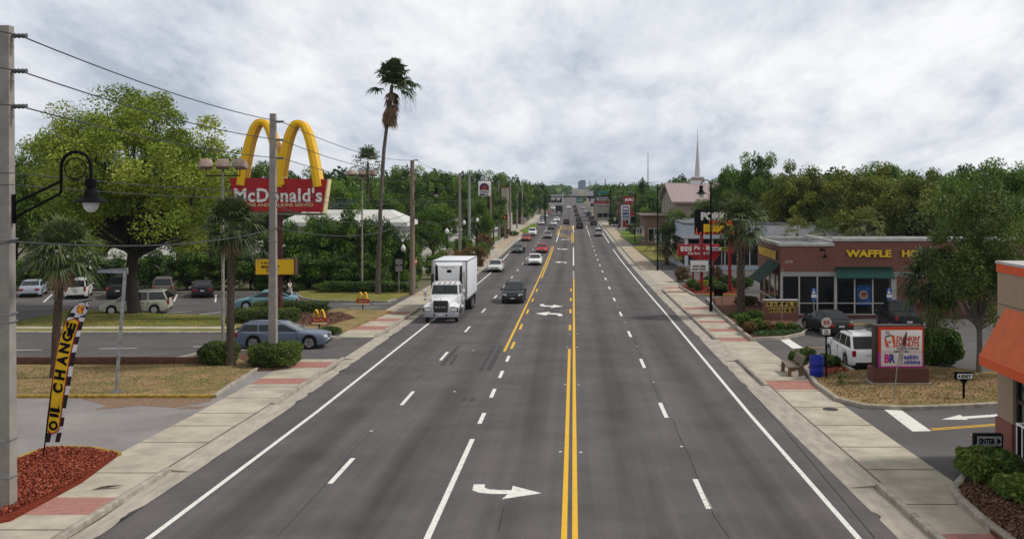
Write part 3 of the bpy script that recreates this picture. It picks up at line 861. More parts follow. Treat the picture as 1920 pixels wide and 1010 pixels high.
car('suv', 962, 568, 'black crossover in the lane beside the white box truck', 'suv', (.016, .018, .02), 180, group=on)
car('sedan', 928, 510, 'silver sedan just behind the white box truck', 'sedan', (.56, .55, .53), 180, group=on)
car('sedan', 1003, 497, 'white sedan directly in front of the bright red car', 'sedan', WHT, 180, group=on)
car('sedan', 1016, 474, 'bright red car close behind the white sedan', 'sedan', (.45, .02, .035), 180, group=on)
car('sedan', 970, 474.5, 'dark grey green sedan in the kerb lane behind the silver one', 'sedan', (.06, .085, .085), 180, group=on)
car('sedan', 986, 452, 'orange red sedan in the kerb lane ahead of a white suv', 'sedan', (.34, .045, .025), 180, group=on)
car('suv', 998, 442, 'white suv behind the orange red sedan', 'suv', WHT, 180, group=on)
car('sedan', 1027, 447, 'dull maroon grey sedan in the lane beside the white suv', 'sedan', (.22, .18, .18), 180, group=on)
car('sedan', 1033, 430, 'charcoal sedan behind the maroon grey sedan', 'sedan', DGY, 180, group=on)
car('sedan', 1015, 421.5, 'small white car in the kerb lane beside the charcoal sedan', 'sedan', WHT, 180, group=on)
car('sedan', 1038, 423, 'pale silver car just behind the charcoal sedan', 'sedan', (.62, .64, .65), 180, group=on)
car('sedan', 1044, 415.5, 'white car directly ahead of the black lorry', 'sedan', WHT, 180, group=on)
car('sedan', 1017, 412, 'dark blue grey car behind the small white car', 'sedan', (.10, .13, .15), 180, group=on)
car('van', 1022, 408, 'pale teal minivan next to the distant red car', 'minivan', (.42, .5, .5), 180, group=on)
car('sedan', 1029.5, 401, 'distant red car in the kerb lane beside the black lorry', 'sedan', (.42, .04, .05), 180, group=on)
car('sedan', 1034, 397, 'distant dark car following the red one', 'sedan', DGY, 180, group=on)
car('van', 1037, 392.5, 'distant white van half hidden beyond the black lorry', 'van', WHT, 180, group=on)
car('suv', 1066, 391, 'white suv coming up beyond the hatched median', 'suv', WHT, 180, group=on)
car('van', 1122, 443, 'silver minivan driving away alone in the kerb lane', 'minivan', (.5, .5, .48), 0, group=aw)
car('pickup', 1087, 429, 'black pickup nearest among the vehicles driving away', 'pickup', BLK, 0, group=aw)
car('suv', 1062, 421, 'black suv waiting in the median lane', 'suv', BLK, 0, group=aw)
car('suv', 1113, 423, 'black suv in the kerb lane beyond the silver minivan', 'suv', (.02, .018, .018), 0, group=aw)
car('sedan', 1109, 412, 'dark maroon car ahead of the black kerb lane suv', 'sedan', (.07, .03, .03), 0, group=aw)
car('suv', 1104, 405, 'dark suv ahead of the maroon car', 'suv', DGY, 0, group=aw)
car('sedan', 1098, 400, 'silver car ahead of the dark suv in the kerb lane', 'sedan', SLV, 0, group=aw)
car('suv', 1085, 416, 'dark grey suv right in front of the black pickup', 'suv', (.05, .05, .055), 0, group=aw)
car('sedan', 1082, 406, 'black car in the inner lane ahead of the dark grey suv', 'sedan', (.03, .035, .05), 0, group=aw)
car('suv', 1079.5, 398.5, 'dark red suv in the inner lane far down the road', 'suv', (.10, .02, .02), 0, group=aw)
car('sedan', 1092.5, 392, 'tiny silver car farthest in the kerb lane', 'sedan', SLV, 0, group=aw)
car('suv', 1078, 390.5, 'tiny maroon suv farthest in the inner lane', 'suv', MAR, 0, group=aw)
# parked or turning
car('wagon', 523, 655, 'slate blue station wagon leaving the driveway behind the utility pole', 'station wagon', (.12, .15, .21), -88, dz=E + .01, group='cars in the burger lot')
car('van', 243, 590, 'pale champagne minivan parked in front of the big oak', 'minivan', (.40, .40, .33), 101, dz=E, group='cars in the burger lot')
car('sedan', 492, 581, 'light blue sedan passing behind the clipped hedge', 'sedan', (.16, .30, .36), 100, dz=E, group='cars in the burger lot')
car('sedan', 367, 558, 'dark navy sedan parked against the shrub wall', 'sedan', (.018, .016, .03), 19, dz=E, group='cars in the burger lot')
car('suv', 293, 556, 'tan grey suv parked behind the champagne minivan', 'suv', (.13, .115, .095), 19, dz=E, group='cars in the burger lot')
car('pickup', 207, 560, 'black pickup parked beyond the bent metal post', 'pickup', BLK, 19, dz=E, group='cars in the burger lot')
car('van', 130, 560, 'white van parked behind the fan palm trunk', 'van', (.6, .6, .56), 19, dz=E, group='cars in the burger lot')
car('sedan', 44, 557, 'silver blue sedan parked beside the concrete pole', 'sedan', (.32, .36, .42), 19, dz=E, group='cars in the burger lot')
car('suv', 1618, 689, 'white crossover parked behind the doughnut shop sign', 'suv', (.80, .80, .80), 2, dz=E, group=pk)
car('sedan', 1562, 629, 'glossy black sedan parked before the brick diner', 'sedan', (.01, .01, .011), 8, dz=E, group=pk)
car('pickup', 1702, 622, 'black pickup under the cabbage palm by the diner', 'pickup', BLK, -4, dz=E, group=pk)
car('pickup', 1376, 503, 'white pickup crossing the tyre shop lot', 'pickup', (.74, .74, .72), -90, dz=E, group=pk)
car('sedan', 1437, 503, 'red car parked by the white tyre shop wall behind the diner corner', 'sedan', (.42, .02, .02), -90, dz=E, group=pk)
# ---------------------------------------------------------------- the box truck
wht = M('truck white', (.76, .77, .78), .35, var=.05, sc=1.5, coat=.4)
boxm = M('cargo box white', (.74, .76, .80), .45, var=.04, sc=.8)
def box_truck():
    y0 = dy(603); x = wx(829, y0)
    t = thing('box_truck', 'white conventional cab truck with refrigerated cargo box coming up the kerb lane', 'truck', (x, y0, G(y0)))
    t.rotation_euler = (0, 0, 0)
    g = math.atan((G(y0 + 8) - G(y0)) / 8); t.rotation_euler.x = g
    # local frame: +Y runs back along the truck, nose at about y = -1.0
    q = MB(); q.box(-1.30, 1.30, 4.2, 12.0, 1.18, 4.02); bx = q.build('cargo_box', boxm, t, bevel=.03)
    q = MB()
    for s in (-1, 1):
        q.box(s * 1.285, s * 1.318, 4.19, 12.01, 1.15, 1.27); q.box(s * 1.285, s * 1.318, 4.19, 12.01, 3.95, 4.04)
    for s in (-1, 1): q.box(s * 1.2, s * 1.32, 4.17, 4.26, 1.15, 4.04)
    q.box(-1.3, 1.3, 4.17, 4.26, 3.96, 4.05)
    q.build('edge_rail', M('dull aluminium', (.42, .43, .45), .4, .6, var=.1), bx)
    q = MB()
    for y in np.arange(5.2, 12, 1.2): q.box(1.300, 1.304, y, y + .02, 1.3, 3.94)
    q.build('panel_seam', M('seam grey', (.52, .54, .57), .5), bx)
    # reefer unit
    q = MB(); q.loft([[(-.98, 4.2, 2.18), (.98, 4.2, 2.18), (.98, 4.2, 3.90), (-.98, 4.2, 3.90)], [(-.95, 3.72, 2.22), (.95, 3.72, 2.22), (.95, 3.72, 3.84), (-.95, 3.72, 3.84)], [(-.72, 3.58, 2.3), (.72, 3.58, 2.3), (.80, 3.58, 3.74), (-.80, 3.58, 3.74)]])
    ru = q.build('refrigeration_unit', wht, t, bevel=.05)
    q = MB()
    for s in (-1, 1): q.loft([[(s * .79, 3.60, 2.4), (s * .86, 3.60, 3.66), (s * .99, 3.735, 3.7), (s * .99, 3.735, 2.36)], [(s * .76, 3.70, 2.4), (s * .8, 3.70, 3.66), (s * .95, 3.8, 3.7), (s * .95, 3.8, 2.36)]])
    q.box(-.12, .22, 3.56, 3.60, 3.18, 3.40)
    q.build('vent', dark_m, ru)
    text('THERMO KING', .95, .075, dark_m, ru, (0, 3.572, 3.56), bold=.02)
    # cab
    cab = MB()
    cab.loft([[(-1.0, 1.35, .85), (1.0, 1.35, .85), (1.0, 1.35, 1.72), (-1.0, 1.35, 1.72)], [(-1.02, 1.4, .85), (1.02, 1.4, .85), (1.03, 1.4, 1.75), (-1.03, 1.4, 1.75)], [(-1.02, 3.1, .85), (1.02, 3.1, .85), (1.03, 3.1, 1.75), (-1.03, 3.1, 1.75)]])
    cab.loft([[(-1.03, 1.38, 1.74), (1.03, 1.38, 1.74), (1.03, 3.1, 1.74), (-1.03, 3.1, 1.74)], [(-.94, 1.72, 2.46), (.94, 1.72, 2.46), (.96, 3.1, 2.46), (-.96, 3.1, 2.46)], [(-.90, 1.75, 2.58), (.90, 1.75, 2.58), (.92, 3.1, 2.62), (-.92, 3.1, 2.62)]])
    cb = cab.build('cab', wht, t, bevel=.05)
    q = MB(); q.add([(-.93, 1.43, 1.80), (.93, 1.43, 1.80), (.86, 1.69, 2.42), (-.86, 1.69, 2.42), (-.93, 1.40, 1.81), (.93, 1.40, 1.81), (.86, 1.66, 2.43), (-.86, 1.66, 2.43)], [(0, 1, 2, 3), (4, 7, 6, 5), (0, 4, 5, 1), (1, 5, 6, 2), (2, 6, 7, 3), (3, 7, 4, 0)])
    ws = q.build('windscreen', glass_l, cb)
    q = MB(); q.box(-.02, .02, 1.5, 1.53, 1.8, 2.42, Matrix.Translation((0, -.02, 0)) @ Matrix.Rotation(0, 4, 'X')); 
    for s in (-1, 1): q.tube([(s * .1, 1.39, 1.8), (s * .5, 1.47, 2.05)], .012, 5)
    q.build('wiper', dark_m, ws)
    for s in (-1, 1):
        q = MB(); q.add([(s * 1.045, 1.62, 1.82), (s * 1.045, 2.75, 1.82), (s * .985, 2.75, 2.42), (s * .985, 1.85, 2.42), (s * 1.0, 1.62, 1.82), (s * 1.0, 2.75, 1.82), (s * .94, 2.75, 2.42), (s * .94, 1.85, 2.42)], [(0, 1, 2, 3), (4, 7, 6, 5), (0, 4, 5, 1), (1, 5, 6, 2), (2, 6, 7, 3), (3, 7, 4, 0)])
        q.build('side_window', glass_m, cb)
    for k in range(5):
        q = MB(); q.box(-.05, .05, 1.62, 1.78, 2.58, 2.66); q.build('marker_lamp', amber_m if k in (1, 2, 3) else chrome, cb, bevel=.02, loc=(-.74 + .37 * k, 0, 0))
    # hood with flared fenders
    h = MB()
    h.loft([[(-.99, 1.40, .95), (-.98, 1.40, 1.66), (-.55, 1.40, 1.80), (.55, 1.40, 1.80), (.98, 1.40, 1.66), (.99, 1.40, .95)],
            [(-.82, .4, .9), (-.80, .4, 1.56), (-.50, .4, 1.70), (.50, .4, 1.70), (.80, .4, 1.56), (.82, .4, .9)],
            [(-.66, -.70, .85), (-.62, -.70, 1.42), (-.48, -.70, 1.56), (.48, -.70, 1.56), (.62, -.70, 1.42), (.66, -.70, .85)],
            [(-.62, -.80, .85), (-.58, -.80, 1.38), (-.46, -.80, 1.50), (.46, -.80, 1.50), (.58, -.80, 1.38), (.62, -.80, .85)]])
    hd = h.build('hood', wht, t, smooth=35)
    for s in (-1, 1):
        q = MB(); q.loft([[(s * .5, -.78, .72), (s * 1.20, -.72, .72), (s * 1.20, -.72, 1.06), (s * .9, -.74, 1.14), (s * .5, -.78, 1.15)],
                          [(s * .5, -.45, .78), (s * 1.22, -.45, .86), (s * 1.22, -.45, 1.12), (s * .95, -.42, 1.28), (s * .5, -.42, 1.3)],
                          [(s * .5, .05, 1.02), (s * 1.23, .05, 1.06), (s * 1.22, .05, 1.20), (s * .98, .05, 1.36), (s * .5, .05, 1.4)],
                          [(s * .5, .55, .80), (s * 1.22, .6, .80), (s * 1.18, .6, 1.05), (s * .98, .6, 1.2), (s * .5, .6, 1.3)]])
        q.build('fender', wht, t, smooth=40)
        q = MB(); q.box(s * .66, s * 1.12, -.80, -.70, .82, 1.0); q.build('headlight', hl_m, t, bevel=.02)
        q = MB(); q.box(s * 1.125, s * 1.21, -.79, -.66, .82, 1.0); q.build('indicator_lamp', amber_m, t, bevel=.02)
        q = MB(); q.box(s * .64, s * 1.215, -.79, -.70, .79, 1.03); q.build('headlight_surround', dark_m, t)
        q = MB(); q.tube([(s * 1.02, 1.5, 2.2), (s * 1.36, 1.25, 2.3), (s * 1.36, 1.25, 1.5), (s * 1.04, 1.45, 1.4)], .018, 6)
        q.box(s * 1.27, s * 1.47, 1.17, 1.27, 1.66, 2.2); q.box(s * 1.28, s * 1.46, 1.17, 1.27, 1.38, 1.6); q.build('wing_mirror', chrome, t, bevel=.02)
    q = MB(); q.box(-.47, .47, -.86, -.78, .80, 1.52); gr = q.build('grille', dark_m, t, bevel=.02)
    q = MB()
    for k in range(9): q.box(-.44, .44, -.885, -.86, .845 + .075 * k, .872 + .075 * k)
    for s in (-1, 1): q.box(s * .455, s * .5, -.89, -.8, .78, 1.54)
    q.box(-.5, .5, -.89, -.8, 1.51, 1.545); q.build('grille_bars', M('grille bar grey', (.11, .11, .12), .4, .5), gr)
    text('MACK', .74, .10, chrome, gr, (0, -.895, 1.10), bold=.03, sp=1.5)
    q = MB(); q.lathe([(.03, 1.5), (.02, 1.56), (.045, 1.6), (.01, 1.66)], 8, (0, -.72, .02)); q.build('hood_ornament', chrome, hd)
    q = MB(); q.loft([[(-1.24, -.62, .42), (-1.24, -.62, .74), (-1.2, -.5, .74), (-1.2, -.5, .42)], [(-1.05, -.98, .42), (-1.05, -.98, .74), (-1.05, -.8, .74), (-1.05, -.8, .42)], [(1.05, -.98, .42), (1.05, -.98, .74), (1.05, -.8, .74), (1.05, -.8, .42)], [(1.24, -.62, .42), (1.24, -.62, .74), (1.2, -.5, .74), (1.2, -.5, .42)]])
    bu = q.build('bumper', M('bumper steel', (.36, .37, .40), .35, .5, var=.15), t, bevel=.02)
    q = MB(); q.box(-.17, .17, -1.0, -.98, .5, .64); q.build('number_plate', plate_m, bu)
    q = MB()
    for s in (-1, 1): q.lathe([(.07, -1.0), (.06, -.985)], 12, (s * .42, 0, .58), axis='y')
    q.build('tow_hole', dark_m, bu)
    q = MB(); q.box(-.42, .42, -.4, 11.6, .62, .95); q.build('chassis', dark_m, t)
    q = MB(); q.tube([(1.12, 3.4, .9), (1.12, 3.4, 3.15)], .085, 10); q.tube([(1.12, 3.4, 3.15), (1.18, 3.5, 3.3)], .08, 10); q.build('exhaust_stack', chrome, t, smooth=40)
    for s in (-1, 1):
        q = MB(); q.tube([(s * .95, 1.7, .68), (s * .95, 3.2, .68)], .30, 16); q.build('fuel_tank', chrome, t, smooth=40)
        q = MB(); q.box(s * .8, s * 1.2, 1.9, 2.5, .38, .42); q.box(s * .8, s * 1.2, 1.9, 2.5, .78, .81); q.build('step', chrome, t)
    q = MB(); q.tube([(-1.15, 3.45, 1.9), (-1.15, 3.45, 2.9), (-1.15, 3.6, 3.05)], .10, 10); q.build('air_intake_pipe', dark_m, t, smooth=40)
    for y, xs in ((0, (1.03,)), (8.9, (.82, 1.12)), (10.2, (.82, 1.12))):
        for s in (-1, 1):
            for xx in xs: wheel(t, s * xx, y, .50, s)
    q = MB()
    for s in (-1, 1): q.box(s * .55, s * 1.27, 11.05, 11.08, .25, 1.1)
    q.build('mud_flap', dark_m, t)
    return t
box_truck()
def far_lorry():
    y0 = dy(405); t = thing('lorry', 'black tractor lorry with a chrome grille far down the oncoming lanes', 'truck', (wx(1048, y0), y0, G(y0)))
    k = MB(); k.box(-1.25, 1.25, 0, 2.4, .7, 3.0); k.box(-1.0, 1.0, -1.2, 0, .7, 1.9); k.box(-1.2, 1.2, .2, 2.4, 3.0, 3.7); k.build('cab', M('lorry black', (.02, .02, .022), .35), t, bevel=.06)
    k = MB(); k.box(-1.28, 1.28, 3.0, 14, 1.1, 4.05); k.build('trailer', M('trailer dark', (.07, .075, .08), .5), t, bevel=.03)
    k = MB(); k.box(-1.1, 1.1, -.03, 0, 2.0, 2.8); k.build('windscreen', glass_l, t)
    k = MB(); k.box(-.55, .55, -1.25, -1.2, .9, 1.75); k.build('grille', chrome, t)
    k = MB(); k.box(-1.24, 1.24, -1.45, -1.2, .4, .75); k.build('bumper', chrome, t)
    for s in (-1, 1):
        k = MB(); k.box(s * .65, s * 1.0, -1.24, -1.2, 1.0, 1.25); k.build('headlight', hl_m, t)
    for y in (-.6, 4.2, 11.5, 12.7):
        for s in (-1, 1): wheel(t, s * 1.05, y, .5, s)
far_lorry()
# ---------------------------------------------------------------- poles, wires, lamps
pole_c = M('pole concrete', (.30, .275, .25), .9, var=.12, sc=3, det=8, bump=.1)
pole_w = M('weathered wood pole', (.26, .20, .15), .9, var=.2, sc=4, det=8, stretch=(6, 6, .6), bump=.2)
blackm = M('black iron', (.006, .006, .007), .6, var=.1, spec=.06)
galv = M('galvanised steel', (.42, .43, .45), .4, .6, var=.25, sc=6)
greyp = M('grey pole', (.30, .31, .31), .6, .2, var=.1)
wirem = M('wire', (.05, .05, .052), .6)
insul = M('insulator', (.10, .11, .12), .4)
def tz(py, d): return wz(py, d) - G(d)
def utility_pole(px, d, h, mat, label, square=.33, group=None, n=4, arms=3, hs=(12.2, 11.3, 10.4)):
    t = thing('utility_pole', label, 'pole', (wx(px, d), d, G(d)), 0, group)
    m = MB()
    m.tube([(0, 0, -.3), (0, 0, h)], [square * .72, square * .5], n)
    m.build('pole', mat, t, smooth=30 if n > 4 else 0)
    for i in range(arms):
        q = MB(); z = hs[i]
        q.tube([(square * .3, 0, z), (square * .3 + .12, 0, z)], .03, 6)
        q.lathe([(.07, square * .3 + .06 + .05 * k) if k % 2 else (.045, square * .3 + .06 + .05 * k) for k in range(8)], 10, (0, 0, z), axis='x')
        q.build('insulator', insul, t)
    return t
up = 'utility poles along the left pavement'
p1 = utility_pole(12, 26.3, 12.45, pole_c, 'thick square concrete utility pole nearest the camera beside the mulch bed', .36)
q = MB()
for z in (.95, 1.9, 4.9, 5.1, 7.0): q.box(-.2, .2, -.21, .2, z, z + .03)
q.build('band', galv, p1)
p2 = utility_pole(512, 51, 12.6, pole_c, 'concrete utility pole standing between the clipped shrubs and the red paved band', .38)
q = MB()
for z in (2.6, 3.6, 4.9, 6.3): q.box(-.2, .2, -.2, .2, z, z + .04)
q.build('band', galv, p2)
utility_pole(773, 92.7, 12.2, pole_w, 'brown wooden utility pole beside the blue bin and stop sign', .36, n=10)
utility_pole(862, 132, 12.2, pole_c, 'tall concrete pole rising behind the cargo box of the truck', .36, group=up)
utility_pole(880, 150, 12.4, greyp, 'pale grey slim pole beside the concrete pole behind the truck', .34, group=up, n=8)
utility_pole(920, 182, 12.0, pole_w, 'wooden pole right of the taco sign beside the walking pedestrian', .36, group=up, n=8)
utility_pole(935, 206, 12.0, pole_c, 'concrete pole left of the red lettered display board', .36, group=up)
for d in (240, 268, 296, 335, 375, 420, 470, 530):
    utility_pole(VX - 14.7 * F / d, d, 12.0, pole_w if d % 2 else pole_c, 'distant utility pole in the row along the left kerb', .34, group='distant poles in the left row', n=6)
PD = [4, 26.3, 51, 92.7, 132, 182, 240, 296, 335, 375, 420, 470, 530]
def line_run(name, label, dx, h, sag, r, hs=None):
    m = MB(); pts = []
    for a, b in zip(PD, PD[1:]):
        za = G(a) + h; zb = G(b) + h
        xa = (-14.55 if a != 51 else -14.88) + dx; xb = (-14.55 if b != 51 else -14.88) + dx
        n = 14 if a < 90 else 7
        sg = sag * min(2.0, ((b - a) / 30) ** 1.5)
        for i in range(n):
            t = i / n
            pts.append((lerp(xa, xb, t), lerp(a, b, t), lerp(za, zb, t) - 4 * sg * t * (1 - t)))
    m.tube(pts, r, 5)
    return tag(m.build('power_line', wirem), label, 'power line')
for h, l, sg in ((12.2, 'topmost wire strung between the left utility poles', .35), (11.3, 'second wire from the top between the left utility poles', .35), (10.4, 'third wire from the top between the left utility poles', .3)):
    line_run('power_line', l, .42, h, sg, .019)
line_run('w', 'upper thin cable passing just under the lamp arm height', .2, 8.7, .12, .016)
line_run('w', 'lower thin cable of the close pair below the lamp arm height', .2, 8.4, .14, .016)
line_run('w', 'thick lowest cable sagging between the left utility poles', .22, 6.95, .55, .026)
def service(label, a, b, sag, r=.012):
    m = MB(); a = Vector(a); b = Vector(b)
    m.tube([a.lerp(b, i / 12) - Vector((0, 0, 4 * sag * i / 12 * (1 - i / 12))) for i in range(13)], r, 5)
    tag(m.build('service_wire', wirem), label, 'power line')
service('wire crossing the avenue above the far signal beam', (wx(1030, 300), 300, wz(342, 300)), (wx(1235, 200), 200, wz(341, 200)), .3, .03)
service('slack cable from the second pole up to the mid wooden pole', (-14.7, 51, G(51) + 8.0), (-14.4, 92.7, G(92.7) + 7.6), .9, .02)
service('slack wire from the second pole down towards the shrubs', (-14.8, 51, G(51) + 8.6), (wx(640, 110), 110, wz(380, 110)), .6)
service('slack wire dropping from the mid pole to the white roofed restaurant', (-14.5, 92.7, G(92.7) + 7.5), (wx(590, 112), 112, wz(412, 112)), .8)
glassw = M('lamp globe glass', (.62, .64, .66), .12, var=.1, spec=.8)
def bell_lamp(root, x, z, k=1.0):
    q = MB(); q.lathe([(.10 * k, .42 * k), (.14 * k, .40 * k), (.14 * k, .22 * k), (.10 * k, .2 * k)], 14, (x, 0, z)); q.lathe([(.10 * k, .2 * k), (.17 * k, .05 * k), (.19 * k, -.05 * k), (.43 * k, -.17 * k), (.43 * k, -.19 * k), (.15 * k, -.16 * k)], 20, (x, 0, z))
    s = q.build('lamp_shade', blackm, root, smooth=35)
    q = MB(); q.lathe([(.19 * k, -.17 * k), (.2 * k, -.24 * k), (.16 * k, -.36 * k), (.08 * k, -.43 * k), (.0, -.45 * k)], 16, (x, 0, z), cap=False); q.build('globe', glassw, root, smooth=60)
def arm_lamp(px, d, pz, label, group=None):
    """goose-neck lamp bracketed to a pole; pz is the height of the lower bracket"""
    t = thing('street_lamp', label, 'street lamp', (wx(px, d) + .2, d, G(d) + pz), 0, group)
    q = MB()
    q.tube([(0, 0, 0), (1.15, 0, .6), (1.2, 0, .68), (1.2, 0, .95)], .035, 8); q.tube([(0, 0, .36), (1.2, 0, .93)], .035, 8)
    q.tube([(0, .0, -.15), (0, 0, .6)], .05, 6)
    arc = [(1.2, 0, .9), (1.2, 0, 1.25)] + [(1.58 - .38 * math.cos(a), 0, 1.3 + .38 * math.sin(a)) for a in np.linspace(0, math.pi, 13)] + [(1.96, 0, .92)]
    q.tube(arc, .042, 8)
    q.tube([(1.56 + .27 * math.cos(a), 0, 1.25 + .27 * math.sin(a)) for a in np.linspace(0, 2 * math.pi, 25)], .017, 6, cap=False)
    q.tube([(1.5 + .13 * math.cos(a), 0, .9 + .1 * math.sin(a)) for a in np.linspace(-2.5, 2.2, 14)], .014, 5)
    q.build('arm', blackm, t, smooth=40)
    bell_lamp(t, 1.96, .58)
arm_lamp(12, 26.3, tz(408, 26.3), 'black gooseneck street lamp bracketed to the nearest concrete pole')
arm_lamp(773, 92.7, tz(372, 92.7), 'black gooseneck street lamp on the brown wooden pole')
def lamp_post(px, d, h, label, lamp=True):
    t = thing('street_light', label, 'street light', (wx(px, d), d, G(d) + E))
    q = MB(); q.tube([(0, 0, -.2), (0, 0, .5), (0, 0, .52), (0, 0, h)], [.13, .13, .095, .06], 8); q.build('post', blackm, t, smooth=40)
    if lamp:
        q = MB(); q.tube([(0, 0, h - .2)] + [(-.38 + .38 * math.cos(a), 0, h - .1 + .4 * math.sin(a)) for a in np.linspace(0, math.pi * .95, 9)], .04, 6); q.build('arm', blackm, t, smooth=40)
        bell_lamp(t, -.74, h - .55, 1.05)
    else:
        q = MB(); q.tube([(0, 0, h - .1), (-.9, 0, h + .1)], .04, 6); q.box(-1.5, -.8, -.12, .12, h + .05, h + .17); q.build('luminaire', galv, t, bevel=.02)
lamp_post(1333, 78, tz(345, 78) - E, 'black street light with bell lamp before the black barbecue sign')
lamp_post(1233, 126, tz(345, 126) - E, 'black street light beside the speed limit sign', False)
lamp_post(1190.5, 199, 9.6, 'black street light between the fresh lawns', False)
lamp_post(1167, 264, 9.6, 'black street light beside the blue petrol price sign', False)
def flood_pole(px, py, ytop, label, dirs):
    d = dy(py, E); t = thing('floodlight_pole', label, 'floodlight pole', (wx(px, d), d, G(d) + E))
    h = tz(ytop, d) - E
    q = MB(); q.tube([(0, 0, -.2), (0, 0, h)], [.10, .065], 8); q.build('pole', M('pale pole', (.36, .33, .28), .6, .2, var=.2), t, smooth=40)
    q = MB(); q.tube([(-.95, 0, h + .15), (-.95, 0, h - .22), (.95, 0, h - .22), (.95, 0, h + .15)], .035, 6); q.tube([(0, 0, h - .25), (0, 0, h + .15)], .05, 6); q.build('cross_arm', dark_m, t, smooth=40)
    fm = M('floodlight bronze', (.34, .25, .20), .5, .2, var=.2)
    for k, x in enumerate((-.98, 0, .98)):
        q = MB(); T = Matrix.Translation((x, 0, h + .42)) @ Matrix.Rotation(R(dirs[k]), 4, 'Z') @ Matrix.Rotation(R(-18), 4, 'X')
        vs = [(-.36, -.33, -.24), (.36, -.33, -.24), (.36, .33, -.22), (-.36, .33, -.22), (-.30, -.27, .24), (.30, -.27, .24), (.34, .30, .12), (-.34, .30, .12)]
        q.add([T @ Vector(v) for v in vs], [(0, 3, 2, 1), (4, 5, 6, 7), (0, 1, 5, 4), (1, 2, 6, 5), (2, 3, 7, 6), (3, 0, 4, 7)])
        q.build('floodlight', fm, t, bevel=.03)
flood_pole(418, 652, 322, 'slim pole with three bronze floodlights in front of the golden arches', (30, 15, -5))
flood_pole(679, 548, 333, 'slim pole with three bronze floodlights left of the tall windswept palm', (30, 10, -20))
# ---------------------------------------------------------------- left signs
redsg = M('sign red', (.40, .012, .018), .4, var=.12, sc=1.2)
ylw = M('sign yellow', (.80, .46, .01), .4, var=.06, sc=2)
ylwp = M('sign pale edge', (.78, .66, .36), .5, var=.1)
sgw = M('sign white', (.78, .78, .76), .45, var=.05)
sgb = M('sign black', (.008, .008, .009), .6, var=.1, spec=.06)
def arch(m, cx, w, h, z0, y0, y1, th, n=22, lean=0.0):
    secs = []
    for i in range(n + 1):
        u = -1 + 2 * i / n
        x = cx + u * w / 2; z = z0 + h * (1 - abs(u) ** 2.5)
        dx = w / 2; dz = -h * 2.5 * abs(u) ** 1.5 * (1 if u > 0 else -1)
        L = math.hypot(dx, dz); nx, nz = dz / L, -dx / L      # inward normal
        t = th * (.75 + .25 * abs(u))
        xi, zi = x + nx * t, z + nz * t
        xm, zm = (x + xi) / 2, (z + zi) / 2
        secs.append([(x, y1, z), (x, y0, z), (xm, y0 - .09, zm), (xi, y0, zi), (xi, y1, zi), (xm, y1 + .09, zm)])
    m.loft(secs, closed=True)
def arches_sign():
    d = 72; x0 = wx(522, d); s = d / F
    t = thing('pole_sign', 'huge red roadside sign topped by two golden arches behind the utility pole', 'sign', (x0, d, G(d) + E))
    X = lambda px: wx(px, d) - x0
    Z = lambda py: tz(py, d) - E
    q = MB(); q.tube([(0, .45, -.3), (0, .45, Z(400))], .17, 10); q.build('pole', M('maroon pole', (.13, .035, .03), .6, var=.2), t, smooth=40)
    q = MB(); q.prism([(X(430), Z(333)), (X(614), Z(336)), (X(605), Z(398)), (X(441), Z(395))], 0, .85)
    b = q.build('sign_board', redsg, t)
    q = MB(); q.prism([(X(614), Z(336)), (X(616.5), Z(336)), (X(607.5), Z(398.5)), (X(605), Z(398))], -.03, .88); q.build('edge_trim', ylwp, t)
    q = MB(); q.prism([(X(441), Z(398)), (X(606), Z(400)), (X(600), Z(404)), (X(470), Z(402))], .1, .75); q.build('base_tray', M('sign tray', (.2, .17, .14), .6), t)
    for a0, a1, top, bot in ((444, 531, 223, 346), (511, 600, 225, 349)):
        pass
    for cx, w, top, bot in ((489.5, 90, 223, 346), (559, 88, 225, 349)):
        q = MB(); arch(q, X(cx), w * s, (bot - top) * s, Z(bot), -.22, .95, .54); q.build('arch', ylw, t, smooth=30)
    text("McDonald's", 164 * s, 27 * s, sgw, t, (X(522), -.05, Z(365.5)), bold=.02, depth=.12, sp=1.08)
    text('BILLIONS AND BILLIONS SERVED', 148 * s, 6.4 * s, ylwp, t, (X(513), -.02, Z(384)), bold=.0, depth=.05)
    # reader board lower on the same pole
    rb = thing('reader_board', 'yellow message board with black letters fixed behind the utility pole', 'sign', (x0, d, G(d) + E))
    q = MB(); q.box(X(480), X(552), -.1, .55, Z(514), Z(486)); q.build('panel', ylw, rb)
    q = MB(); q.box(X(552), X(554.5), -.12, .58, Z(515), Z(485)); q.box(X(478.5), X(552), -.09, .56, Z(486), Z(485)); q.box(X(478.5), X(552), -.09, .56, Z(515), Z(514)); q.build('frame', M('maroon frame', (.10, .04, .03), .6), rb)
    for s_, w, px, py in (('2 FOR $4', 30, 505, 493), ('BREAKFAST', 34, 508, 500), ('DEAL', 17, 509, 507)):
        text(s_, w * s, 5.2 * s, sgb, rb, (X(px), -.11, Z(py)), bold=.03)
arches_sign()
def arrow_sign(px, py, k, label, gl, txt):
    d = dy(py, E + .1); t = thing('entrance_sign', label, 'sign', (wx(px, d), d, G(d) + E + .1), 0, 'small entrance signs with arches'); s = d / F * k
    q = MB(); q.tube([(0, .06, -.2), (0, .06, 12 * s)], .05, 6); q.build('post', sgb, t)
    q = MB(); q.box(-14 * s, 14 * s, 0, .14, 14 * s, 23 * s); q.build('panel', redsg, t, bevel=.01)
    q = MB(); q.box(-13 * s, 13 * s, .01, .13, 10.6 * s, 14 * s); q.build('lower_panel', ylwp, t)
    text(txt, 20 * s, 3.4 * s, ylwp, t, (0, -.005, 18.5 * s), bold=.02)
    for cx in (-5.6, 5.6):
        q = MB(); arch(q, cx * s, 12.5 * s, 15 * s, 23 * s, .02, .12, .085, 16); q.build('arch', ylw, t, smooth=30)
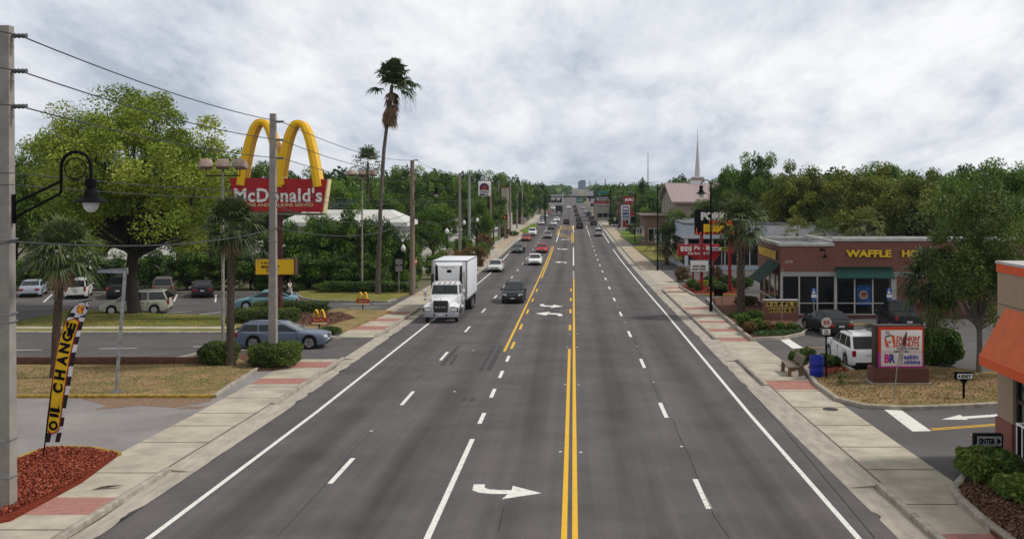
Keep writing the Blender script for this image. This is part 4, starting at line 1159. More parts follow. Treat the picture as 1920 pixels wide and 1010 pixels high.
arrow_sign(598, 618, 1.0, 'small red entrance sign with arches between mulch and driveway kerb', None, 'Drive Thru')
arrow_sign(680, 580, .86, 'farther small red entrance sign with arches on the grass tip', None, 'Thank You')
# feather flag
def feather_flag():
    d = dy(858, E + .1); t = thing('feather_flag', 'tall chequered yellow feather flag reading oil change in red mulch', 'flag', (wx(80, d), d, G(d) + E + .12)); s = d / F
    x0, y0 = 80, 858
    X = lambda px: (px - x0) * s
    Z = lambda py: (y0 - py) * s
    sp = [(80, 862), (84, 834), (90, 780), (98, 720), (108, 660), (120, 610), (133, 580), (148, 568), (172, 564)]
    q = MB(); q.tube([(X(a), .0, Z(b)) for a, b in sp], [.022] * 5 + [.016] * 4, 6); q.build('pole', sgb, t, smooth=60)
    L = [(84.5, 830), (88, 800), (93, 757), (99, 715), (107, 668), (115, 632), (124, 604), (134, 583), (147, 570), (171, 566)]
    Rr = [(111, 830), (119, 800), (127, 757), (135, 715), (142, 668), (149, 632), (156, 604), (162, 585), (168, 573), (173, 565)]
    def at(side, u):
        a = (len(side) - 1) * u; i = min(int(a), len(side) - 2); f = a - i
        return (lerp(side[i][0], side[i + 1][0], f), lerp(side[i][1], side[i + 1][1], f))
    def pt(u, v, o=0):
        a, b = at(L, u), at(Rr, u)
        return (X(lerp(a[0], b[0], v)), -.02 + o + .05 * math.sin(u * 9 + v * 2), Z(lerp(a[1], b[1], v)))
    cloth = MB(); nu, nv = 45, 6
    vs = [pt(i / nu, j / nv) for i in range(nu + 1) for j in range(nv + 1)]
    cloth.v = vs
    for i in range(nu):
        for j in range(nv):
            cloth.f.append([i * (nv + 1) + j, i * (nv + 1) + j + 1, (i + 1) * (nv + 1) + j + 1, (i + 1) * (nv + 1) + j])
            ck = (int(i * 20 / nu) + int(j * 3 / nv)) % 2
            cloth.mi.append(0 if ck else 1)
    cl = cloth.build('cloth', [M('flag white', (.74, .72, .76), .8), M('flag black', (.025, .018, .02), .8)], t)
    def strip(name, u0, u1, va, vb, mat, o):
        q = MB(); n = 26; secs = []
        for i in range(n + 1):
            f = i / n; u = lerp(u0, u1, f)
            e = min(1, min(f, 1 - f) / .05) if name != 'x' else 1
            e = math.sqrt(max(0, 1 - (1 - e) ** 2))
            c = (va + vb) / 2; h = (vb - va) / 2 * max(e, .15)
            secs.append([pt(u, c - h, o), pt(u, c, o), pt(u, c + h, o)])
        q.loft(secs, cap=False); return q.build(name, mat, cl)
    strip('red_border', .055, .70, -.02, .78, M('flag red', (.42, .03, .03), .8), -.008)
    strip('yellow_field', .065, .69, .04, .72, M('flag yellow', (.80, .50, .02), .8), -.016)
    # letters follow the slant of the cloth
    word = 'OIL CHANGE'
    us = [.105, .15, .185, .25, .305, .37, .43, .49, .56, .64]
    us = [.115, .165, .205, 0, .30, .363, .427, .492, .558, .625]
    for ch, u in zip(word, us):
        if ch == ' ': continue
        p = Vector(pt(u, .38, -.03)); p2 = Vector(pt(u + .02, .38, -.03)); dv = (p2 - p).normalized()
        ang = math.atan2(dv.z, dv.x)
        wv = (Vector(pt(u, .66)) - Vector(pt(u, .10))).length
        text(ch, .10 if ch == 'I' else .30, wv, sgb, cl, p, rx=R(90), ry=-ang, bold=.05)
    c = Vector(pt(.81, .5, -.02))
    q = MB(); q.lathe([(.21, 0), (.21, -.012), (.0, -.013)], 24, c, axis='y'); q.build('round_badge', M('badge pale', (.62, .66, .78), .7), cl)
    q = MB(); q.prism([(c.x - .11, c.z - .10), (c.x + .07, c.z - .15), (c.x + .13, c.z + .05), (c.x + .11, c.z + .13), (c.x, c.z + .08), (c.x - .07, c.z + .16)], c.y - .03, c.y - .013); q.build('crest', M('crest red', (.55, .06, .03), .7), cl)
    text('TAKE', .18, .08, ylw, cl, (c.x + .02, c.y - .035, c.z + .08), bold=.04, ry=R(-12)); text('5', .11, .16, ylw, cl, (c.x, c.y - .035, c.z - .06), bold=.05, ry=R(-12))
feather_flag()
def bent_post():
    d = dy(735, E + .1); t = thing('sign_post', 'bare galvanised post leaning with an empty side bracket on dry grass', 'post', (wx(217, d), d, G(d) + E + .1)); s = d / F
    T = Matrix.Identity(4)
    q = MB(); q.tube([(0, 0, -.1), (18 * s, 0, 229 * s)], .075, 4); q.build('post', galv, t)
    q = MB(); q.loft([[(22 * s, -.09, 222 * s), (22 * s, .09, 222 * s), (22 * s, .09, 233 * s), (22 * s, -.09, 233 * s)], [(-36 * s, -.03, 224 * s), (-36 * s, .03, 224 * s), (-36 * s, .03, 229 * s), (-36 * s, -.03, 229 * s)]]); q.build('bracket', galv, t)
    q = MB(); q.tube([(0, 0, 0), (0, 0, .05)], .2, 8); q.box(-.22, .28, -.2, .2, -.03, .03); q.build('base_plate', galv, t)
bent_post()
m = MB(); a = gp(-200, 682, .2); b = gp(385, 683, .2)
m.box(a[0], b[0], a[1] + .1, a[1] + .25, G(a[1]) + E, G(a[1]) + E + .42); tag(m.build('timber_edging', timb, bevel=.01), 'long reddish timber beam edging the back of the dry lawn', 'edging')
def two_panel_sign():
    d = dy(551, E + .1); t = thing('road_sign', 'grey backs of two stacked road signs on a steel post by the hedge', 'road sign', (wx(748, d), d, G(d) + E)); s = d / F
    q = MB(); q.tube([(0, 0, 0), (0, 0, 66 * s)], .04, 6); q.build('post', galv, t)
    for z in (50, 63):
        q = MB(); q.box(-6.5 * s, 6.5 * s, -.05, -.03, (z - 5.5) * s, (z + 4.5) * s); q.build('panel', M('sign back', (.28, .28, .28), .5, .4, var=.2), t)
two_panel_sign()
def stop_sign():
    d = 96; t = thing('stop_sign', 'stop sign seen edge on behind the wooden pole', 'stop sign', (wx(779, d), d, G(d) + E), R(84))
    q = MB(); q.tube([(0, 0, 0), (0, 0, 3.1)], .04, 6); q.build('post', galv, t)
    q = MB(); q.prism([(.38 * math.cos(R(22.5 + 45 * k)), 2.8 + .38 * math.sin(R(22.5 + 45 * k))) for k in range(8)], -.06, -.04); q.build('panel', redsg, t)
    text('STOP', .5, .2, sgw, t, (0, -.065, 2.8), bold=.04)
stop_sign()
d = 94.5; m = MB(); m.lathe([(.26, 0), (.30, .1), (.31, .85), (.33, .87), (.33, .93), (.2, 1.02), (.001, 1.05)], 16)
tag(m.build('litter_bin', M('bin navy', (.015, .025, .12), .5), loc=(wx(763, d), d, G(d) + E), smooth=40), 'dark blue litter bin at the foot of the wooden pole', 'bin')
def globe_lamp(px, py, d, label):
    t = thing('garden_lamp', label, 'lamp', (wx(px, d), d, G(d)), 0, 'white globe lamps in the left planting'); h = tz(py, d)
    q = MB(); q.tube([(0, 0, 0), (0, 0, h - .3)], .05, 6); q.build('post', blackm, t)
    q = MB(); q.lathe([(.10, -.26), (.23, -.1), (.25, .06), (.15, .26), (.04, .36), (.001, .45)], 12, (0, 0, h)); q.build('globe', M('opal white', (.8, .8, .78), .3), t, smooth=50)
globe_lamp(838, 434, 120, 'white acorn globe lamp above the rusty shrub beside the truck box')
globe_lamp(870, 418, 138, 'white acorn globe lamp between the two pale poles')
globe_lamp(895, 413, 150, 'white acorn globe lamp under the taco sign')
globe_lamp(752, 443, 104, 'white acorn globe lamp in the trees left of the wooden pole')
globe_lamp(756, 466, 100, 'lower white acorn globe lamp among leaves near the grey sign backs')
def taco_sign():
    d = 176; t = thing('pole_sign', 'white rounded sign with a bell emblem on a tall post', 'sign', (wx(908, d), d, G(d))); s = d / F
    Z = lambda py: tz(py, d)
    q = MB(); 
    for x in (-8, 8): q.tube([(x * s, .2, 0), (x * s, .2, Z(368))], .09, 6)
    q.build('post', sgb, t)
    q = MB(); q.box(-11.5 * s, 11.5 * s, 0, .5, Z(368), Z(340)); b = q.build('panel', sgw, t, bevel=.14, seg=3)
    q = MB(); q.prism([(8.8 * s * math.cos(a), 0 + 9.2 * s * math.sin(a)) for a in np.linspace(0, math.pi, 17)] + [(-8.8 * s, -2.5 * s), (-7 * s, -4 * s), (8.8 * s, -4 * s)], -.03, 0); o = q.build('emblem_arch', M('purple', (.05, .02, .09), .4), b); o.location.z = Z(352.5)
    q = MB(); q.prism([(-4.5 * s, -2 * s), (-4 * s, 3 * s), (-1 * s, 6.5 * s), (2 * s, 5.5 * s), (5 * s, 1.5 * s), (9.2 * s, -.2 * s), (8.2 * s, -1.5 * s), (3 * s, -2.2 * s), (.5 * s, -4.6 * s), (-3.2 * s, -4 * s)], -.06, -.03); o = q.build('emblem_bell', M('bell red', (.38, .02, .04), .4), b); o.location.z = Z(352.5)
    q = MB(); q.lathe([(1.4 * s, -.075), (1.2 * s, -.06)], 12, (-1 * s, 0, -3.4 * s), axis='y'); o = q.build('emblem_clapper', ylw, b); o.location.z = Z(352.5)
    text('TACO', 18 * s, 3.6 * s, M('navy letters', (.02, .015, .06), .5), t, (0, -.02, Z(360)), bold=.06); text('BELL', 18 * s, 3.8 * s, MC['navy letters'], t, (0, -.02, Z(365)), bold=.06)
taco_sign()
def led_sign():
    d = 208; t = thing('display_board', 'black electronic display board with red lit text near the left kerb', 'sign', (wx(942, d), d, G(d))); s = d / F
    Z = lambda py: tz(py, d)
    for x in (-5, 5):
        q = MB(); q.tube([(x * s, .2, 0), (x * s, .2, Z(412))], .1, 6); q.build('post', greyp, t)
    q = MB(); q.box(-9 * s, 9 * s, 0, .4, Z(413), Z(402)); q.build('panel', sgb, t)
    text('1.99', 13 * s, 6 * s, M('led red', (.9, .03, .03), .5, emit=.5), t, (0, -.02, Z(407.5)), bold=.03)
led_sign()
def bus_sign(): pass
# ---------------------------------------------------------------- right side signs and furniture
brick = brickmat('diner brick', (.15, .044, .030), (.20, .066, .045), (.19, .13, .11), 2.3)
brickd = brickmat('dark brick', (.095, .026, .02), (.13, .04, .03), (.12, .07, .06), 2.4)
orange_m = M('sign orange', (.72, .10, .02), .45, var=.06)
def doughnut_sign():
    d = dy(720, E + .1); x0 = wx(1689, d); t = thing('monument_sign', 'orange and pink framed doughnut and ice cream sign on brick base', 'sign', (x0, d, G(d) + E + .1)); s = d / F
    X = lambda px: wx(px, d) - x0
    Z = lambda py: tz(py, d) - E - .1
    q = MB(); q.box(X(1637), X(1742), 0, .9, -.2, Z(690)); q.build('brick_base', brickd, t)
    q = MB(); q.box(X(1633), X(1746), -.1, 1.0, -.2, .06); q.build('footing', kerb_m, t)
    q = MB(); q.box(X(1643.5), X(1735), .12, .75, Z(690), Z(611)); cab = q.build('cabinet', M('sign bronze', (.05, .03, .025), .5), t, bevel=.01)
    q = MB(); q.box(X(1648), X(1733), .09, .119, Z(659), Z(613)); q.build('upper_border', M('sign red orange', (.60, .055, .02), .45, var=.06), cab)
    q = MB(); q.box(X(1648), X(1733), .09, .119, Z(690), Z(659)); q.build('lower_border', M('sign magenta', (.50, .05, .28), .45), cab)
    q = MB(); q.box(X(1653), X(1730), .07, .09, Z(686.5), Z(619)); fc = q.build('face', M('sign face', (.70, .67, .66), .45, var=.04), cab, bevel=.005)
    red = M('letter orange red', (.62, .06, .03), .5); mag = M('letter magenta', (.60, .03, .25), .5); blu = M('letter blue', (.04, .05, .35), .5); brn = M('letter brown', (.09, .04, .03), .5)
    y = .066
    text("DUNKIN'", 44 * s, 10 * s, red, fc, (X(1704), y, Z(635)), bold=.035); text('DONUTS', 43 * s, 9.5 * s, red, fc, (X(1703), y, Z(645.5)), bold=.035)
    text('COFFEE & MORE', 42 * s, 4 * s, brn, fc, (X(1703), y, Z(653.5)), bold=.02)
    text('DRIVE THRU', 30 * s, 3.4 * s, brn, fc, (X(1691), y, Z(659.4)), bold=.05)
    q = MB(); q.box(X(1648), X(1673), y - .002, y + .01, Z(659.8), Z(659)); q.box(X(1708), X(1733), y - .002, y + .01, Z(659.8), Z(659)); q.build('rule', red, fc)
    # cup
    q = MB(); q.prism([(X(1662), Z(651)), (X(1659), Z(634)), (X(1678), Z(628)), (X(1680), Z(651))], y - .002, y + .01); q.build('emblem_ground', orange_m, fc)
    q = MB(); q.prism([(X(1661), Z(632)), (X(1672), Z(629)), (X(1676), Z(649)), (X(1669), Z(652))], y - .012, y - .002); cup = q.build('cup', sgw, fc)
    q = MB(); q.prism([(X(1660), Z(633)), (X(1673), Z(629.5)), (X(1673), Z(627)), (X(1660), Z(630.5))], y - .018, y - .012); q.build('lid', brn, fc)
    text('DD', 6 * s, 4.5 * s, red, fc, (X(1669), y - .014, Z(641)), bold=.06, ry=R(-12))
    for px in (1663, 1667):
        q = MB(); q.tube([(X(px + 1.5 * math.sin(k * 1.3)), y, Z(627 - k * 1.2)) for k in range(6)], .016, 5); q.build('steam', brn, fc)
    text('B', 10 * s, 17 * s, mag, fc, (X(1664), y, Z(672)), bold=.05); text('R', 11 * s, 17 * s, blu, fc, (X(1674), y, Z(672)), bold=.05)
    text('askin', 27 * s, 9 * s, blu, fc, (X(1709), y, Z(669)), bold=.03); text('obbins', 31 * s, 9 * s, blu, fc, (X(1711), y, Z(678.5)), bold=.03)
    text('B', 7 * s, 8.5 * s, mag, fc, (X(1691), y, Z(669)), bold=.04); text('R', 7 * s, 8.5 * s, mag, fc, (X(1691), y, Z(679)), bold=.04)
doughnut_sign()
def torn_flag():
    d = dy(746, E + .1) - .1; t = thing('torn_flag', 'leaning thin pole with a tattered brown flag in front of the doughnut sign', 'flag', (wx(1676, d), d, G(d) + E + .1)); s = d / F
    q = MB(); q.tube([(0, 0, -.1), (6 * s, 0, 60 * s), (16 * s, 0, 110 * s), (24 * s, 0, 126 * s)], .022, 6); q.build('pole', greyp, t)
    q = MB(); q.loft([[(10 * s, -.02, 62 * s), (16 * s, .02, 66 * s)], [(11 * s, .02, 84 * s), (18 * s, -.02, 84 * s)], [(15 * s, -.02, 100 * s), (22 * s, .02, 99 * s)]], cap=False); q.build('lower_cloth', M('faded cloth', (.45, .38, .36), .9, var=.3, sc=5), t)
    q = MB(); q.loft([[(15 * s, .0, 98 * s), (19 * s, .03, 98 * s), (22 * s, 0, 100 * s)], [(17 * s, -.03, 112 * s), (21 * s, .02, 112 * s), (24 * s, -.02, 112 * s)], [(23 * s, 0, 126 * s), (24 * s, 0, 126 * s), (25 * s, .0, 126 * s)]], cap=False); q.build('upper_cloth', M('brown cloth', (.22, .06, .04), .9, var=.3, sc=5), t)
torn_flag()
def small_sign(px, py, w, h, ph, txt, label, right, lit):
    d = dy(py, E + .1) if py else ph; t = thing('direction_sign', label, 'sign', (wx(px, d), d, G(d) + E + .1)); s = d / F
    return t, d, s
def direction_sign(px, base, top, bot, w, txt, right, label, d=None):
    d = d or dy(base, E + .1); t = thing('direction_sign', label, 'sign', (wx(px, d), d, G(d) + E + .1)); s = d / F
    Z = lambda py: tz(py, d) - E - .1
    q = MB(); q.tube([(0, 0, -.2), (0, 0, Z(bot))], [.05, .05], 8); q.lathe([(.05, Z(bot) - .18), (.17, Z(bot))], 8, (0, 0, 0)); q.build('post', blackm, t)
    q = MB(); q.box(-w * s / 2, w * s / 2, -.12, .12, Z(bot), Z(top)); q.build('cabinet', blackm, t, bevel=.015)
    q = MB(); q.box(-w * s * .43, w * s * .43, -.135, -.12, Z(bot) + .055, Z(top) - .055); f = q.build('face', sgw if txt == 'EXIT' else M('grey face', (.45, .46, .46), .5), t)
    zc = (Z(bot) + Z(top)) / 2; k = 1 if right else -1
    h = (Z(top) - Z(bot)) * .42
    text(txt, w * s * .56, h, sgb, f, (-k * w * s * .08, -.14, zc), bold=.04)
    q = MB(); a = k * w * s * .27; q.prism([(a, zc - h * .62), (a + k * h * .75, zc), (a, zc + h * .62)], -.142, -.136); q.build('arrow_mark', sgb, f)
direction_sign(1807, 746, 697, 711, 33, 'EXIT', False, 'small white exit sign on a black post beside the dry lawn kerb')
direction_sign(1852, None, 812, 837, 53, 'ENTER', True, 'black framed enter sign rising behind the leafy hedge', d=31.0)
def bus_stop():
    d = dy(708, E + .1); t = thing('bus_stop_sign', 'round pale bus stop sign on a thin black post beside the blue barrel', 'sign', (wx(1549, d), d, G(d) + E + .1)); s = d / F
    q = MB(); q.tube([(0, 0, -.1), (0, 0, 116 * s)], .04, 8); q.build('post', blackm, t)
    rim = M('bus sign rim', (.45, .42, .40), .5); pale = M('bus sign pale', (.62, .55, .52), .5)
    q = MB(); q.lathe([(9.8 * s, -.05), (9.8 * s, -.07), (8.6 * s, -.075)], 24, (0, 0, 104 * s), axis='y'); q.build('disc', rim, t)
    q = MB(); q.lathe([(8.5 * s, -.076), (8.5 * s, -.082)], 24, (0, 0, 104 * s), axis='y'); q.build('disc_face', pale, t)
    lt = M('bus letter', (.35, .12, .10), .6)
    for x in (-3, 3):
        q = MB(); q.box((x - 2.4) * s, (x + 2.4) * s, -.09, -.083, 100 * s, 108 * s); q.box((x - 1.6) * s, (x + 1.6) * s, -.094, -.09, 103 * s, 106.5 * s); q.build('bus_mark', lt, t)
    q = MB(); q.box(-7.2 * s, 7.2 * s, -.06, -.045, 81 * s, 91.5 * s); q.build('plate', sgw, t, bevel=.01)
    text('LINK', 8 * s, 3 * s, sgb, t, (0, -.066, 88.5 * s), bold=.03); text('102', 9 * s, 3.5 * s, sgb, t, (0, -.066, 84 * s), bold=.03)
bus_stop()
def bench():
    bd = dy(706, E); t = thing('bench', 'weathered wooden bench facing the road beside the blue barrel', 'bench', (wx(1492, bd), bd + .9, G(bd + .9) + E), R(0))
    wd = M('grey bench slats', (.27, .22, .16), .9, var=.25, sc=6, stretch=(4, .6, 4)); fr = M('bench timber frame', (.24, .14, .07), .9, var=.2, sc=5)
    q = MB()
    for x in (-.30, -.16, -.02, .12): q.box(x, x + .11, -.9, .9, .43, .47)
    q.build('seat', wd, t)
    q = MB()
    for k in range(3):
        x = .28 + .05 * k; z = .52 + .14 * k; q.add([(x, -.9, z), (x + .04, -.9, z), (x + .07, -.9, z + .11), (x + .03, -.9, z + .11), (x, .9, z), (x + .04, .9, z), (x + .07, .9, z + .11), (x + .03, .9, z + .11)], [(0, 1, 2, 3), (4, 7, 6, 5), (0, 4, 5, 1), (1, 5, 6, 2), (2, 6, 7, 3), (3, 7, 4, 0)])
    q.build('backrest', wd, t)
    for y in (-.8, .72):
        q = MB(); q.prism([(-.34, 0), (-.18, 0), (-.16, .34), (.18, .34), (.16, 0), (.34, 0), (.40, .5), (.52, .98), (.44, .98), (.30, .43), (-.32, .43)], y, y + .09, 'y'); q.build('end_frame', fr, t)
bench()
d = dy(705, E + .1); m = MB()
m.lathe([(.30, 0), (.315, .06), (.315, .30), (.328, .33), (.315, .36), (.315, .62), (.328, .65), (.315, .68), (.315, .94), (.30, 1.0), (.27, 1.0), (.26, .9), (.001, .9)], 24)
tag(m.build('barrel', M('barrel blue', (.012, .03, .33), .35, var=.15, sc=4), loc=(wx(1531, d), d, G(d) + E + .05), smooth=40), 'bright blue plastic barrel used as a litter bin by the bench', 'barrel')
def parking_sign(px, d, label):
    t = thing('parking_sign', label, 'sign', (wx(px, d), d, G(d) + E), 0, 'blue disabled parking signs'); s = d / F
    q = MB(); q.tube([(0, 0, 0), (0, 0, 2.55)], .03, 6); q.build('post', greyp, t)
    bl = M('sign blue', (.02, .09, .42), .5)
    q = MB(); q.box(-.17, .17, -.05, -.03, 2.15, 2.52); q.build('panel', bl, t)
    q = MB(); q.lathe([(.035, -.056), (.03, -.05)], 10, (-.01, 0, 2.46), axis='y'); q.box(-.03, .0, -.056, -.05, 2.3, 2.43); q.box(-.03, .08, -.056, -.05, 2.3, 2.33); q.box(.06, .09, -.056, -.05, 2.2, 2.33)
    q.lathe([(.10, -.056), (.09, -.051)], 14, (-.02, 0, 2.27), axis='y'); q.build('wheelchair_mark', sgw, t)
    q = MB(); q.box(-.17, .17, -.05, -.03, 1.92, 2.13); q.build('plate', sgw, t)
    q = MB(); q.box(-.17, .17, -.05, -.03, 1.72, 1.90); q.build('lower_plate', bl, t)
parking_sign(1526, 68, 'blue disabled parking sign by the diner window behind the black sedan')
parking_sign(1667, 68, 'blue disabled parking sign at the right end of the diner window')
def diner_monument():
    d = dy(600, E + .1); x0 = wx(1463, d); t = thing('monument_sign', 'low brick diner sign with black letters on yellow tiles in the shrubs', 'sign', (x0, d, G(d) + E + .1)); s = d / F
    X = lambda px: wx(px, d) - x0
    Z = lambda py: tz(py, d) - E - .1
    q = MB(); q.box(X(1433), X(1496.5), 0, .5, -.2, Z(563.5)); q.build('brick_body', brick, t)
    q = MB(); q.box(X(1432), X(1497.5), -.04, .54, Z(563.5), Z(562)); q.build('cap', M('cap grey', (.42, .42, .41), .6), t)
    yt = M('tile yellow', (.62, .43, .10), .5, var=.1)
    for word, y0, y1, xs in (('WAFFLE', 565, 574.5, [1436.5 + 10.1 * k for k in range(6)]), ('HOUSE', 576.5, 586, [1441.5 + 10.1 * k for k in range(5)])):
        q = MB(); q.box(X(xs[0] - .4), X(xs[-1] + 10), -.02, 0, Z(y1 + .4), Z(y0 - .4)); bb = q.build('letter_row', sgb, t)
        for ch, px in zip(word, xs):
            q = MB(); q.box(X(px), X(px + 9.4), -.035, -.02, Z(y1), Z(y0)); o = q.build('letter_tile', yt, bb)
            text(ch, 7 * s, 7.4 * s, sgb, o, (X(px + 4.7), -.04, Z((y0 + y1) / 2)), bold=.06)
    q = thing('flag_pole', 'bare thin pole in front of the low brick diner sign', 'pole', (wx(1466, d - 1.2), d - 1.2, G(d - 1.2) + E + .1))
    m = MB(); m.tube([(0, 0, 0), (.04, 0, 3.6)], .02, 6); m.build('pole', M('faded red pole', (.42, .34, .32), .6), q)
diner_monument()
def bbq_sign():
    d = dy(545, E + .1); x0 = wx(1317, d); t = thing('pole_sign', 'black barbecue sign with flames on two red posts', 'sign', (x0, d, G(d) + E)); s = d / F
    X = lambda px: wx(px, d) - x0
    Z = lambda py: tz(py, d) - E
    red = M('post red', (.30, .02, .02), .5, var=.15)
    for px in (1316, 1369):
        q = MB(); q.box(X(px - 2.8), X(px + 2.8), .1, .4, -.2, Z(438)); q.build('post', red, t)
    q = MB(); q.box(X(1303), X(1400), 0, .5, Z(440), Z(393)); b = q.build('panel', sgb, t, bevel=.02)
    text("PORKIE'S", 72 * s, 16 * s, M('letter cream', (.72, .70, .64), .5), b, (X(1350), -.02, Z(405)), bold=.07)
    text('ORIGINAL', 46 * s, 8 * s, orange_m, b, (X(1352), -.02, Z(416.5)), bold=.04); text('BBQ', 58 * s, 17 * s, ylw, b, (X(1348), -.02, Z(428.5)), bold=.08)
    q = MB()
    for k in range(12):
        px = 1306 + k * 7.6; h = (9, 4, 6, 3)[k % 4]
        q.prism([(X(px - 3), Z(439)), (X(px + 3), Z(439)), (X(px + 1.6), Z(439 - h * .5)), (X(px + .5), Z(439 - h * 1.5)), (X(px - 1.5), Z(439 - h * .7))], -.02, 0)
    q.build('flames', orange_m, b)
    # white letter board on the same posts
    r = thing('reader_board', 'white letter board with a green edge low on the red posts', 'sign', (x0, d - .3, G(d) + E))
    q = MB(); q.box(X(1294), X(1327), -.05, .12, Z(508), Z(488)); p = q.build('panel', sgw, r)
    q = MB(); q.box(X(1292.6), X(1294), -.06, .14, Z(509), Z(487)); q.box(X(1327), X(1328.4), -.06, .14, Z(509), Z(487)); q.box(X(1294), X(1327), -.06, .14, Z(509), Z(508)); q.box(X(1294), X(1327), -.06, .14, Z(488), Z(487)); q.build('frame', M('sign frame grey', (.2, .24, .22), .5), r)
    text('SAVE TIME', 24 * s, 4 * s, sgb, p, (X(1310), -.06, Z(498.5)), bold=.05); text('BOOK TODAY', 26 * s, 4 * s, sgb, p, (X(1310), -.06, Z(504)), bold=.05)
bbq_sign()
def tyre_sign():
    d = 104; x0 = wx(1310, d); t = thing('tyre_shop_sign', 'wide red tyre shop sign with white lettering behind the red posts', 'sign', (x0, d, G(d) + E)); s = d / F
    X = lambda px: wx(px, d) - x0
    Z = lambda py: tz(py, d) - E
    q = MB(); q.box(X(1271), X(1349), 0, .4, Z(479), Z(458)); b = q.build('panel', redsg, t, bevel=.02)
    q = MB(); q.prism([(X(1292), Z(479)), (X(1349), Z(479)), (X(1340), Z(489)), (X(1312), Z(489))], .02, .38); q.build('lower_panel', redsg, t)
    for px in (1300, 1338):
        q = MB(); q.tube([(X(px), .2, 0), (X(px), .2, Z(479))], .1, 6); q.build('post', M('post dark red', (.2, .02, .02), .5), t)
    for k in range(3):
        q = MB(); q.lathe([(3.6 * s, -.015), (3.4 * s, -.0)], 14, (X(1279 + k * 7.4), 0, Z(465)), axis='y'); q.box(X(1279 + k * 7.4) - 2.6 * s, X(1279 + k * 7.4) + 2.6 * s, -.014, .0, Z(471), Z(467.5)); hd = q.build('head_mark', sgw, b)
        q = MB(); q.box(X(1279 + k * 7.4) - 2 * s, X(1279 + k * 7.4) + 2 * s, -.02, -.016, Z(466.2), Z(465.2)); q.build('face_mark', redsg, hd)
    text('Pep Boys', 46 * s, 9.5 * s, sgw, b, (X(1324), -.02, Z(465.5)), bold=.04, shear=.15)
    text('Auto Service & Tires', 46 * s, 5.5 * s, sgw, b, (X(1312), -.02, Z(474.5)), bold=.03)
    u = thing('hours_sign', 'slim white and yellow strip sign right of the red tyre sign', 'sign', (x0, d - .5, G(d) + E))
    q = MB(); q.tube([(X(1352), .1, 0), (X(1352), .1, Z(463))], .05, 6); q.build('post', greyp, u)
    q = MB(); q.box(X(1326), X(1350), 0, .1, Z(469), Z(463)); q.build('panel', sgw, u); q = MB(); q.box(X(1350), X(1367), 0, .1, Z(469), Z(463)); q.build('yellow_panel', M('lime yellow', (.66, .60, .05), .5), u)
    text('LAKEVIEW', 19 * s, 3 * s, sgb, u, (X(1338), -.02, Z(466)), bold=.03); text('HOTEL', 14 * s, 4 * s, sgb, u, (X(1358), -.02, Z(466)), bold=.05)
tyre_sign()
def yard_sign(px, py, w, h, mat, txt, label, leg=.35):
    d = dy(py, E + .1); t = thing('yard_sign', label, 'sign', (wx(px, d), d, G(d) + E + .1)); s = d / F
    for x in (-w * s * .4, w * s * .4):
        q = MB(); q.tube([(x, 0, -.1), (x, 0, leg)], .02, 5); q.build('leg', sgb, t)
    q = MB(); q.box(-w * s / 2, w * s / 2, -.03, .03, leg - .1, leg - .1 + h * s); q.build('panel', mat, t)
    for i, tx in enumerate(txt): text(tx, w * s * .7, h * s * .28, sgb, t, (0, -.036, leg - .1 + h * s * (.68 - .38 * i)), bold=.04)
yard_sign(1321, 541, 14, 10, M('acid yellow', (.60, .66, .04), .6), ('TRY OUR', 'SPECIALS'), 'tilted acid yellow yard sign in the red mulch', .4)
yard_sign(1347, 570, 17, 14, sgb, (), 'black framed low sign at the driveway edge behind the street light', .75)
yard_sign(1295, 522, 12, 5, sgw, (), 'small white yard sign beside the rusty bush', .5)
def speed_sign():
    d = 150; t = thing('speed_limit_sign', 'white speed limit 35 sign on the lawn behind the street light', 'road sign', (wx(1234, d), d, G(d) + E)); s = d / F
    for x in (-5, 5): 
        q = MB(); q.tube([(x * s, 0, 0), (x * s, 0, 2.4)], .04, 6); q.build('post', greyp, t)
    q = MB(); q.box(-6 * s, 6 * s, -.06, -.03, tz(456, d), tz(440, d)); q.build('panel', sgw, t)
    text('SPEED', 9.5 * s, 2.5 * s, sgb, t, (0, -.07, tz(442.5, d)), bold=.05); text('LIMIT', 9 * s, 2.5 * s, sgb, t, (0, -.07, tz(446, d)), bold=.05); text('35', 9 * s, 6.5 * s, sgb, t, (0, -.07, tz(451.5, d)), bold=.06)
speed_sign()
def white_sign(px, py, top, d, w, label):
    t = thing('road_sign', label, 'road sign', (wx(px, d), d, G(d) + E)); s = d / F
    q = MB(); q.tube([(0, 0, 0), (0, 0, tz(top, d))], .05, 6); q.build('post', greyp, t)
    q = MB(); q.box(-w * s / 2, w * s / 2, -.06, -.04, tz(py, d), tz(top, d)); q.build('panel', sgw, t)
    q = MB(); q.box(-w * s * .12, w * s * .12, -.07, -.061, tz(py, d) + .3, tz(top, d) - .3); q.build('mark', sgb, t)
white_sign(1196.5, 440, 427, 200, 8, 'white lane sign beside the black street light by the lawns')
white_sign(1153, 414, 408, 282, 4, 'tiny white sign near the far signal pole')
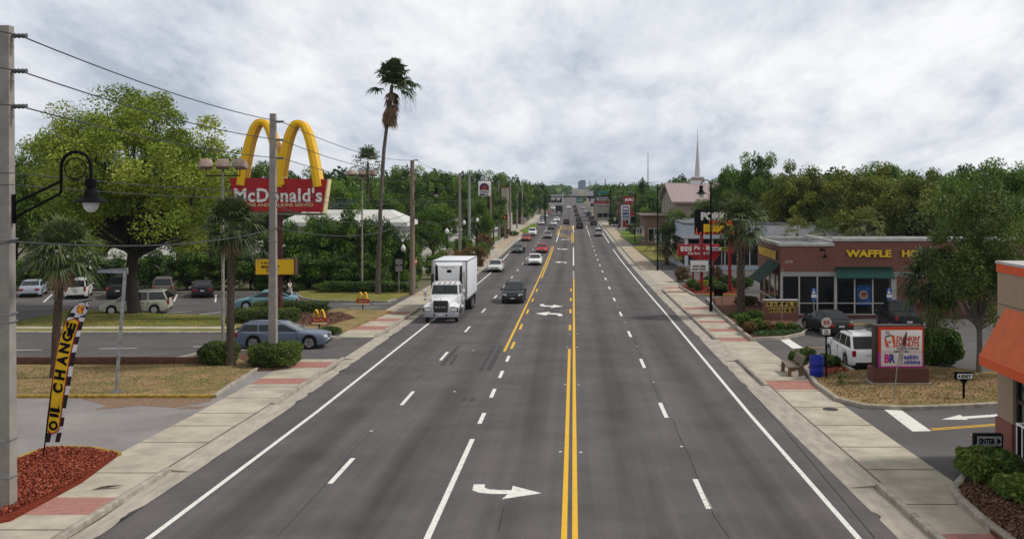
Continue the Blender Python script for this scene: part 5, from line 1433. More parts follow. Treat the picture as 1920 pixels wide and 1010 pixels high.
def petrol_sign():
    d = 262; t = thing('petrol_sign', 'blue and white petrol price sign before the red chicken restaurant', 'sign', (wx(1173, d), d, G(d))); s = d / F
    Z = lambda py: tz(py, d)
    blue = M('petrol blue', (.03, .06, .28), .5)
    for px in (-6.5, 6.5):
        q = MB(); q.tube([(px * s, .2, 0), (px * s, .2, Z(412))], .14, 6); q.build('post', sgw, t)
    q = MB(); q.box(-8 * s, 8 * s, 0, .5, Z(412), Z(385)); b = q.build('cabinet', sgw, t, bevel=.05)
    for a, c in ((386.5, 396.5), (398, 402), (403, 410.5)):
        q = MB(); q.box(-5.8 * s, 5.8 * s, -.03, 0, Z(c), Z(a)); q.build('panel', blue, b)
    text('M', 8 * s, 6 * s, sgw, b, (0, -.04, Z(391.5)), bold=.07); text('2.49', 8.5 * s, 2.6 * s, sgw, b, (0, -.04, Z(405)), bold=.03); text('2.69', 8.5 * s, 2.6 * s, sgw, b, (0, -.04, Z(408.6)), bold=.03)
petrol_sign()
# far signal gantry
def gantry():
    d = 297; t = thing('signal_gantry', 'dark signal gantry spanning the avenue at the far crossing', 'signal gantry', (wx(1144.6, d), d, G(d))); s = d / F; x0 = 1144.6
    X = lambda px: (px - x0) * s
    Z = lambda py: tz(py, d)
    q = MB(); q.tube([(0, 0, 0), (0, 0, Z(355))], [.28, .18], 8); q.build('mast', blackm, t)
    q = MB(); q.tube([(0, 0, Z(368)), (X(1022), 0, Z(369))], [.2, .13], 8); q.build('beam', blackm, t)
    for px in (1042, 1052, 1097, 1106, 1117):
        q = MB(); q.box(X(px) - .22, X(px) + .22, -.15, .15, Z(377), Z(371)); h = q.build('signal_head', sgb, t)
    q = MB(); q.box(X(1116), X(1140), -.1, 0, Z(373), Z(368.5)); q.build('lane_plate', M('plate grey', (.3, .31, .31), .5), t)
    o = thing('signal_mast', 'left mast carrying the other end of the far signal beam', 'pole', (wx(1022, d), d, G(d)))
    q = MB(); q.tube([(0, 0, 0), (0, 0, Z(362))], [.25, .2], 8); q.build('mast', blackm, o)
    g = thing('guide_sign', 'green overhead guide sign beyond the far signal beam', 'road sign', (wx(1088, 330), 330, G(330)))
    gm = M('sign green', (.01, .16, .10), .5); s2 = 330 / F
    q = MB(); q.box(-7 * s2, 7 * s2, 0, .1, tz(380, 330), tz(370, 330)); q.build('panel', gm, g)
    q = MB(); q.tube([(-8 * s2, .2, tz(371, 330)), (50 * s2, .2, tz(371, 330))], .08, 6); q.tube([(50 * s2, .2, 0), (50 * s2, .2, tz(368, 330))], .12, 6); q.build('bracket', blackm, g)
    for k in range(2):
        q = MB(); q.box(-5 * s2, 5 * s2, -.02, 0, tz(374 + 3.4 * k, 330), tz(373 + 3.4 * k, 330)); q.build('legend', sgw, g)
    g = thing('street_name_sign', 'teal street name sign above the right end of the signal beam', 'road sign', (wx(1130, 290), 290, G(290)))
    s3 = 290 / F
    q = MB(); q.box(-9 * s3, 9 * s3, 0, .1, tz(363, 290), tz(358, 290)); q.build('panel', M('teal', (.03, .22, .20), .5), g)
    q = MB(); q.tube([(14.4 * s3, .2, tz(360, 290)), (-9 * s3, .2, tz(360, 290))], .06, 6); q.tube([(14.4 * s3, .2, 0), (14.4 * s3, .2, tz(352, 290))], .12, 6); q.build('bracket', blackm, g)
gantry()
m = MB(); d = 420; m.tube([(0, 0, 0), (0, 0, tz(285, d))], [.30, .10], 6)
tag(m.build('radio_mast', M('mast grey', (.22, .22, .24), .6), loc=(wx(1215, d), d, G(d))), 'thin tall radio mast rising beyond the trees left of the steeple', 'mast')
# ---------------------------------------------------------------- buildings
stucco = M('tan stucco', (.36, .27, .19), .9, var=.06, sc=2, bump=.1)
trimw = M('white trim', (.52, .51, .48), .7, var=.14, sc=2, det=7)
roofd = M('flat roof', (.17, .175, .185), .95, var=.2, sc=1.2)
alum = M('window frame', (.50, .50, .49), .4, .3, var=.08)
bglass = M('shop glass', (.010, .012, .014), .05, var=.3, sc=.6, spec=.35)
greenaw = M('awning green', (.010, .045, .036), .7, var=.15, spec=.1)
def diner():
    d = 73.2; x0 = 14.75; y1 = 82.2; t = thing('diner', 'red brick diner with yellow wall letters and green awnings', 'restaurant', (x0, d, G(d) + E)); s = d / F
    Wd = 19.0; D = y1 - d
    X = lambda px: wx(px, d) - x0
    Z = lambda py: tz(py, d) - E
    zt, zl, zb, zg = Z(452), Z(461.5), Z(509), Z(518)
    xs = X(1564)
    q = MB(); q.box(0, Wd, .25, D, zg, zl - .1); q.box(xs, Wd, .24, .5, zl - .09, zt); q.box(0, Wd, .0, .25, zb, zl); q.box(xs, Wd, -.02, .24, zl, zt); q.box(xs - .3, xs + .02, -.02, .5, zl, zl + .02)
    q.box(-.02, .23, .26, D, zb, zl); q.build('wall', brick, t)
    q = MB(); q.box(.25, Wd, .5, D, zl - .06, zl - .03); q.build('roof', roofd, t)
    q = MB(); q.box(-.12, xs, -.12, .12, zl, zl + .24); q.box(-.13, .10, .13, D, zl, zl + .235); q.box(-.1, Wd, D - .3, D + .1, zl, zl + .25); q.box(xs - .1, Wd, -.14, .2, zt, zt + .24); q.box(xs - .1, xs + .1, .21, D, zl + .2, zl + .42); q.build('parapet_cap', trimw, t, bevel=.02)
    q = MB(); q.box(0, Wd, .03, .3, zg, zb); q.box(.02, .3, .31, D, zg, zb); q.build('fascia', M('fascia grey', (.33, .33, .31), .7, var=.08), t)
    q = MB(); q.box(X(1681) + .01, Wd, .0, .29, .22, zg); q.build('brick_pier', brick, t)
    q = MB(); q.box(0, Wd, .0, .3, -.3, .22); q.box(0, .3, .31, D, -.3, .22); q.build('brick_plinth', brickd, t)
    q = MB(); q.box(.05, Wd, 1.0, 1.2, .2, zg); q.box(1.2, 1.4, 1.21, D, .2, zg); q.build('dark_interior', M('dark room', (.02, .018, .017), .9), t)
    # glazing bays
    bx = [X(p) for p in (1467, 1499, 1533, 1567, 1603, 1637, 1670)]
    for a, b in zip(bx, bx[1:]):
        q = MB(); q.box(a + .05, b - .05, .12, .14, .3, zg - .04); w = q.build('window', bglass, t)
        q = MB(); q.box(a - .04, a + .05, .06, .2, .22, zg); q.box(b - .05, b - .04 + .001, .06, .2, .22, zg); q.box(a + .05, b - .05, .07, .19, 1.02, 1.09); q.box(a + .05, b - .05, .07, .19, .22, .3); q.build('frame', alum, w)
    for k in range(4):
        y = .5 + k * 2.1
        q = MB(); q.box(.12, .14, y + .06, y + 2.0, .3, zg - .04); w = q.build('window', bglass, t)
        q = MB(); q.box(.06, .2, y - .05, y + .06, .22, zg); q.box(.07, .19, y + .06, y + 2.0, 1.02, 1.09); q.box(.07, .19, y + .06, y + 2.0, .22, .3); q.build('frame', alum, w)
    for u, v in ((0, .12), (X(1567) - .1, X(1567) + .1), (X(1671), X(1681))):
        q = MB(); q.box(u, v, .0, .29, .22, zg); q.build('pier', M('pier grey', (.45, .45, .43), .6), t)
    # posters
    q = MB(); q.box(X(1607), X(1634), .095, .115, Z(572), Z(534)); p = q.build('poster', M('poster blue', (.02, .09, .30), .5, var=.3, sc=3), t)
    q = MB(); q.lathe([(.32, .09), (.3, .085)], 16, (X(1620), 0, Z(553)), axis='y'); q.build('poster_plate', M('poster plate', (.5, .36, .25), .5, var=.3, sc=5), p)
    q = MB(); q.lathe([(.2, .083), (.19, .08)], 16, (X(1620), 0, Z(552)), axis='y'); q.build('poster_food', M('poster food', (.3, .1, .03), .5, var=.3, sc=9), p)
    q = MB(); q.prism([(X(1480), .35), (X(1492), .35), (X(1490), .85), (X(1482), .85)], .3, .5); q.build('blue_hood', M('umbrella blue', (.05, .13, .34), .6), t)
    # awnings
    def awn(m, p0, p1, out, zt_, zb_, n):
        a, b = Vector(p0), Vector(p1); o = Vector(out)
        for i in range(n):
            u, v = a.lerp(b, i / n), a.lerp(b, (i + .93) / n)
            m.add([(u.x, u.y, zt_), (v.x, v.y, zt_), (v.x + o.x, v.y + o.y, zb_), (u.x + o.x, u.y + o.y, zb_), (u.x, u.y, zt_ - .06), (v.x, v.y, zt_ - .06), (v.x + o.x, v.y + o.y, zb_ - .06), (u.x + o.x, u.y + o.y, zb_ - .06)], [(0, 1, 2, 3), (4, 7, 6, 5), (0, 4, 5, 1), (1, 5, 6, 2), (2, 6, 7, 3), (3, 7, 4, 0)])
        m.add([(a.x, a.y, zt_ - .02), (b.x, b.y, zt_ - .02), (b.x + o.x, b.y + o.y, zb_ - .02), (a.x + o.x, a.y + o.y, zb_ - .02)], [(0, 1, 2, 3)])
    q = MB(); awn(q, (X(1566), 0, 0), (X(1672), 0, 0), (0, -.85, 0), Z(500), Z(519), 12); q.build('awning', greenaw, t)
    q = MB(); awn(q, (-.02, .2, 0), (-.02, 4.6, 0), (-1.45, 0, 0), zb + .55, zb - .75, 9); q.build('awning', greenaw, t)
    yl_ = M('letter yellow', (.80, .52, .03), .4)
    for w, a, b in (('WAFFLE', 1585, 1670), ('HOUSE', 1690, 1757)):
        text(w, (b - a) * s, 13.5 * s, sgb, t, (X((a + b) / 2 + .6), -.03, Z(475.8)), bold=.055, depth=.02, name='letter_shadow')  # black offset copy of the word: the letters' shadow painted on the wall
        text(w, (b - a) * s, 13.5 * s, yl_, t, (X((a + b) / 2), -.14, Z(475)), bold=.045, depth=.1)
    q = MB(); q.box(-.10, -.025, .9, 8.4, zb + .75, zl - .4); sd_ = q.build('side_sign_board', M('letter backing', (.05, .02, .015), .7), t)
    text('WAFFLE HOUSE', 7.0, .62, yl_, sd_, (-.13, 4.65, (zb + .75 + zl - .4) / 2), rz=R(-90), bold=.06, depth=.04)
    text('210', .55, .17, trimw, t, (X(1479), -.01, Z(490.5)), bold=.02)
    q = MB(); q.tube([(X(1541), -.02, Z(466)), (X(1543), -.45, Z(466)), (X(1544), -.5, Z(474))], .03, 6); q.lathe([(.05, .1), (.20, -.14), (.20, -.16)], 12, (X(1544), -.5, Z(478))); q.lathe([(.13, -.05), (.13, .05)], 10, (X(1540), -.05, Z(468))); q.build('wall_lamp', blackm, t, smooth=40)
diner()
def doughnut_shop():
    x0, y1 = 13.35, 32.4; t = thing('shop', 'tan stucco shop corner with orange parapet and awning', 'shop', (x0, y1, G(y1) + E))
    zt = wz(491, y1) - G(y1) - E
    L = -14.0; Wd = 11
    q = MB(); q.box(.3, Wd, L, -.02, -.3, zt - .08); q.box(0, Wd, L, 0, 2.9, zt - .30); q.box(0, .3, -1.15, 0, -.3, 2.9)
    q.box(0, .3, L, -8, -.3, 2.9); q.build('wall', stucco, t)
    q = MB(); q.box(-.03, Wd, L, .03, zt - .30, zt - .04); q.build('orange_parapet', orange_m, t)
    q = MB(); q.box(-.05, Wd, L, .05, zt - .04, zt + .04); q.build('parapet_cap', trimw, t)
    q = MB(); q.box(-.014, -.001, L, 0, zt - 1.75, zt - 1.70); q.box(-.014, -.001, L, 0, zt - 1.30, zt - 1.285); q.build('stucco_joint', M('joint brown', (.10, .07, .05), .9), t)
    bw = brickmat('shop brick', (.22, .06, .04), (.27, .08, .05), (.22, .16, .13), 2.8)
    q = MB(); q.box(-.05, .3, -1.18, .05, -.3, 1.22); q.box(.31, Wd, .021, .05, -.3, 1.22); q.build('brick_base', bw, t)
    for k in range(3):
        q = MB(); y = -1.2 - 2.2 * k; q.box(.14, .17, y - 2.05, y - .1, .15, 2.85); w = q.build('window', bglass, t)
        q = MB(); q.box(.08, .22, y - .1, y, -.1, 2.9); q.box(.08, .22, y - 2.05, y - .1, 1.9, 2.0); q.box(.08, .22, y - 2.05, y - .1, -.1, .15); q.build('frame', M('dark frame', (.03, .028, .026), .4), w)
    # awning over the drive window
    a = M('awning orange', (.66, .13, .025), .6, var=.1, sc=1.5); ya, yb = -.6, -6.5
    za, zb_ = wz(577, 31.8) - G(y1) - E, wz(664, 31.8) - G(y1) - E
    q = MB(); q.prism([(-.002, za), (-.80, zb_), (-.80, zb_ - .30), (-.77, zb_ - .30), (-.77, zb_ - .03), (-.002, za - .06)], ya, yb, 'y')
    q.add([(-.002, ya, za - .02), (-.79, ya, zb_ - .02), (-.79, ya, zb_ - .30), (-.002, ya, zb_ - .30), (-.002, ya - .02, za - .02), (-.79, ya - .02, zb_ - .02), (-.79, ya - .02, zb_ - .30), (-.002, ya - .02, zb_ - .30)], [(0, 1, 2, 3), (4, 7, 6, 5), (0, 4, 5, 1), (2, 6, 7, 3), (3, 7, 4, 0), (1, 5, 6, 2)])
    aw_ = q.build('awning', a, t)
    q = MB(); q.prism([(-.806, zb_ - .001), (-.82, zb_ - .02), (-.82, zb_ - .31), (-.806, zb_ - .31)], ya + .01, yb, 'y'); q.build('valance', orange_m, aw_)
    q = MB(); q.tube([(.2, -.25, zt), (.2, -.25, 3)], .05, 6); 
doughnut_shop()
def rail_unit():
    d = 29.2; t = thing('railing', 'white metal rail frame on a grey block beside the leafy hedge', 'railing', (wx(1903, d), d, G(d) + E))
    q = MB(); q.box(0, .5, -4, 0, -.1, .62); q.build('block', M('stained block', (.28, .27, .26), .9, var=.3, sc=3), t)
    q = MB()
    for z in (.66, 1.62): q.tube([(.05, 0, z), (.05, -4, z)], .035, 6)
    for k in range(12): q.tube([(.05, -.36 * k, .62), (.05, -.36 * k, 1.62)], .022, 6)
    q.tube([(.05, 0, 1.62), (.5, 0, 1.62)], .035, 6); q.build('rail', sgw, t)
rail_unit()
wallw = M('white wall', (.60, .61, .63), .7, var=.06, sc=.7)
wallb = M('pale blue wall', (.42, .48, .55), .6, var=.06)
def block(name, label, cat, x0, x1, y0, y1, ztop, wall, roofm=None, win=(), capm=None, over=.15, roof_h=.2, signs=()):
    t = thing(name, label, cat, (x0, y0, G(y0)))
    h = ztop - G(y0); w = x1 - x0; D = y1 - y0
    q = MB(); q.box(0, w, 0, D, -1, h); q.build('wall', wall, t)
    q = MB(); q.box(-over, w + over, -over, D + over, h, h + roof_h); q.build('roof', roofm or roofd, t)
    for face, a, b, z0, z1, n in win:
        for k in range(n):
            u = lerp(a, b, k / n) + .08; v = lerp(a, b, (k + 1) / n) - .08
            q = MB()
            if face == 'f': q.box(u, v, -.05, -.01, z0, z1)
            else: q.box(-.05, -.01, u, v, z0, z1)
            wn = q.build('window', bglass, t)
            q = MB()
            if face == 'f': q.box(u - .07, v + .07, -.03, -.005, z0 - .1, z0); q.box(u - .07, v + .07, -.03, -.005, z1, z1 + .1); q.box(u - .07, u, -.03, -.005, z0, z1); q.box(v, v + .07, -.03, -.005, z0, z1)
            else: q.box(-.03, -.005, u - .07, v + .07, z0 - .1, z0); q.box(-.03, -.005, u - .07, v + .07, z1, z1 + .1); q.box(-.03, -.005, u - .07, u, z0, z1); q.box(-.03, -.005, v, v + .07, z0, z1)
            q.build('frame', trimw, wn)
    return t, h, w, D
t, h, w, D = block('tyre_shop', 'long pale blue and white tyre shop with a glazed corner behind the barbecue sign', 'shop', 13.8, 46, 127, 146, wz(421, 127), wallw, win=(('f', .3, 9.5, .7, 3.9, 6), ('s', .5, 16, .7, 3.9, 8)))
q = MB(); q.box(-.12, 10, -.12, -.06, 4.1, h - .05); q.box(-.12, -.06, -.06, D, 4.1, h - .05); q.build('fascia', wallb, t)
q = MB(); q.box(-.3, 10.2, -.35, -.13, 4.0, 4.35); q.box(-.3, -.13, -.13, D, 4.0, 4.35); q.build('canopy', M('canopy grey', (.5, .53, .57), .5), t)
q = MB(); q.box(-.08, 10, -.08, -.06, -.2, .6); q.box(-.08, -.061, -.06, D, -.2, .6); q.build('plinth', wallb, t)
q = MB(); q.box(10.2, 32, -.05, -.01, -.2, .35); q.build('yellow_base', M('kerb yellow', (.6, .42, .05), .7), t)
q = MB(); q.box(22.5, 24.8, 2, 4, h + .2, h + 1.9); q.build('roof_unit', M('unit grey', (.42, .42, .42), .6), t)
q = MB(); q.box(4.6, 6.0, -.14, -.121, 4.35, 4.9); q.build('wall_sign', sgw, t)
q = MB(); q.box(5.1, 6.1, -.07, -.055, 2.2, 2.9); q.build('window_sign', redsg, t)
t, h, w, D = block('strip_shop', 'long low white shop row showing above the diner roof', 'shop', 33, 75, 152, 170, wz(432, 152), wallw, win=(('f', 22, 28, 1.2, 2.4, 3),), roof_h=.35)
q = MB(); q.box(10.5, 15.5, -.6, -.06, h - 1.1, h - .1); q.build('awning', redsg, t)
t, h, w, D = block('office', 'small flat roofed brown building on the lawn left of the palms', 'building', 12.9, 17.5, 186, 200, wz(405, 186), M('brown wall', (.19, .12, .09), .8, var=.15), roofm=M('brown roof', (.14, .11, .09), .7), over=.7, win=(('f', .6, 4, 1, 3.2, 3), ('s', 1, 12, 1, 3.2, 5)))
t, h, w, D = block('chicken_restaurant', 'red fronted chicken restaurant with striped cupola far right of the road', 'restaurant', 13.0, 20, 276, 292, wz(383, 276), M('restaurant red', (.36, .02, .03), .6, var=.1), win=(('f', 1, 6, 1, 3, 4), ('s', 1, 12, 1, 3, 5)))
q = MB(); q.box(.4, 3.4, -.1, 1.5, h + .2, h + 2.1); q.build('front_tower', MC['restaurant red'], t)
text('KFC', 2.4, .75, sgw, t, (2.0, -.15, h + 1.2), bold=.07, shear=.15)
q = MB(); q.box(-1.8, .38, 2, 5, h + .2, h + 2.2); q.build('cupola', M('striped cupola', (.55, .38, .34), .6, var=.35, sc=2.0, stretch=(3, 3, .05), det=0), t)
def church():
    x0, ya, yr, yb = 18.8, 189, 204, 219; t = thing('church', 'church with pinkish metal gable roof beyond the palms', 'church', (x0, yr, G(yr)))
    g = G(yr); ze = wz(377, ya) - g; zr = wz(344, yr) - g; Wd = 22
    wl_ = M('church wall', (.33, .27, .22), .8, var=.1)
    q = MB(); q.prism([(ya - yr, -1), (ya - yr, ze), (0, zr - .2), (yb - yr, ze), (yb - yr, -1)], 0, Wd, 'x'); q.build('wall', wl_, t)
    q = MB(); q.prism([(ya - yr - .8, ze - .45), (ya - yr - .8, ze - .1), (0, zr + .15), (yb - yr + .8, ze - .1), (yb - yr + .8, ze - .45), (0, zr - .15)], -.8, Wd + .5, 'x')
    q.build('roof', M('pink metal roof', (.36, .275, .265), .6, .1, var=.10, sc=1.5, det=0, stretch=(8, .02, .02)), t)
    for k in range(4):
        y = ya - yr + 5 + 6 * k
        q = MB(); q.box(-.12, -.02, y, y + 1.6, .4, ze + .8); q.build('pilaster', M('church pilaster', (.42, .38, .33), .8), t)
    st = M('steeple white', (.50, .51, .53), .5, var=.05)
    xs = wx(1308, yr) - x0; s = yr / F
    q = MB(); q.box(xs - 1.2, xs + 1.2, -1.2, 1.2, zr - 2.5, tz(333, yr)); 
    q.build('steeple_base', M('steeple tan', (.36, .27, .24), .7), t)
    q = MB(); q.loft([[(xs + a * r_, b * r_, z) for a, b in ((-1, -1), (1, -1), (1, 1), (-1, 1))] for r_, z in ((13.5 * s, tz(348, yr)), (13.4 * s, tz(345, yr)), (9 * s, tz(331, yr)))], closed=True); q.build('steeple_skirt', st, t)
    q = MB(); q.loft([[(xs + r_ * math.cos(k * math.pi / 4 + .39), r_ * math.sin(k * math.pi / 4 + .39), z) for k in range(8)] for r_, z in ((6 * s, tz(331, yr)), (.7 * s, tz(262, yr)))], closed=True); q.tube([(xs, 0, tz(262, yr)), (xs, 0, tz(243, yr))], .06, 5); q.build('spire', st, t)
church()
# left and far buildings
t, h, w, D = block('restaurant', 'white burger restaurant with sloping white roof glimpsed through the shrubs', 'restaurant', wx(540, 112), wx(752, 112), 112, 118, wz(424, 112), wallw, roofm=sgw, over=.8, roof_h=.45, win=(('f', 1, 9, .8, 2.6, 6),))
q = MB(); q.loft([[(-.8, -.8, h + .45), (w + .8, -.8, h + .45), (w + .8, D + .8, h + .45), (-.8, D + .8, h + .45)], [(1.5, 2, h + 1.7), (w - 1.5, 2, h + 1.7), (w - 1.5, D - 2, h + 1.7), (1.5, D - 2, h + 1.7)]], closed=True); q.build('mansard', M('mansard white', (.62, .62, .58), .6), t)
q = MB(); 
for k in range(14): q.tube([(w * .22 + k * .28, 1, h + 1.9), (w * .22 + k * .28 + .5, 1.2, h + 2.7)], .04, 4)
q.tube([(w * .22, 1, h + 1.95), (w * .22 + 4, 1, h + 1.95)], .05, 4); q.tube([(w * .22 + .5, 1.2, h + 2.7), (w * .22 + 4.5, 1.2, h + 2.7)], .05, 4); q.build('roof_frame', M('frame slate', (.10, .12, .16), .6), t)
block('bank', 'low red brick building half hidden behind the big oak', 'building', wx(330, 122), wx(425, 122), 122, 130, wz(441, 122), brickd, roofm=trimw, win=(('f', .5, 5, 1, 2.4, 4),))
for lab, cat, a, b, y, top, mt, rm, nw in (
    ('beige stepped shopfront behind the red lettered board', 'shop', 940, 966, 245, 352, M('beige wall', (.42, .37, .29), .8), M('roof maroon', (.20, .07, .06), .7), 4),
    ('dark brick shop with black roof beyond the beige shopfront', 'shop', 962, 1004, 305, 385, M('far brick', (.20, .08, .055), .8), M('black roof', (.05, .045, .045), .7), 6),
    ('pale grey two storey block above the dark brick shop', 'building', 972, 1004, 350, 368, M('far grey', (.42, .43, .45), .7), roofd, 5),
    ('white sided building near the far crossing on the left', 'building', 1003, 1028, 400, 368, M('far white', (.52, .54, .57), .7), roofd, 5)):
    block('shop' if cat == 'shop' else 'office', lab, cat, wx(a, y), min(wx(b, y), -15.6), y, y + 18, wz(top, y), mt, roofm=rm, win=(('f', .5, (min(wx(b, y), -15.6) - wx(a, y)) - .5, 1.2, 3.2, nw),))
for i, (px, y, w_, hh, cm, lab) in enumerate(((1140, 330, 8, 5, (.35, .33, .3), 'tan shop right behind the far signal beam'), (1136, 365, 8, 6, (.30, .06, .05), 'reddish shop beyond the far signal beam'), (1122, 520, 9, 5, (.5, .5, .5), 'grey shed far right beyond the crossing'), (1034, 640, 14, 6, (.55, .55, .55), 'white hall left of the vanishing road'), (1116, 900, 16, 7, (.5, .52, .55), 'pale block right of the vanishing road'))):
    x = wx(px, y)
    block('far_building', lab, 'building', x - w_ / 2, x + w_ / 2, y, y + 15, G(y) + hh, M('far wall %d' % i, cm, .8), win=(('f', .5, w_ - .5, 1.2, 2.6, 4),))
def tower():
    y = 3000; t = thing('tower', 'hazy blue glass tower on the horizon above the road', 'tower', (wx(1091, y), y, G(y)))
    q = MB(); q.loft([[(-11, -8, 0), (11, -8, 0), (11, 8, 0), (-11, 8, 0)], [(-11, -8, 22), (11, -8, 24), (11, 8, 24), (-11, 8, 22)], [(-5, -8, 27), (9, -8, 28), (9, 8, 28), (-5, 8, 27)]], closed=True); q.build('shaft', M('tower glass', (.10, .18, .30), .3, var=.2, sc=.3), t)
tower()
for px, y, top, lab in ((1106, 1500, 338, 'thin pole left of the horizon masts'), (1117, 1400, 339, 'middle thin pole on the horizon'), (1135, 1300, 336, 'thin pole nearest the teal sign on the horizon')):
    m = MB(); m.tube([(0, 0, 0), (0, 0, wz(top, y) - G(y))], .7, 5); tag(m.build('mast', MC['mast grey'], loc=(wx(px, y), y, G(y))), lab, 'mast')
# ---------------------------------------------------------------- trees and shrubs
bark = M('oak bark', (.04, .033, .027), .95, var=.3, sc=5, det=8, bump=.6, stretch=(3, 3, .8))
barkg = M('pale bark', (.20, .18, .15), .95, var=.3, sc=5, det=8, bump=.5, stretch=(3, 3, .8))
palmb = M('palm trunk bark', (.115, .085, .065), .95, var=.35, sc=7, det=6, bump=.8, stretch=(1, 1, 3))
L_SPR = leafmat('spring oak leaves', (.065, .115, .010), (.165, .235, .018), (.33, .38, .05), .25)
L_DRK = leafmat('dark leaves', (.020, .050, .008), (.062, .132, .016), (.155, .245, .030))
L_MID = leafmat('mid green leaves', (.038, .085, .009), (.095, .182, .016), (.195, .29, .032), .2)
L_OLV = leafmat('olive oak leaves', (.055, .08, .008), (.14, .18, .018), (.28, .285, .042), .22)
L_HDG = leafmat('hedge leaves', (.035, .065, .010), (.095, .145, .022), (.20, .24, .045))
L_GLS = leafmat('glossy hedge leaves', (.03, .065, .012), (.10, .17, .026), (.30, .34, .07), .25)
L_RST = leafmat('rusty leaves', (.07, .06, .018), (.16, .10, .03), (.22, .13, .05))
L_PLM = leafmat('palm fronds', (.020, .040, .012), (.050, .080, .022), (.12, .15, .05), .2)
L_PLD = leafmat('dead fronds', (.09, .055, .03), (.17, .10, .055), (.27, .18, .10), .2)
L_PLB = leafmat('bright palm fronds', (.03, .06, .012), (.08, .13, .025), (.22, .20, .05), .3)
twig = M('shrub core', (.018, .022, .010), 1, var=.3, sc=6)
PROTO = {}
def tree_mesh(key, rx, ry, rz, ncl, per, rc, leaf, mat, trunk_h, tr, seed, flat=.7, low=-.5, nl=12, barkm=None, shell=.55):
    rng = np.random.default_rng(seed)
    cen, Pp, tint = crown_pts(rng, rx, ry, rz, ncl, per, rc, flat, shell, low)
    zc = trunk_h + rz * (.75 if low < -.3 else .45)
    Pp = Pp + np.array([0, 0, zc]); cen = cen + np.array([0, 0, zc])
    cr_ = quads('crown', leafcards(Pp, leaf, rng), mat, tint)
    m = MB(); fork = (0, 0, trunk_h)
    lean = rng.uniform(-.05, .05, 2) * trunk_h
    m.tube([(0, 0, -.3), (0, 0, .15), (lean[0], lean[1], trunk_h * .5), (0, 0, trunk_h), (0, 0, trunk_h + rz * .5)], [tr * 1.7, tr * 1.15, tr, tr * .85, tr * .4], 9)
    limbs(m, rng, (0, 0, 0), fork, cen, tr, nl)
    tk = m.build('trunk', barkm or bark, smooth=50)
    for o in (cr_, tk): COL.objects.unlink(o)
    PROTO[key] = (cr_, tk)
def tree(key, x, y, sx, sz, label, cat='tree', name='tree', group=None, rz=0, dz=0.0, sy=None):
    t = thing(name, label, cat, (x, y, G(y) + dz), rz, group)
    t.scale = (sx, sy or sx, sz)
    for o in PROTO[key]:
        c = o.copy(); COL.objects.link(c); c.parent = t
    return t
# prototypes (about unit = metres)
tree_mesh('bigoak', 9.0, 6.5, 6.2, 210, 400, 1.35, .105, L_SPR, 5.2, .40, 3, nl=90, low=-.85, shell=.42)
L_FIN = leafmat('airy tree leaves', (.022, .045, .009), (.06, .105, .016), (.14, .19, .035), .2)
tree_mesh('fine', 4.9, 4.4, 5.4, 95, 300, 1.1, .10, L_FIN, 3.2, .19, 5, nl=40, low=-.9, barkm=barkg, shell=.2)
tree_mesh('live', 8, 7, 4.8, 105, 260, 1.5, .19, L_OLV, 3.6, .5, 11, nl=60, low=-.6, shell=.4)
tree_mesh('live2', 7, 7, 5.2, 100, 260, 1.45, .19, L_MID, 3.8, .5, 12, nl=22, low=-.6, shell=.4)
tree_mesh('dark', 5.5, 5.5, 5, 90, 220, 1.3, .18, L_DRK, 3.0, .34, 13, nl=14, low=-.7)
tree_mesh('mid', 5.5, 5.5, 5, 90, 220, 1.3, .18, L_MID, 3.0, .34, 14, nl=14, low=-.7)
tree_mesh('far', 6, 6, 5, 60, 90, 2.0, .50, L_DRK, 2.0, .34, 15, nl=6, low=-.8)
tree_mesh('farm', 6, 6, 5, 60, 90, 2.0, .50, L_MID, 2.0, .34, 16, nl=6, low=-.8)
tree_mesh('small', 1.7, 1.7, 1.6, 46, 130, .55, .10, L_DRK, .5, .07, 17, nl=10, low=-.95)
tree_mesh('smallm', 1.7, 1.7, 1.6, 46, 130, .55, .11, L_MID, .6, .07, 18, nl=10, low=-.95)
tree_mesh('rust', 1.7, 1.7, 1.6, 46, 110, .55, .10, L_RST, .4, .07, 19, nl=10, low=-.95)
tree_mesh('magn', 3.0, 2.6, 3.6, 70, 170, .95, .17, L_DRK, 1.0, .16, 20, nl=12, low=-.98, shell=.4)
def T(key, px, ytop, d, wpx, label, ref=None, **k):
    """place by trunk column, crown top row, distance and crown width in the photo"""
    rx, hz = {'bigoak': (9.9, 17.0), 'fine': (5.3, 13.0), 'live': (9, 13.0), 'live2': (8, 13.8), 'dark': (6.6, 12.9), 'mid': (6.6, 12.9), 'far': (7.2, 12.0), 'farm': (7.2, 12.0), 'small': (2.1, 3.7), 'smallm': (2.1, 3.8), 'rust': (2.1, 3.6), 'magn': (3.6, 8.0)}[key]
    s = wpx / 2 * d / F / rx; sz = (wz(ytop, d) - G(d)) / hz
    return tree(key, wx(px, d), d, s, sz, label, rz=random.uniform(0, 6.28), **k)
T('bigoak', 252, 138, 75.5, 545, 'large spreading light green oak beside the champagne minivan', name='oak_tree', dz=E)
T('fine', 1836, 312, 48.6, 300, 'fine leaved airy tree behind the doughnut sign and cabbage palm', dz=E)
bl = 'trees behind the left lots'
T('live2', 95, 225, 104, 200, 'mid green tree behind the concrete pole and oak', group=bl)
T('live2', 400, 262, 112, 210, 'yellow green tree filling the gap between oak and red sign', group=bl)
T('dark', 505, 292, 120, 150, 'dark tree directly behind the golden arches', group=bl)
T('mid', 596, 388, 105, 95, 'leafy green tree in front of the white roof below the red sign', group=bl)
T('dark', 590, 305, 132, 140, 'dark rounded tree right of the golden arches', group=bl)
T('mid', 645, 326, 122, 110, 'lighter leafy tree beside the second floodlight pole', group=bl)
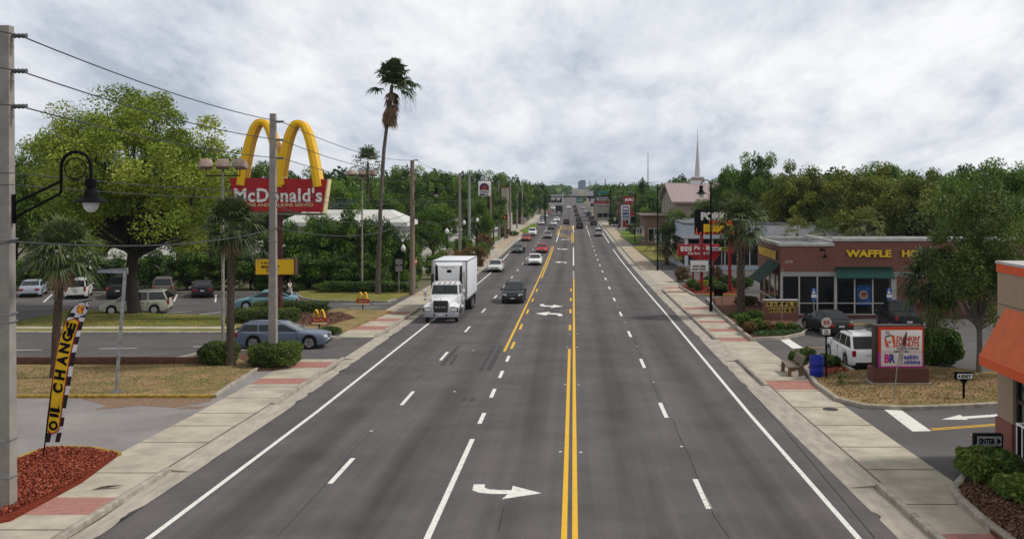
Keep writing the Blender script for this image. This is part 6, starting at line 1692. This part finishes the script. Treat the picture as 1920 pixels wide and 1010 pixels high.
T('live2', 700, 330, 150, 140, 'dense green tree behind the tall palm trunk', group=bl)
T('dark', 765, 302, 175, 130, 'tall dark tree right of the tall palm', group=bl)
T('live2', 835, 312, 190, 170, 'broad tree above the globe lamps', group=bl)
T('mid', 812, 372, 135, 110, 'round dark trunked tree in the pale lot left of the truck box', group=bl)
T('dark', 900, 313, 230, 110, 'dark tall tree behind the taco sign', group=bl)
T('mid', 893, 362, 165, 80, 'bright green tree between the grey poles and taco sign', group=bl)
T('dark', 940, 318, 250, 80, 'dark tree above the beige shopfront', group=bl)
T('far', 968, 330, 300, 70, 'dark tree above the dark brick shop', group=bl)
T('far', 990, 338, 360, 55, 'dark tree above the pale grey block', group=bl)
T('far', 1012, 342, 430, 45, 'dark tree by the white sided building', group=bl)
T('dark', 1005 - 80, 345, 200, 60, 'dark tree right behind the wooden pole by the taco sign', group=bl)
T('mid', 30, 290, 106, 160, 'green tree low behind the parked silver blue sedan', group=bl)
T('mid', 180, 285, 106, 190, 'green tree behind the parked white van', group=bl)
T('mid', 345, 290, 106, 170, 'mid green tree behind the parked navy sedan', group=bl)
T('far', 450, 320, 180, 150, 'distant dark tree between the floodlights and arches', group=bl)
T('far', 640, 315, 220, 130, 'distant dark tree beyond the white roof', group=bl)
T('far', 730, 318, 250, 120, 'distant dark tree beyond the tall palm', group=bl)
sw = 'dark shrubs walling the left lot'
for i, (px, yt, d, w_) in enumerate(((60, 470, 98, 95), (130, 468, 99, 100), (205, 470, 98, 100), (285, 465, 99, 95), (350, 462, 98, 90), (415, 458, 99, 100), (470, 452, 98, 95), (540, 405, 99, 105), (605, 402, 100, 110), (655, 376, 101, 95), (712, 398, 100, 75), (755, 428, 104, 75), (722, 412, 106, 70), (776, 436, 108, 50), (575, 470, 97, 90), (640, 474, 97, 90), (700, 474, 97, 80), (500, 470, 97, 80))):
    T('magn', px, yt, d, w_, 'dense dark leafy shrub in the wall of greenery behind the burger lot', group=sw, name='shrub', cat='shrub', dz=E)
T('rust', 845, 455, 118, 75, 'rusty tinged bush behind the cab of the truck', name='shrub', cat='shrub')
T('rust', 885, 448, 128, 60, 'rusty tinged bush behind the truck cargo box', name='shrub', cat='shrub')
T('smallm', 815, 460, 112, 60, 'green bush left of the truck cargo box', name='shrub', cat='shrub')
T('smallm', 868, 430, 140, 50, 'green shrub under the globe lamp by the grey pole', name='shrub', cat='shrub')
T('rust', 908, 425, 160, 42, 'rusty shrub below the taco sign', name='shrub', cat='shrub')
T('smallm', 900, 447, 150, 40, 'green shrub by the walking pedestrian', name='shrub', cat='shrub')
T('smallm', 963, 430, 225, 28, 'dark bush beside the grass below the display board', name='shrub', cat='shrub')
T('rust', 945, 415, 215, 30, 'reddish shrub under the display board', name='shrub', cat='shrub')
T('smallm', 770, 500, 97, 40, 'green bush behind the grey sign backs', name='shrub', cat='shrub', dz=E)
# right side
br = 'live oaks behind the diner'
T('live2', 1368, 300, 165, 100, 'green oak right of the church steeple', group=br)
T('dark', 1420, 275, 140, 130, 'dark crowned oak standing highest left of the diner', group=br)
T('live', 1505, 296, 132, 190, 'olive oak above the left end of the diner', group=br)
T('live', 1610, 300, 128, 230, 'broad olive oak above the diner letters', group=br)
T('live2', 1660, 294, 165, 190, 'greener oak behind the broad olive oak', group=br)
T('live', 1730, 310, 120, 220, 'olive oak right of the diner letters', group=br)
T('live2', 1850, 284, 98, 220, 'tall green oak at the right edge above the tan shop', group=br)
T('live', 1800, 330, 112, 180, 'olive oak behind the fine leaved tree', group=br)
T('dark', 1470, 320, 160, 150, 'dark oak behind the olive oak left of the diner', group=br)
T('live', 1395, 330, 150, 120, 'olive oak behind the palm by the barbecue sign', group=br)
T('mid', 1270, 385, 170, 60, 'round green tree in front of the church wall', group=br)
T('mid', 1325, 365, 165, 75, 'green tree between the church and barbecue sign', group=br)
T('live2', 1900, 300, 125, 200, 'green oak beyond the tan shop corner', group=br)
T('farm', 1222, 350, 260, 75, 'pale green tree beside the church gable', group=br)
T('far', 1200, 335, 320, 60, 'dark tree above the chicken restaurant', group=br)
T('far', 1255, 335, 300, 80, 'dark tree behind the church roof', group=br)
T('mid', 1212, 385, 220, 45, 'green tree right of the petrol sign', group=br)
T('far', 1165, 343, 380, 50, 'dark tree behind the striped cupola', group=br)
T('far', 1140, 350, 430, 40, 'dark tree by the teal street sign', group=br)
T('smallm', 1150, 402, 285, 26, 'dark bush at the foot of the red restaurant', name='shrub', cat='shrub')
T('small', 1187, 418, 235, 34, 'clipped dark bush before the blue petrol sign', name='shrub', cat='shrub')
# continuous woods farther away: each row still single trees
rng0 = random.Random(5)
fl = 'far trees along the avenue'
for i in range(26):
    d = 320 + i * 38; side = -1 if i % 2 else 1
    px = VX + side * (22 + 15000 / d * (1.0 + .5 * rng0.random()) + 6)
    T('far' if i % 3 else 'farm', px, 349 + rng0.uniform(-4, 3) - (5 if d < 600 else 0), d, max(22, 16000 / d), 'far tree in the lines beyond the signal crossing', group=fl)
for i in range(46):
    d = rng0.uniform(200, 420); side = -1 if i % 2 else 1
    px = VX + side * rng0.uniform(190, 900)
    T('far' if i % 3 else 'farm', px, 322 + rng0.uniform(-8, 10), d, 30000 / d, 'far dark tree in the woods behind the buildings', group='woods behind the buildings')
def far_woods():
    rng = np.random.default_rng(44); n = 30000
    x = rng.uniform(-1500, 1500, n); y = rng.uniform(900, 2600, n)
    keep = np.abs(x - 12) > 16
    x, y = x[keep], y[keep]; n = len(x)
    z = np.array([G(v) for v in y]) + rng.uniform(.5, 1, n) * 9 * (.7 + .5 * np.sin(x * .07 + y * .013))
    quads_o = quads('far_woods', leafcards(np.stack([x, y, z], 1), 3.4, rng, asp=.8), L_DRK, np.clip(rng.normal(.4, .2, n), 0, 1))
    tag(quads_o, 'low dark woods reading as one mass along the horizon', 'woods', kind='stuff')
far_woods()
# ---------------------------------------------------------------- hedges
def hedge(px0, px1, ytop, ybase, depth, label, mat=None, leaf=.055, n=7000, cat='hedge', name='hedge', rnd=.35, d=None, dz=.1, yaw=0, dens=1):
    d = d or dy(ybase, E + dz); x0, x1 = wx(px0, d), wx(px1, d); h = wz(ytop, d) - G(d) - E - dz
    rng = np.random.default_rng(int(px0 * 7 + ybase))
    t = thing(name, label, cat, ((x0 + x1) / 2, d + depth / 2, G(d) + E + dz), R(yaw))
    a, b, c = (x1 - x0) / 2, depth / 2, h / 2
    v = rng.normal(size=(n, 3)); v /= np.linalg.norm(v, axis=1)[:, None]
    p = 2 / rnd
    v /= (np.abs(v) ** p).sum(1)[:, None] ** (1 / p)          # superellipsoid shell
    lump = 1 + .07 * np.sin(v[:, 0] * 7 + v[:, 2] * 5 + px0) + rng.normal(0, .035, n)
    v *= (lump * rng.uniform(.86, 1.0, n) ** .5)[:, None]
    Cc = v * np.array([a, b, c]) + np.array([0, 0, c])
    Cc = Cc[Cc[:, 2] > .02]
    ti = np.clip(.45 + .14 * np.sin(Cc[:, 0] * 3 + px0) + rng.normal(0, .17, len(Cc)), 0, 1)
    quads('foliage', leafcards(Cc, leaf, rng, asp=.5), mat or L_HDG, ti, t)
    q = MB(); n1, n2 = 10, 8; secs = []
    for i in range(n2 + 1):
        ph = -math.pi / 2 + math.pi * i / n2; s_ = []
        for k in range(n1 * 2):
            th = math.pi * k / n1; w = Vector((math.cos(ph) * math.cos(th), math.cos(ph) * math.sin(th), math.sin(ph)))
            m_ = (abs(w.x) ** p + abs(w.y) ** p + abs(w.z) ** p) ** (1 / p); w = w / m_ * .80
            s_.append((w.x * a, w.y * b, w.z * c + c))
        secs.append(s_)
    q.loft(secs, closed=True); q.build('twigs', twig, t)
    return t
hedge(365, 427, 649, 686, 2.2, 'rounded clipped shrub at the end of the timber beam', rnd=.5)
hedge(458, 546, 650, 690, 2.6, 'wide rounded clipped shrub around the foot of the second utility pole', rnd=.5, n=9000)
hedge(425, 548, 582, 607, 2.2, 'long clipped hedge in front of the light blue sedan', n=9000)
hedge(468, 606, 568, 588, 2.0, 'rear clipped hedge running to the mulch by the small arches sign', n=9000)
hedge(588, 634, 616, 630, 1.5, 'small low bush at the kerb tip beside the small arches sign', rnd=.8, n=2500)
hedge(592, 772, 529, 549, 1.6, 'low dark clipped hedge behind the grass and tall palm', L_DRK, n=9000)
hedge(1832, 1935, 866, 968, 2.0, 'big glossy leafy hedge below the enter sign', L_GLS, leaf=.11, n=6500, d=28.2, rnd=.62)
hedge(1893, 1990, 915, 985, 1.6, 'glossy leafy bush in front of the big hedge by the white rail', L_GLS, leaf=.10, n=3000, d=26.3, rnd=.8)
hs_ = 'round shrubs in the diner bed'
for px, yt, yb, w_, mt, lab in ((1398, 590, 614, 26, L_DRK, 'dark round shrub nearest the street light foot'), (1418, 584, 606, 34, L_DRK, 'dark mound shrub behind the palm trunk'), (1402, 556, 574, 44, L_RST, 'yellow green shrub row in the diner bed beyond the palm'), (1423, 600, 622, 26, L_HDG, 'green shrub at the brick sign corner'), (1446, 606, 622, 22, L_RST, 'olive shrub under the first yellow tile'), (1468, 607, 621, 16, L_DRK, 'dark shrub under the middle yellow tiles'), (1490, 608, 622, 16, L_HDG, 'small green shrub at the right corner of the brick sign'), (1410, 606, 626, 24, L_RST, 'olive mound shrub before the concrete edging')):
    hedge(px - w_ / 2, px + w_ / 2, yt, yb, 1.3, lab, mt, n=2500, cat='shrub', name='shrub', rnd=.8)
def cover(pts, mat, label, n, leaf, hgt):
    rng = np.random.default_rng(n); P2 = [gp(x, y, E + .1) for x, y in pts]
    xs = [p[0] for p in P2]; ys = [p[1] for p in P2]; out = []
    def inside(x, y):
        c = False
        for (x1, y1), (x2, y2) in zip(P2, P2[1:] + P2[:1]):
            if (y1 > y) != (y2 > y) and x < (x2 - x1) * (y - y1) / (y2 - y1) + x1: c = not c
        return c
    while len(out) < n:
        x, y = rng.uniform(min(xs), max(xs)), rng.uniform(min(ys), max(ys))
        if inside(x, y): out.append((x, y, G(y) + E + .1 + rng.uniform(.02, hgt) * (.6 + .4 * math.sin(x * 5) * math.sin(y * 4))))
    V = leafcards(np.array(out), leaf, rng, up=.6, asp=.45)
    return tag(quads('ground_cover', V, mat, np.clip(rng.normal(.5, .22, n), 0, 1)), label, 'ground cover', kind='stuff')
cover(((1412, 630), (1425, 618), (1500, 612), (1505, 622), (1470, 629)), leafmat('cover leaves', (.02, .05, .01), (.05, .11, .02), (.10, .18, .04)), 'bright low ground cover in front of the brick diner sign', 5000, .06, .22)
cover(((1366, 592), (1400, 590), (1430, 600), (1405, 612)), L_DRK, 'dark low ground cover inside the concrete edging', 3500, .07, .3)
cover(((4, 966), (150, 897), (218, 848), (130, 838), (84, 841), (35, 860), (5, 875)), leafmat('mulch chips', (.10, .018, .01), (.27, .05, .02), (.42, .10, .045), 0), 'red bark chips scattered over the mulch bed', 9000, .045, .10)
cover(((30, 740), (400, 740), (478, 692), (440, 675), (280, 686), (30, 686)), leafmat('dry blades', (.17, .15, .05), (.29, .20, .10), (.42, .32, .18), .2), 'dry grass blades and leaves on the near lawn', 7500, .038, .07)
cover(((1514, 692), (1534, 716), (1574, 743), (1627, 755), (1700, 759), (1880, 752), (1880, 702), (1750, 690), (1600, 697)), leafmat('leaf scraps', (.16, .08, .03), (.27, .16, .075), (.42, .33, .20), .2), 'dry grass and fallen leaves on the island around the doughnut sign', 7000, .045, .06)
cover(((1514, 690), (1527, 708), (1592, 695), (1570, 682)), MC['mulch chips'], 'red bark chips beside the blue barrel', 1500, .05, .08)
cover(((1279, 538), (1303, 549), (1376, 549), (1398, 540), (1330, 524), (1290, 528)), MC['mulch chips'], 'red bark chips in the bed below the barbecue sign', 3500, .07, .1)
cover(((1790, 922), (1886, 1012), (1960, 1040), (1960, 900), (1900, 860), (1815, 894)), leafmat('brown chips', (.07, .035, .02), (.16, .085, .05), (.26, .17, .11), 0), 'brown bark chips around the glossy hedge', 4000, .05, .1)
cover(((548, 608), (610, 610), (664, 596), (640, 587), (562, 590)), MC['brown chips'], 'brown bark chips behind the small arches sign', 4000, .07, .1)
cover(((30, 602), (130, 583), (300, 590), (430, 594), (430, 612), (30, 612)), leafmat('lawn blades', (.11, .15, .02), (.19, .21, .035), (.32, .27, .09), .2), 'short grass blades on the verge under the oak', 9000, .045, .06)
for px, yt, yb, w_, mt, lab in ((1500, 662, 686, 30, L_DRK, 'dark shrub behind the bench'), (1520, 656, 680, 30, L_HDG, 'taller shrub behind the blue barrel'), (1553, 668, 690, 30, L_HDG, 'round shrub right of the round bus sign post'), (1571, 672, 688, 16, L_DRK, 'small dark shrub nearest the white crossover')):
    hedge(px - w_ / 2, px + w_ / 2, yt, yb, 1.2, lab, mt, n=2500, cat='shrub', name='shrub', rnd=.8)
for i, (px, yt, yb, w_, mt, lab) in enumerate(((1300, 525, 541, 20, L_DRK, 'dark shrub left of the acid yellow yard sign'), (1332, 520, 538, 26, L_DRK, 'dark shrub behind the street light post'), (1345, 528, 546, 22, L_HDG, 'round shrub right of the street light post'), (1358, 533, 549, 18, L_HDG, 'small round shrub at the yellow kerb'), (1366, 517, 534, 22, L_DRK, 'dark shrub at the second red post'), (1350, 512, 524, 20, L_RST, 'reddish shrub between the red posts'), (1310, 531, 545, 16, L_HDG, 'small green shrub beside the first red post'), (1395, 520, 540, 40, L_DRK, 'dark hedge mass left of the palm trunk'))):
    hedge(px - w_ / 2, px + w_ / 2, yt, yb, 1.5, lab, mt, n=2200, cat='shrub', name='shrub', rnd=.8, leaf=.07)
T('rust', 1280, 492, 108, 42, 'rusty bush in a kerbed bed left of the white letter board', name='shrub', cat='shrub', dz=E)
T('rust', 1340, 490, 104, 34, 'bare reddish bush before the white pickup', name='shrub', cat='shrub', dz=E)
hedge(1640, 1760, 640, 692, 3.2, 'dark bush right of the doughnut sign under the fine leaved tree', L_DRK, leaf=.10, n=4000, d=53, rnd=.8)
hedge(1738, 1818, 622, 694, 2.6, 'dark leafy bush below the cabbage palm', L_DRK, leaf=.10, n=6000, d=50, rnd=.8)
d = dy(722, E + .1); tt_ = thing('sapling', 'tiny green sapling in the dry island near the blue barrel', 'plant', (wx(1578, d), d, G(d) + E + .1))
rng = np.random.default_rng(2); quads('leaves', leafcards(rng.normal(0, .11, (70, 3)) * np.array([1, 1, 1.6]) + np.array([0, 0, .3]), .07, rng), L_DRK, rng.uniform(0, 1, 70), tt_)
q = MB(); q.tube([(0, 0, -.05), (.02, 0, .45)], .012, 5); q.build('stem', bark, tt_)
# ---------------------------------------------------------------- palms
def fan(out, tin, base, D, L, rng, wid=.05, droop=.35, span=105, nl=20, tint=.5, pet=.9, fold=.25, shape=.25):
    D = D / np.linalg.norm(D)
    S_ = np.cross(D, [0, 0, 1.0]); nS = np.linalg.norm(S_); S_ = S_ / nS if nS > 1e-3 else np.array([1.0, 0, 0])
    N_ = np.cross(S_, D)
    hub = base + D * pet - np.array([0, 0, .08 * pet * abs(D[2] - 1)])
    w = S_ * .018
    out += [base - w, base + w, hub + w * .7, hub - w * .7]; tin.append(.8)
    for k in range(nl):
        a = math.radians(-span + 2 * span * k / (nl - 1) + rng.uniform(-4, 4))
        dr = D * math.cos(a) + S_ * math.sin(a) + N_ * fold * abs(math.sin(a))
        dr /= np.linalg.norm(dr); l = L * (1 - shape + shape * math.cos(a * .8)) * rng.uniform(.85, 1.08)
        sd_ = np.cross(dr, N_); sd_ /= np.linalg.norm(sd_) + 1e-9
        p1 = hub + dr * l * .55; p2 = hub + dr * l - np.array([0, 0, 1]) * droop * l * rng.uniform(.5, 1.3)
        w0, w1 = sd_ * wid * .35, sd_ * wid
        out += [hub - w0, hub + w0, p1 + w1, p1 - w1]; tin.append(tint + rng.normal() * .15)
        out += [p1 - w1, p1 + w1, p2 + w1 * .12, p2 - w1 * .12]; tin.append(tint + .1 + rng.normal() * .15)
def palm(px, d, ycrown, L, label, nf=36, tr=.22, seed=1, mat=None, lean=0.0, dead=8, base_dz=E + .1, pet=.9, wind=0, nl=20, elmin=-45, boots=False, group=None, cat='palm', top=None):
    rng = np.random.default_rng(seed)
    t = thing('palm_tree', label, cat, (wx(px, d), d, G(d) + base_dz), 0, group)
    h = (wz(ycrown, d)) - G(d) - base_dz
    q = MB(); n = 12
    pts = [(lean * (i / n) ** 2 * h, 0, h * i / n - (.2 if i == 0 else 0)) for i in range(n + 1)]
    q.tube(pts, [tr * (1.5 if i == 0 else 1.08 if i == 1 else 1.0 - .18 * i / n + rng.uniform(-.03, .03)) for i in range(n + 1)], 10)
    q.build('trunk', palmb, t, smooth=60)
    if boots:
        q = MB()
        for i in range(150):
            a = i * 2.4; z = .4 + (h - .6) * i / 150; c = Vector((math.cos(a), math.sin(a), 0))
            p0 = c * tr * .9 + Vector((lean * (z / h) ** 2 * h, 0, z)); q.tube([p0, p0 + c * .10 + Vector((0, 0, .16))], [.07, .03], 4)
        q.build('leaf_bases', M('leaf base', (.20, .15, .11), .95, var=.3, sc=9), t)
    top_ = np.array([lean * h, 0, h])
    out, tin = [], []
    for i in range(nf):
        el = math.radians(elmin + (88 - elmin) * ((i + .5) / nf) ** .85); az = i * 2.39996 + rng.uniform(-.3, .3)
        D = np.array([math.cos(el) * math.cos(az) + wind * .9, math.cos(el) * math.sin(az), math.sin(el)])
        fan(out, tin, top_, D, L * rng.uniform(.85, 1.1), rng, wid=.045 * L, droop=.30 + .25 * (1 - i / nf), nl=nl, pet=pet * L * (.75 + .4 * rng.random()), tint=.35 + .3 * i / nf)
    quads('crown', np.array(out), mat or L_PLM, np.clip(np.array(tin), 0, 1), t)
    if dead:
        out, tin = [], []
        for i in range(dead):
            az = i * 2.39996; D = np.array([.45 * math.cos(az), .45 * math.sin(az), -1])
            fan(out, tin, top_ - np.array([0, 0, .15]), D, L * .75, rng, wid=.05 * L, droop=.5, span=60, nl=12, pet=L * .5, tint=.5)
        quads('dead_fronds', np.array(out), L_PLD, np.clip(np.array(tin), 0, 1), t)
    return t
palm(104, 47, 478, 1.12, 'fan palm with slender trunk behind the chequered flag', seed=4, nf=40, tr=.2, lean=.06, dead=3, elmin=-35)
palm(432, 50.7, 425, .98, 'fan palm with dark trunk left of the second utility pole', seed=5, nf=42, tr=.21, dead=5, lean=.01)
palm(1748, 51.6, 528, 1.15, 'full cabbage palm with shaggy crown in front of the diner window', seed=6, nf=44, tr=.24, dead=9, boots=True)
palm(1389, 75, 418, 1.35, 'fan palm with rough boots on its trunk beside the black street light', seed=7, nf=34, tr=.26, dead=10, boots=True)
palm(1250, 138, 452, 1.7, 'left palm of the cluster behind the speed limit sign', seed=8, nf=26, tr=.25, dead=3, nl=12)
palm(1272, 140, 440, 1.8, 'middle palm of the cluster behind the speed limit sign', seed=9, nf=26, tr=.25, dead=3, nl=12)
palm(1288, 146, 444, 1.7, 'right palm of the cluster behind the speed limit sign', seed=10, nf=26, tr=.25, dead=3, nl=12)
palm(690, 140, 305, 1.6, 'small palm with a round crown behind the second floodlight pole', seed=12, nf=26, tr=.2, dead=2, nl=12)
palm(1619, 92, 428, 1.4, 'green palm crown standing up behind the diner parapet', seed=13, nf=24, tr=.2, dead=0, nl=14, mat=L_PLB)
palm(1495, 96, 438, 1.2, 'thin leaved palm behind the diner roof', seed=14, nf=18, tr=.15, dead=0, nl=12, mat=L_PLB)
palm(1546, 98, 440, 1.2, 'small yellowish palm behind the diner roof', seed=15, nf=18, tr=.15, dead=0, nl=12, mat=L_PLB)
palm(1160, 270, 385, 1.9, 'dark palm before the red restaurant', seed=16, nf=20, tr=.25, dead=3, nl=10)
def tall_palm():
    d = dy(551, E + .1); rng = np.random.default_rng(21); t = thing('palm_tree', 'very tall windswept palm with a ragged crown and hanging dead fronds', 'palm', (wx(709, d), d, G(d) + E + .1)); s = d / F
    z0 = G(d) + E + .1
    Pn = lambda px, py: ((px - 709) * s, 0, wz(py, d) - z0)
    tr_ = [(709, 556, .36), (709, 545, .27), (709, 520, .22), (711, 470, .20), (713, 400, .18), (716, 340, .17), (720, 280, .16), (726, 230, .15), (731, 190, .16), (735, 160, .16)]
    q = MB(); q.tube([Pn(a, b) for a, b, _ in tr_], [r for _, _, r in tr_], 10); q.build('trunk', M('grey palm bark', (.17, .145, .125), .95, var=.35, sc=5, det=6, bump=.6, stretch=(1, 1, 3)), t, smooth=60)
    top = np.array(Pn(735, 160)); out, tin = [], []
    dirs = [(-1.0, -.1), (-.35, .9), (-.2, 1.1), (-.5, .75), (.05, 1.15), (.2, 1.05), (.35, 1.0), (.5, .85), (.65, .75), (.1, .7), (.75, .5), (.95, .25), (1.05, .1), (.9, -.15), (1.1, .35), (.6, .2), (-.25, .55), (.3, .5), (0, .9), (.45, .3), (.8, -.35), (-.1, .3), (.15, .25), (.6, -.1), (-.3, .3), (.35, .1)]
    for i, (a, b) in enumerate(dirs):
        D = np.array([a, rng.uniform(-.5, .5), b]); ln = np.linalg.norm(D)
        fan(out, tin, top, D, 1.35, rng, wid=.10, droop=.45, span=90, nl=18, pet=1.35 * ln * rng.uniform(.6, 1.15), tint=.28, fold=.1)
    quads('crown', np.array(out), L_PLM, np.clip(np.array(tin), 0, 1), t)
    out, tin = [], []
    for i in range(34):
        az = i * 2.4; b = np.array(Pn(731, 190 + 8 * (i % 3)) if i < 20 else Pn(735, 162 + 6 * (i % 4))); D = np.array([.4 * math.cos(az), .4 * math.sin(az), -1])
        fan(out, tin, b, D, .8, rng, wid=.06, droop=.5, span=50, nl=10, pet=.5 + .25 * (i % 2), tint=.3)
    for i in range(7):
        b = np.array(Pn(729, 205)); D = np.array([.12 + .08 * i / 7, .1 * math.cos(i), -1]); fan(out, tin, b, D, .7, rng, wid=.05, droop=.3, span=25, nl=8, pet=.6, tint=.6)
    quads('dead_fronds', np.array(out), L_PLD, np.clip(np.array(tin), 0, 1), t)
    q = MB()
    for i in range(9):
        a = Vector(Pn(752 + 3.2 * i, 172 + 2 * (i % 3))); q.tube([a, a + Vector((.1, 0, -.5 - .2 * (i % 4))), a + Vector((.12, 0, -1.0 - .35 * (i % 3)))], [.02, .018, .006], 4)
    q.build('hanging_strands', M('dead strand', (.14, .10, .07), .9), t)
tall_palm()
# ---------------------------------------------------------------- people
skin = M('skin', (.30, .17, .11), .6, var=.05)
def skinmesh(name, joints, edges, mat, parent, root=0, sub=1):
    me = bpy.data.meshes.new('s'); me.from_pydata([j[0] for j in joints], edges, [])
    o = bpy.data.objects.new('s', me); COL.objects.link(o)
    o.modifiers.new('k', 'SKIN'); m2 = o.modifiers.new('u', 'SUBSURF'); m2.levels = sub; m2.render_levels = sub
    for i, j in enumerate(joints):
        v = me.skin_vertices[0].data[i]; v.radius = (j[1], j[2] if len(j) > 2 else j[1]); v.use_root = (i == root)
    dg = bpy.context.evaluated_depsgraph_get(); dg.update()
    nm = bpy.data.meshes.new_from_object(o.evaluated_get(dg)); bpy.data.objects.remove(o)
    nm.name = name; nm.materials.clear(); nm.materials.append(mat)
    nm.polygons.foreach_set('use_smooth', [True] * len(nm.polygons))
    r = bpy.data.objects.new(name, nm); COL.objects.link(r); r.parent = parent
    return r
def person(px, py, label, rz, shirt, trousers, hairc, d=None, k=1.0, shorts=False):
    d = d or dy(py, E); t = thing('person', label, 'person', (wx(px, d), d, G(d) + E), R(rz)); t.scale = (k, k, k)
    # mid stride, facing -Y; x is the person's side
    J = [((0, 0, .98), .13, .10), ((0, -.01, 1.2), .14, .10), ((0, 0, 1.40), .16, .10), ((0, -.01, 1.52), .06), ((0, -.03, 1.60), .085, .095), ((0, -.03, 1.70), .085, .10),
         ((.19, 0, 1.42), .06), ((.25, .10, 1.18), .042), ((.26, .02, .95), .033), ((-.19, 0, 1.42), .06), ((-.25, -.10, 1.18), .042), ((-.24, -.26, .99), .033),
         ((.09, 0, .92), .095), ((.10, -.20, .52), .06), ((.10, -.26, .09), .04), ((.10, -.40, .04), .04), ((-.09, 0, .92), .095), ((-.10, .06, .50), .06), ((-.10, .32, .14), .04), ((-.10, .26, .03), .035),
         ((.26, -.02, .86), .03), ((-.23, -.33, .92), .03)]
    Ed = [(0, 1), (1, 2), (2, 3), (3, 4), (4, 5), (2, 6), (6, 7), (7, 8), (8, 20), (2, 9), (9, 10), (10, 11), (11, 21), (0, 12), (12, 13), (13, 14), (14, 15), (0, 16), (16, 17), (17, 18), (18, 19)]
    skinmesh('body', J, Ed, skin, t)
    g = .018
    ids = [0, 1, 2, 6, 7, 9, 10]; mp = {a: i for i, a in enumerate(ids)}
    skinmesh('shirt', [(J[i][0], J[i][1] + g, (J[i][2] if len(J[i]) > 2 else J[i][1]) + g) for i in ids], [(mp[a], mp[b]) for a, b in Ed if a in mp and b in mp], M('cloth %s' % (shirt,), shirt, .9, var=.15, sc=6), t)
    ids = [0, 12, 13, 16, 17] + ([] if shorts else [14, 18]); mp = {a: i for i, a in enumerate(ids)}
    skinmesh('trousers', [(J[i][0], J[i][1] + g, (J[i][2] if len(J[i]) > 2 else J[i][1]) + g) for i in ids], [(mp[a], mp[b]) for a, b in Ed if a in mp and b in mp], M('cloth %s' % (trousers,), trousers, .9, var=.15, sc=6), t)
    q = MB(); q.lathe([(.001, 1.815), (.06, 1.80), (.10, 1.75), (.108, 1.69), (.095, 1.64)], 12, (0, .0, 0)); q.build('hair', M('hair %s' % (hairc,), hairc, .8), t, smooth=60)
    q = MB()
    for x in (-.033, .033): q.lathe([(.001, -.135), (.012, -.13), (.012, -.12)], 6, (x, 0, 1.685), axis='y')
    q.build('eyes', sgb, t)
    q = MB(); q.loft([[(-.012, -.125, 1.665), (.012, -.125, 1.665), (0, -.125, 1.69)], [(-.006, -.148, 1.655), (.006, -.148, 1.655), (0, -.14, 1.67)]], closed=True); q.build('nose', skin, t)
person(543, 563, 'person in white top and trousers walking beside the clipped hedge', 70, (.72, .72, .70), (.60, .60, .60), (.02, .015, .012))
person(918, 471, 'pedestrian in dark red top and tan trousers on the left pavement', 180, (.10, .025, .025), (.32, .20, .12), (.02, .015, .012))
person(1417, 497, 'person in dark clothes walking past the white tyre shop wall', -80, (.03, .03, .035), (.02, .02, .025), (.02, .015, .012), k=1.08)
person(983, 471, 'rider in a pale top just behind the dark grey green sedan', 0, (.6, .5, .42), (.05, .05, .06), (.3, .25, .2), d=163)

# ---------------------------------------------------------------- air
def haze():
    q = MB(); q.box(-2610, 2610, -60, 6010, -5, 34)
    m = bpy.data.materials.new('haze air'); m.use_nodes = True; nt = m.node_tree
    nt.nodes.remove(nt.nodes['Principled BSDF'])
    v = nt.nodes.new('ShaderNodeVolumePrincipled'); v.inputs['Color'].default_value = (.72, .82, .95, 1); v.inputs['Density'].default_value = .00009
    nt.links.new(v.outputs[0], nt.nodes['Material Output'].inputs['Volume'])
    tag(q.build('haze', m), kind='stuff')
haze()
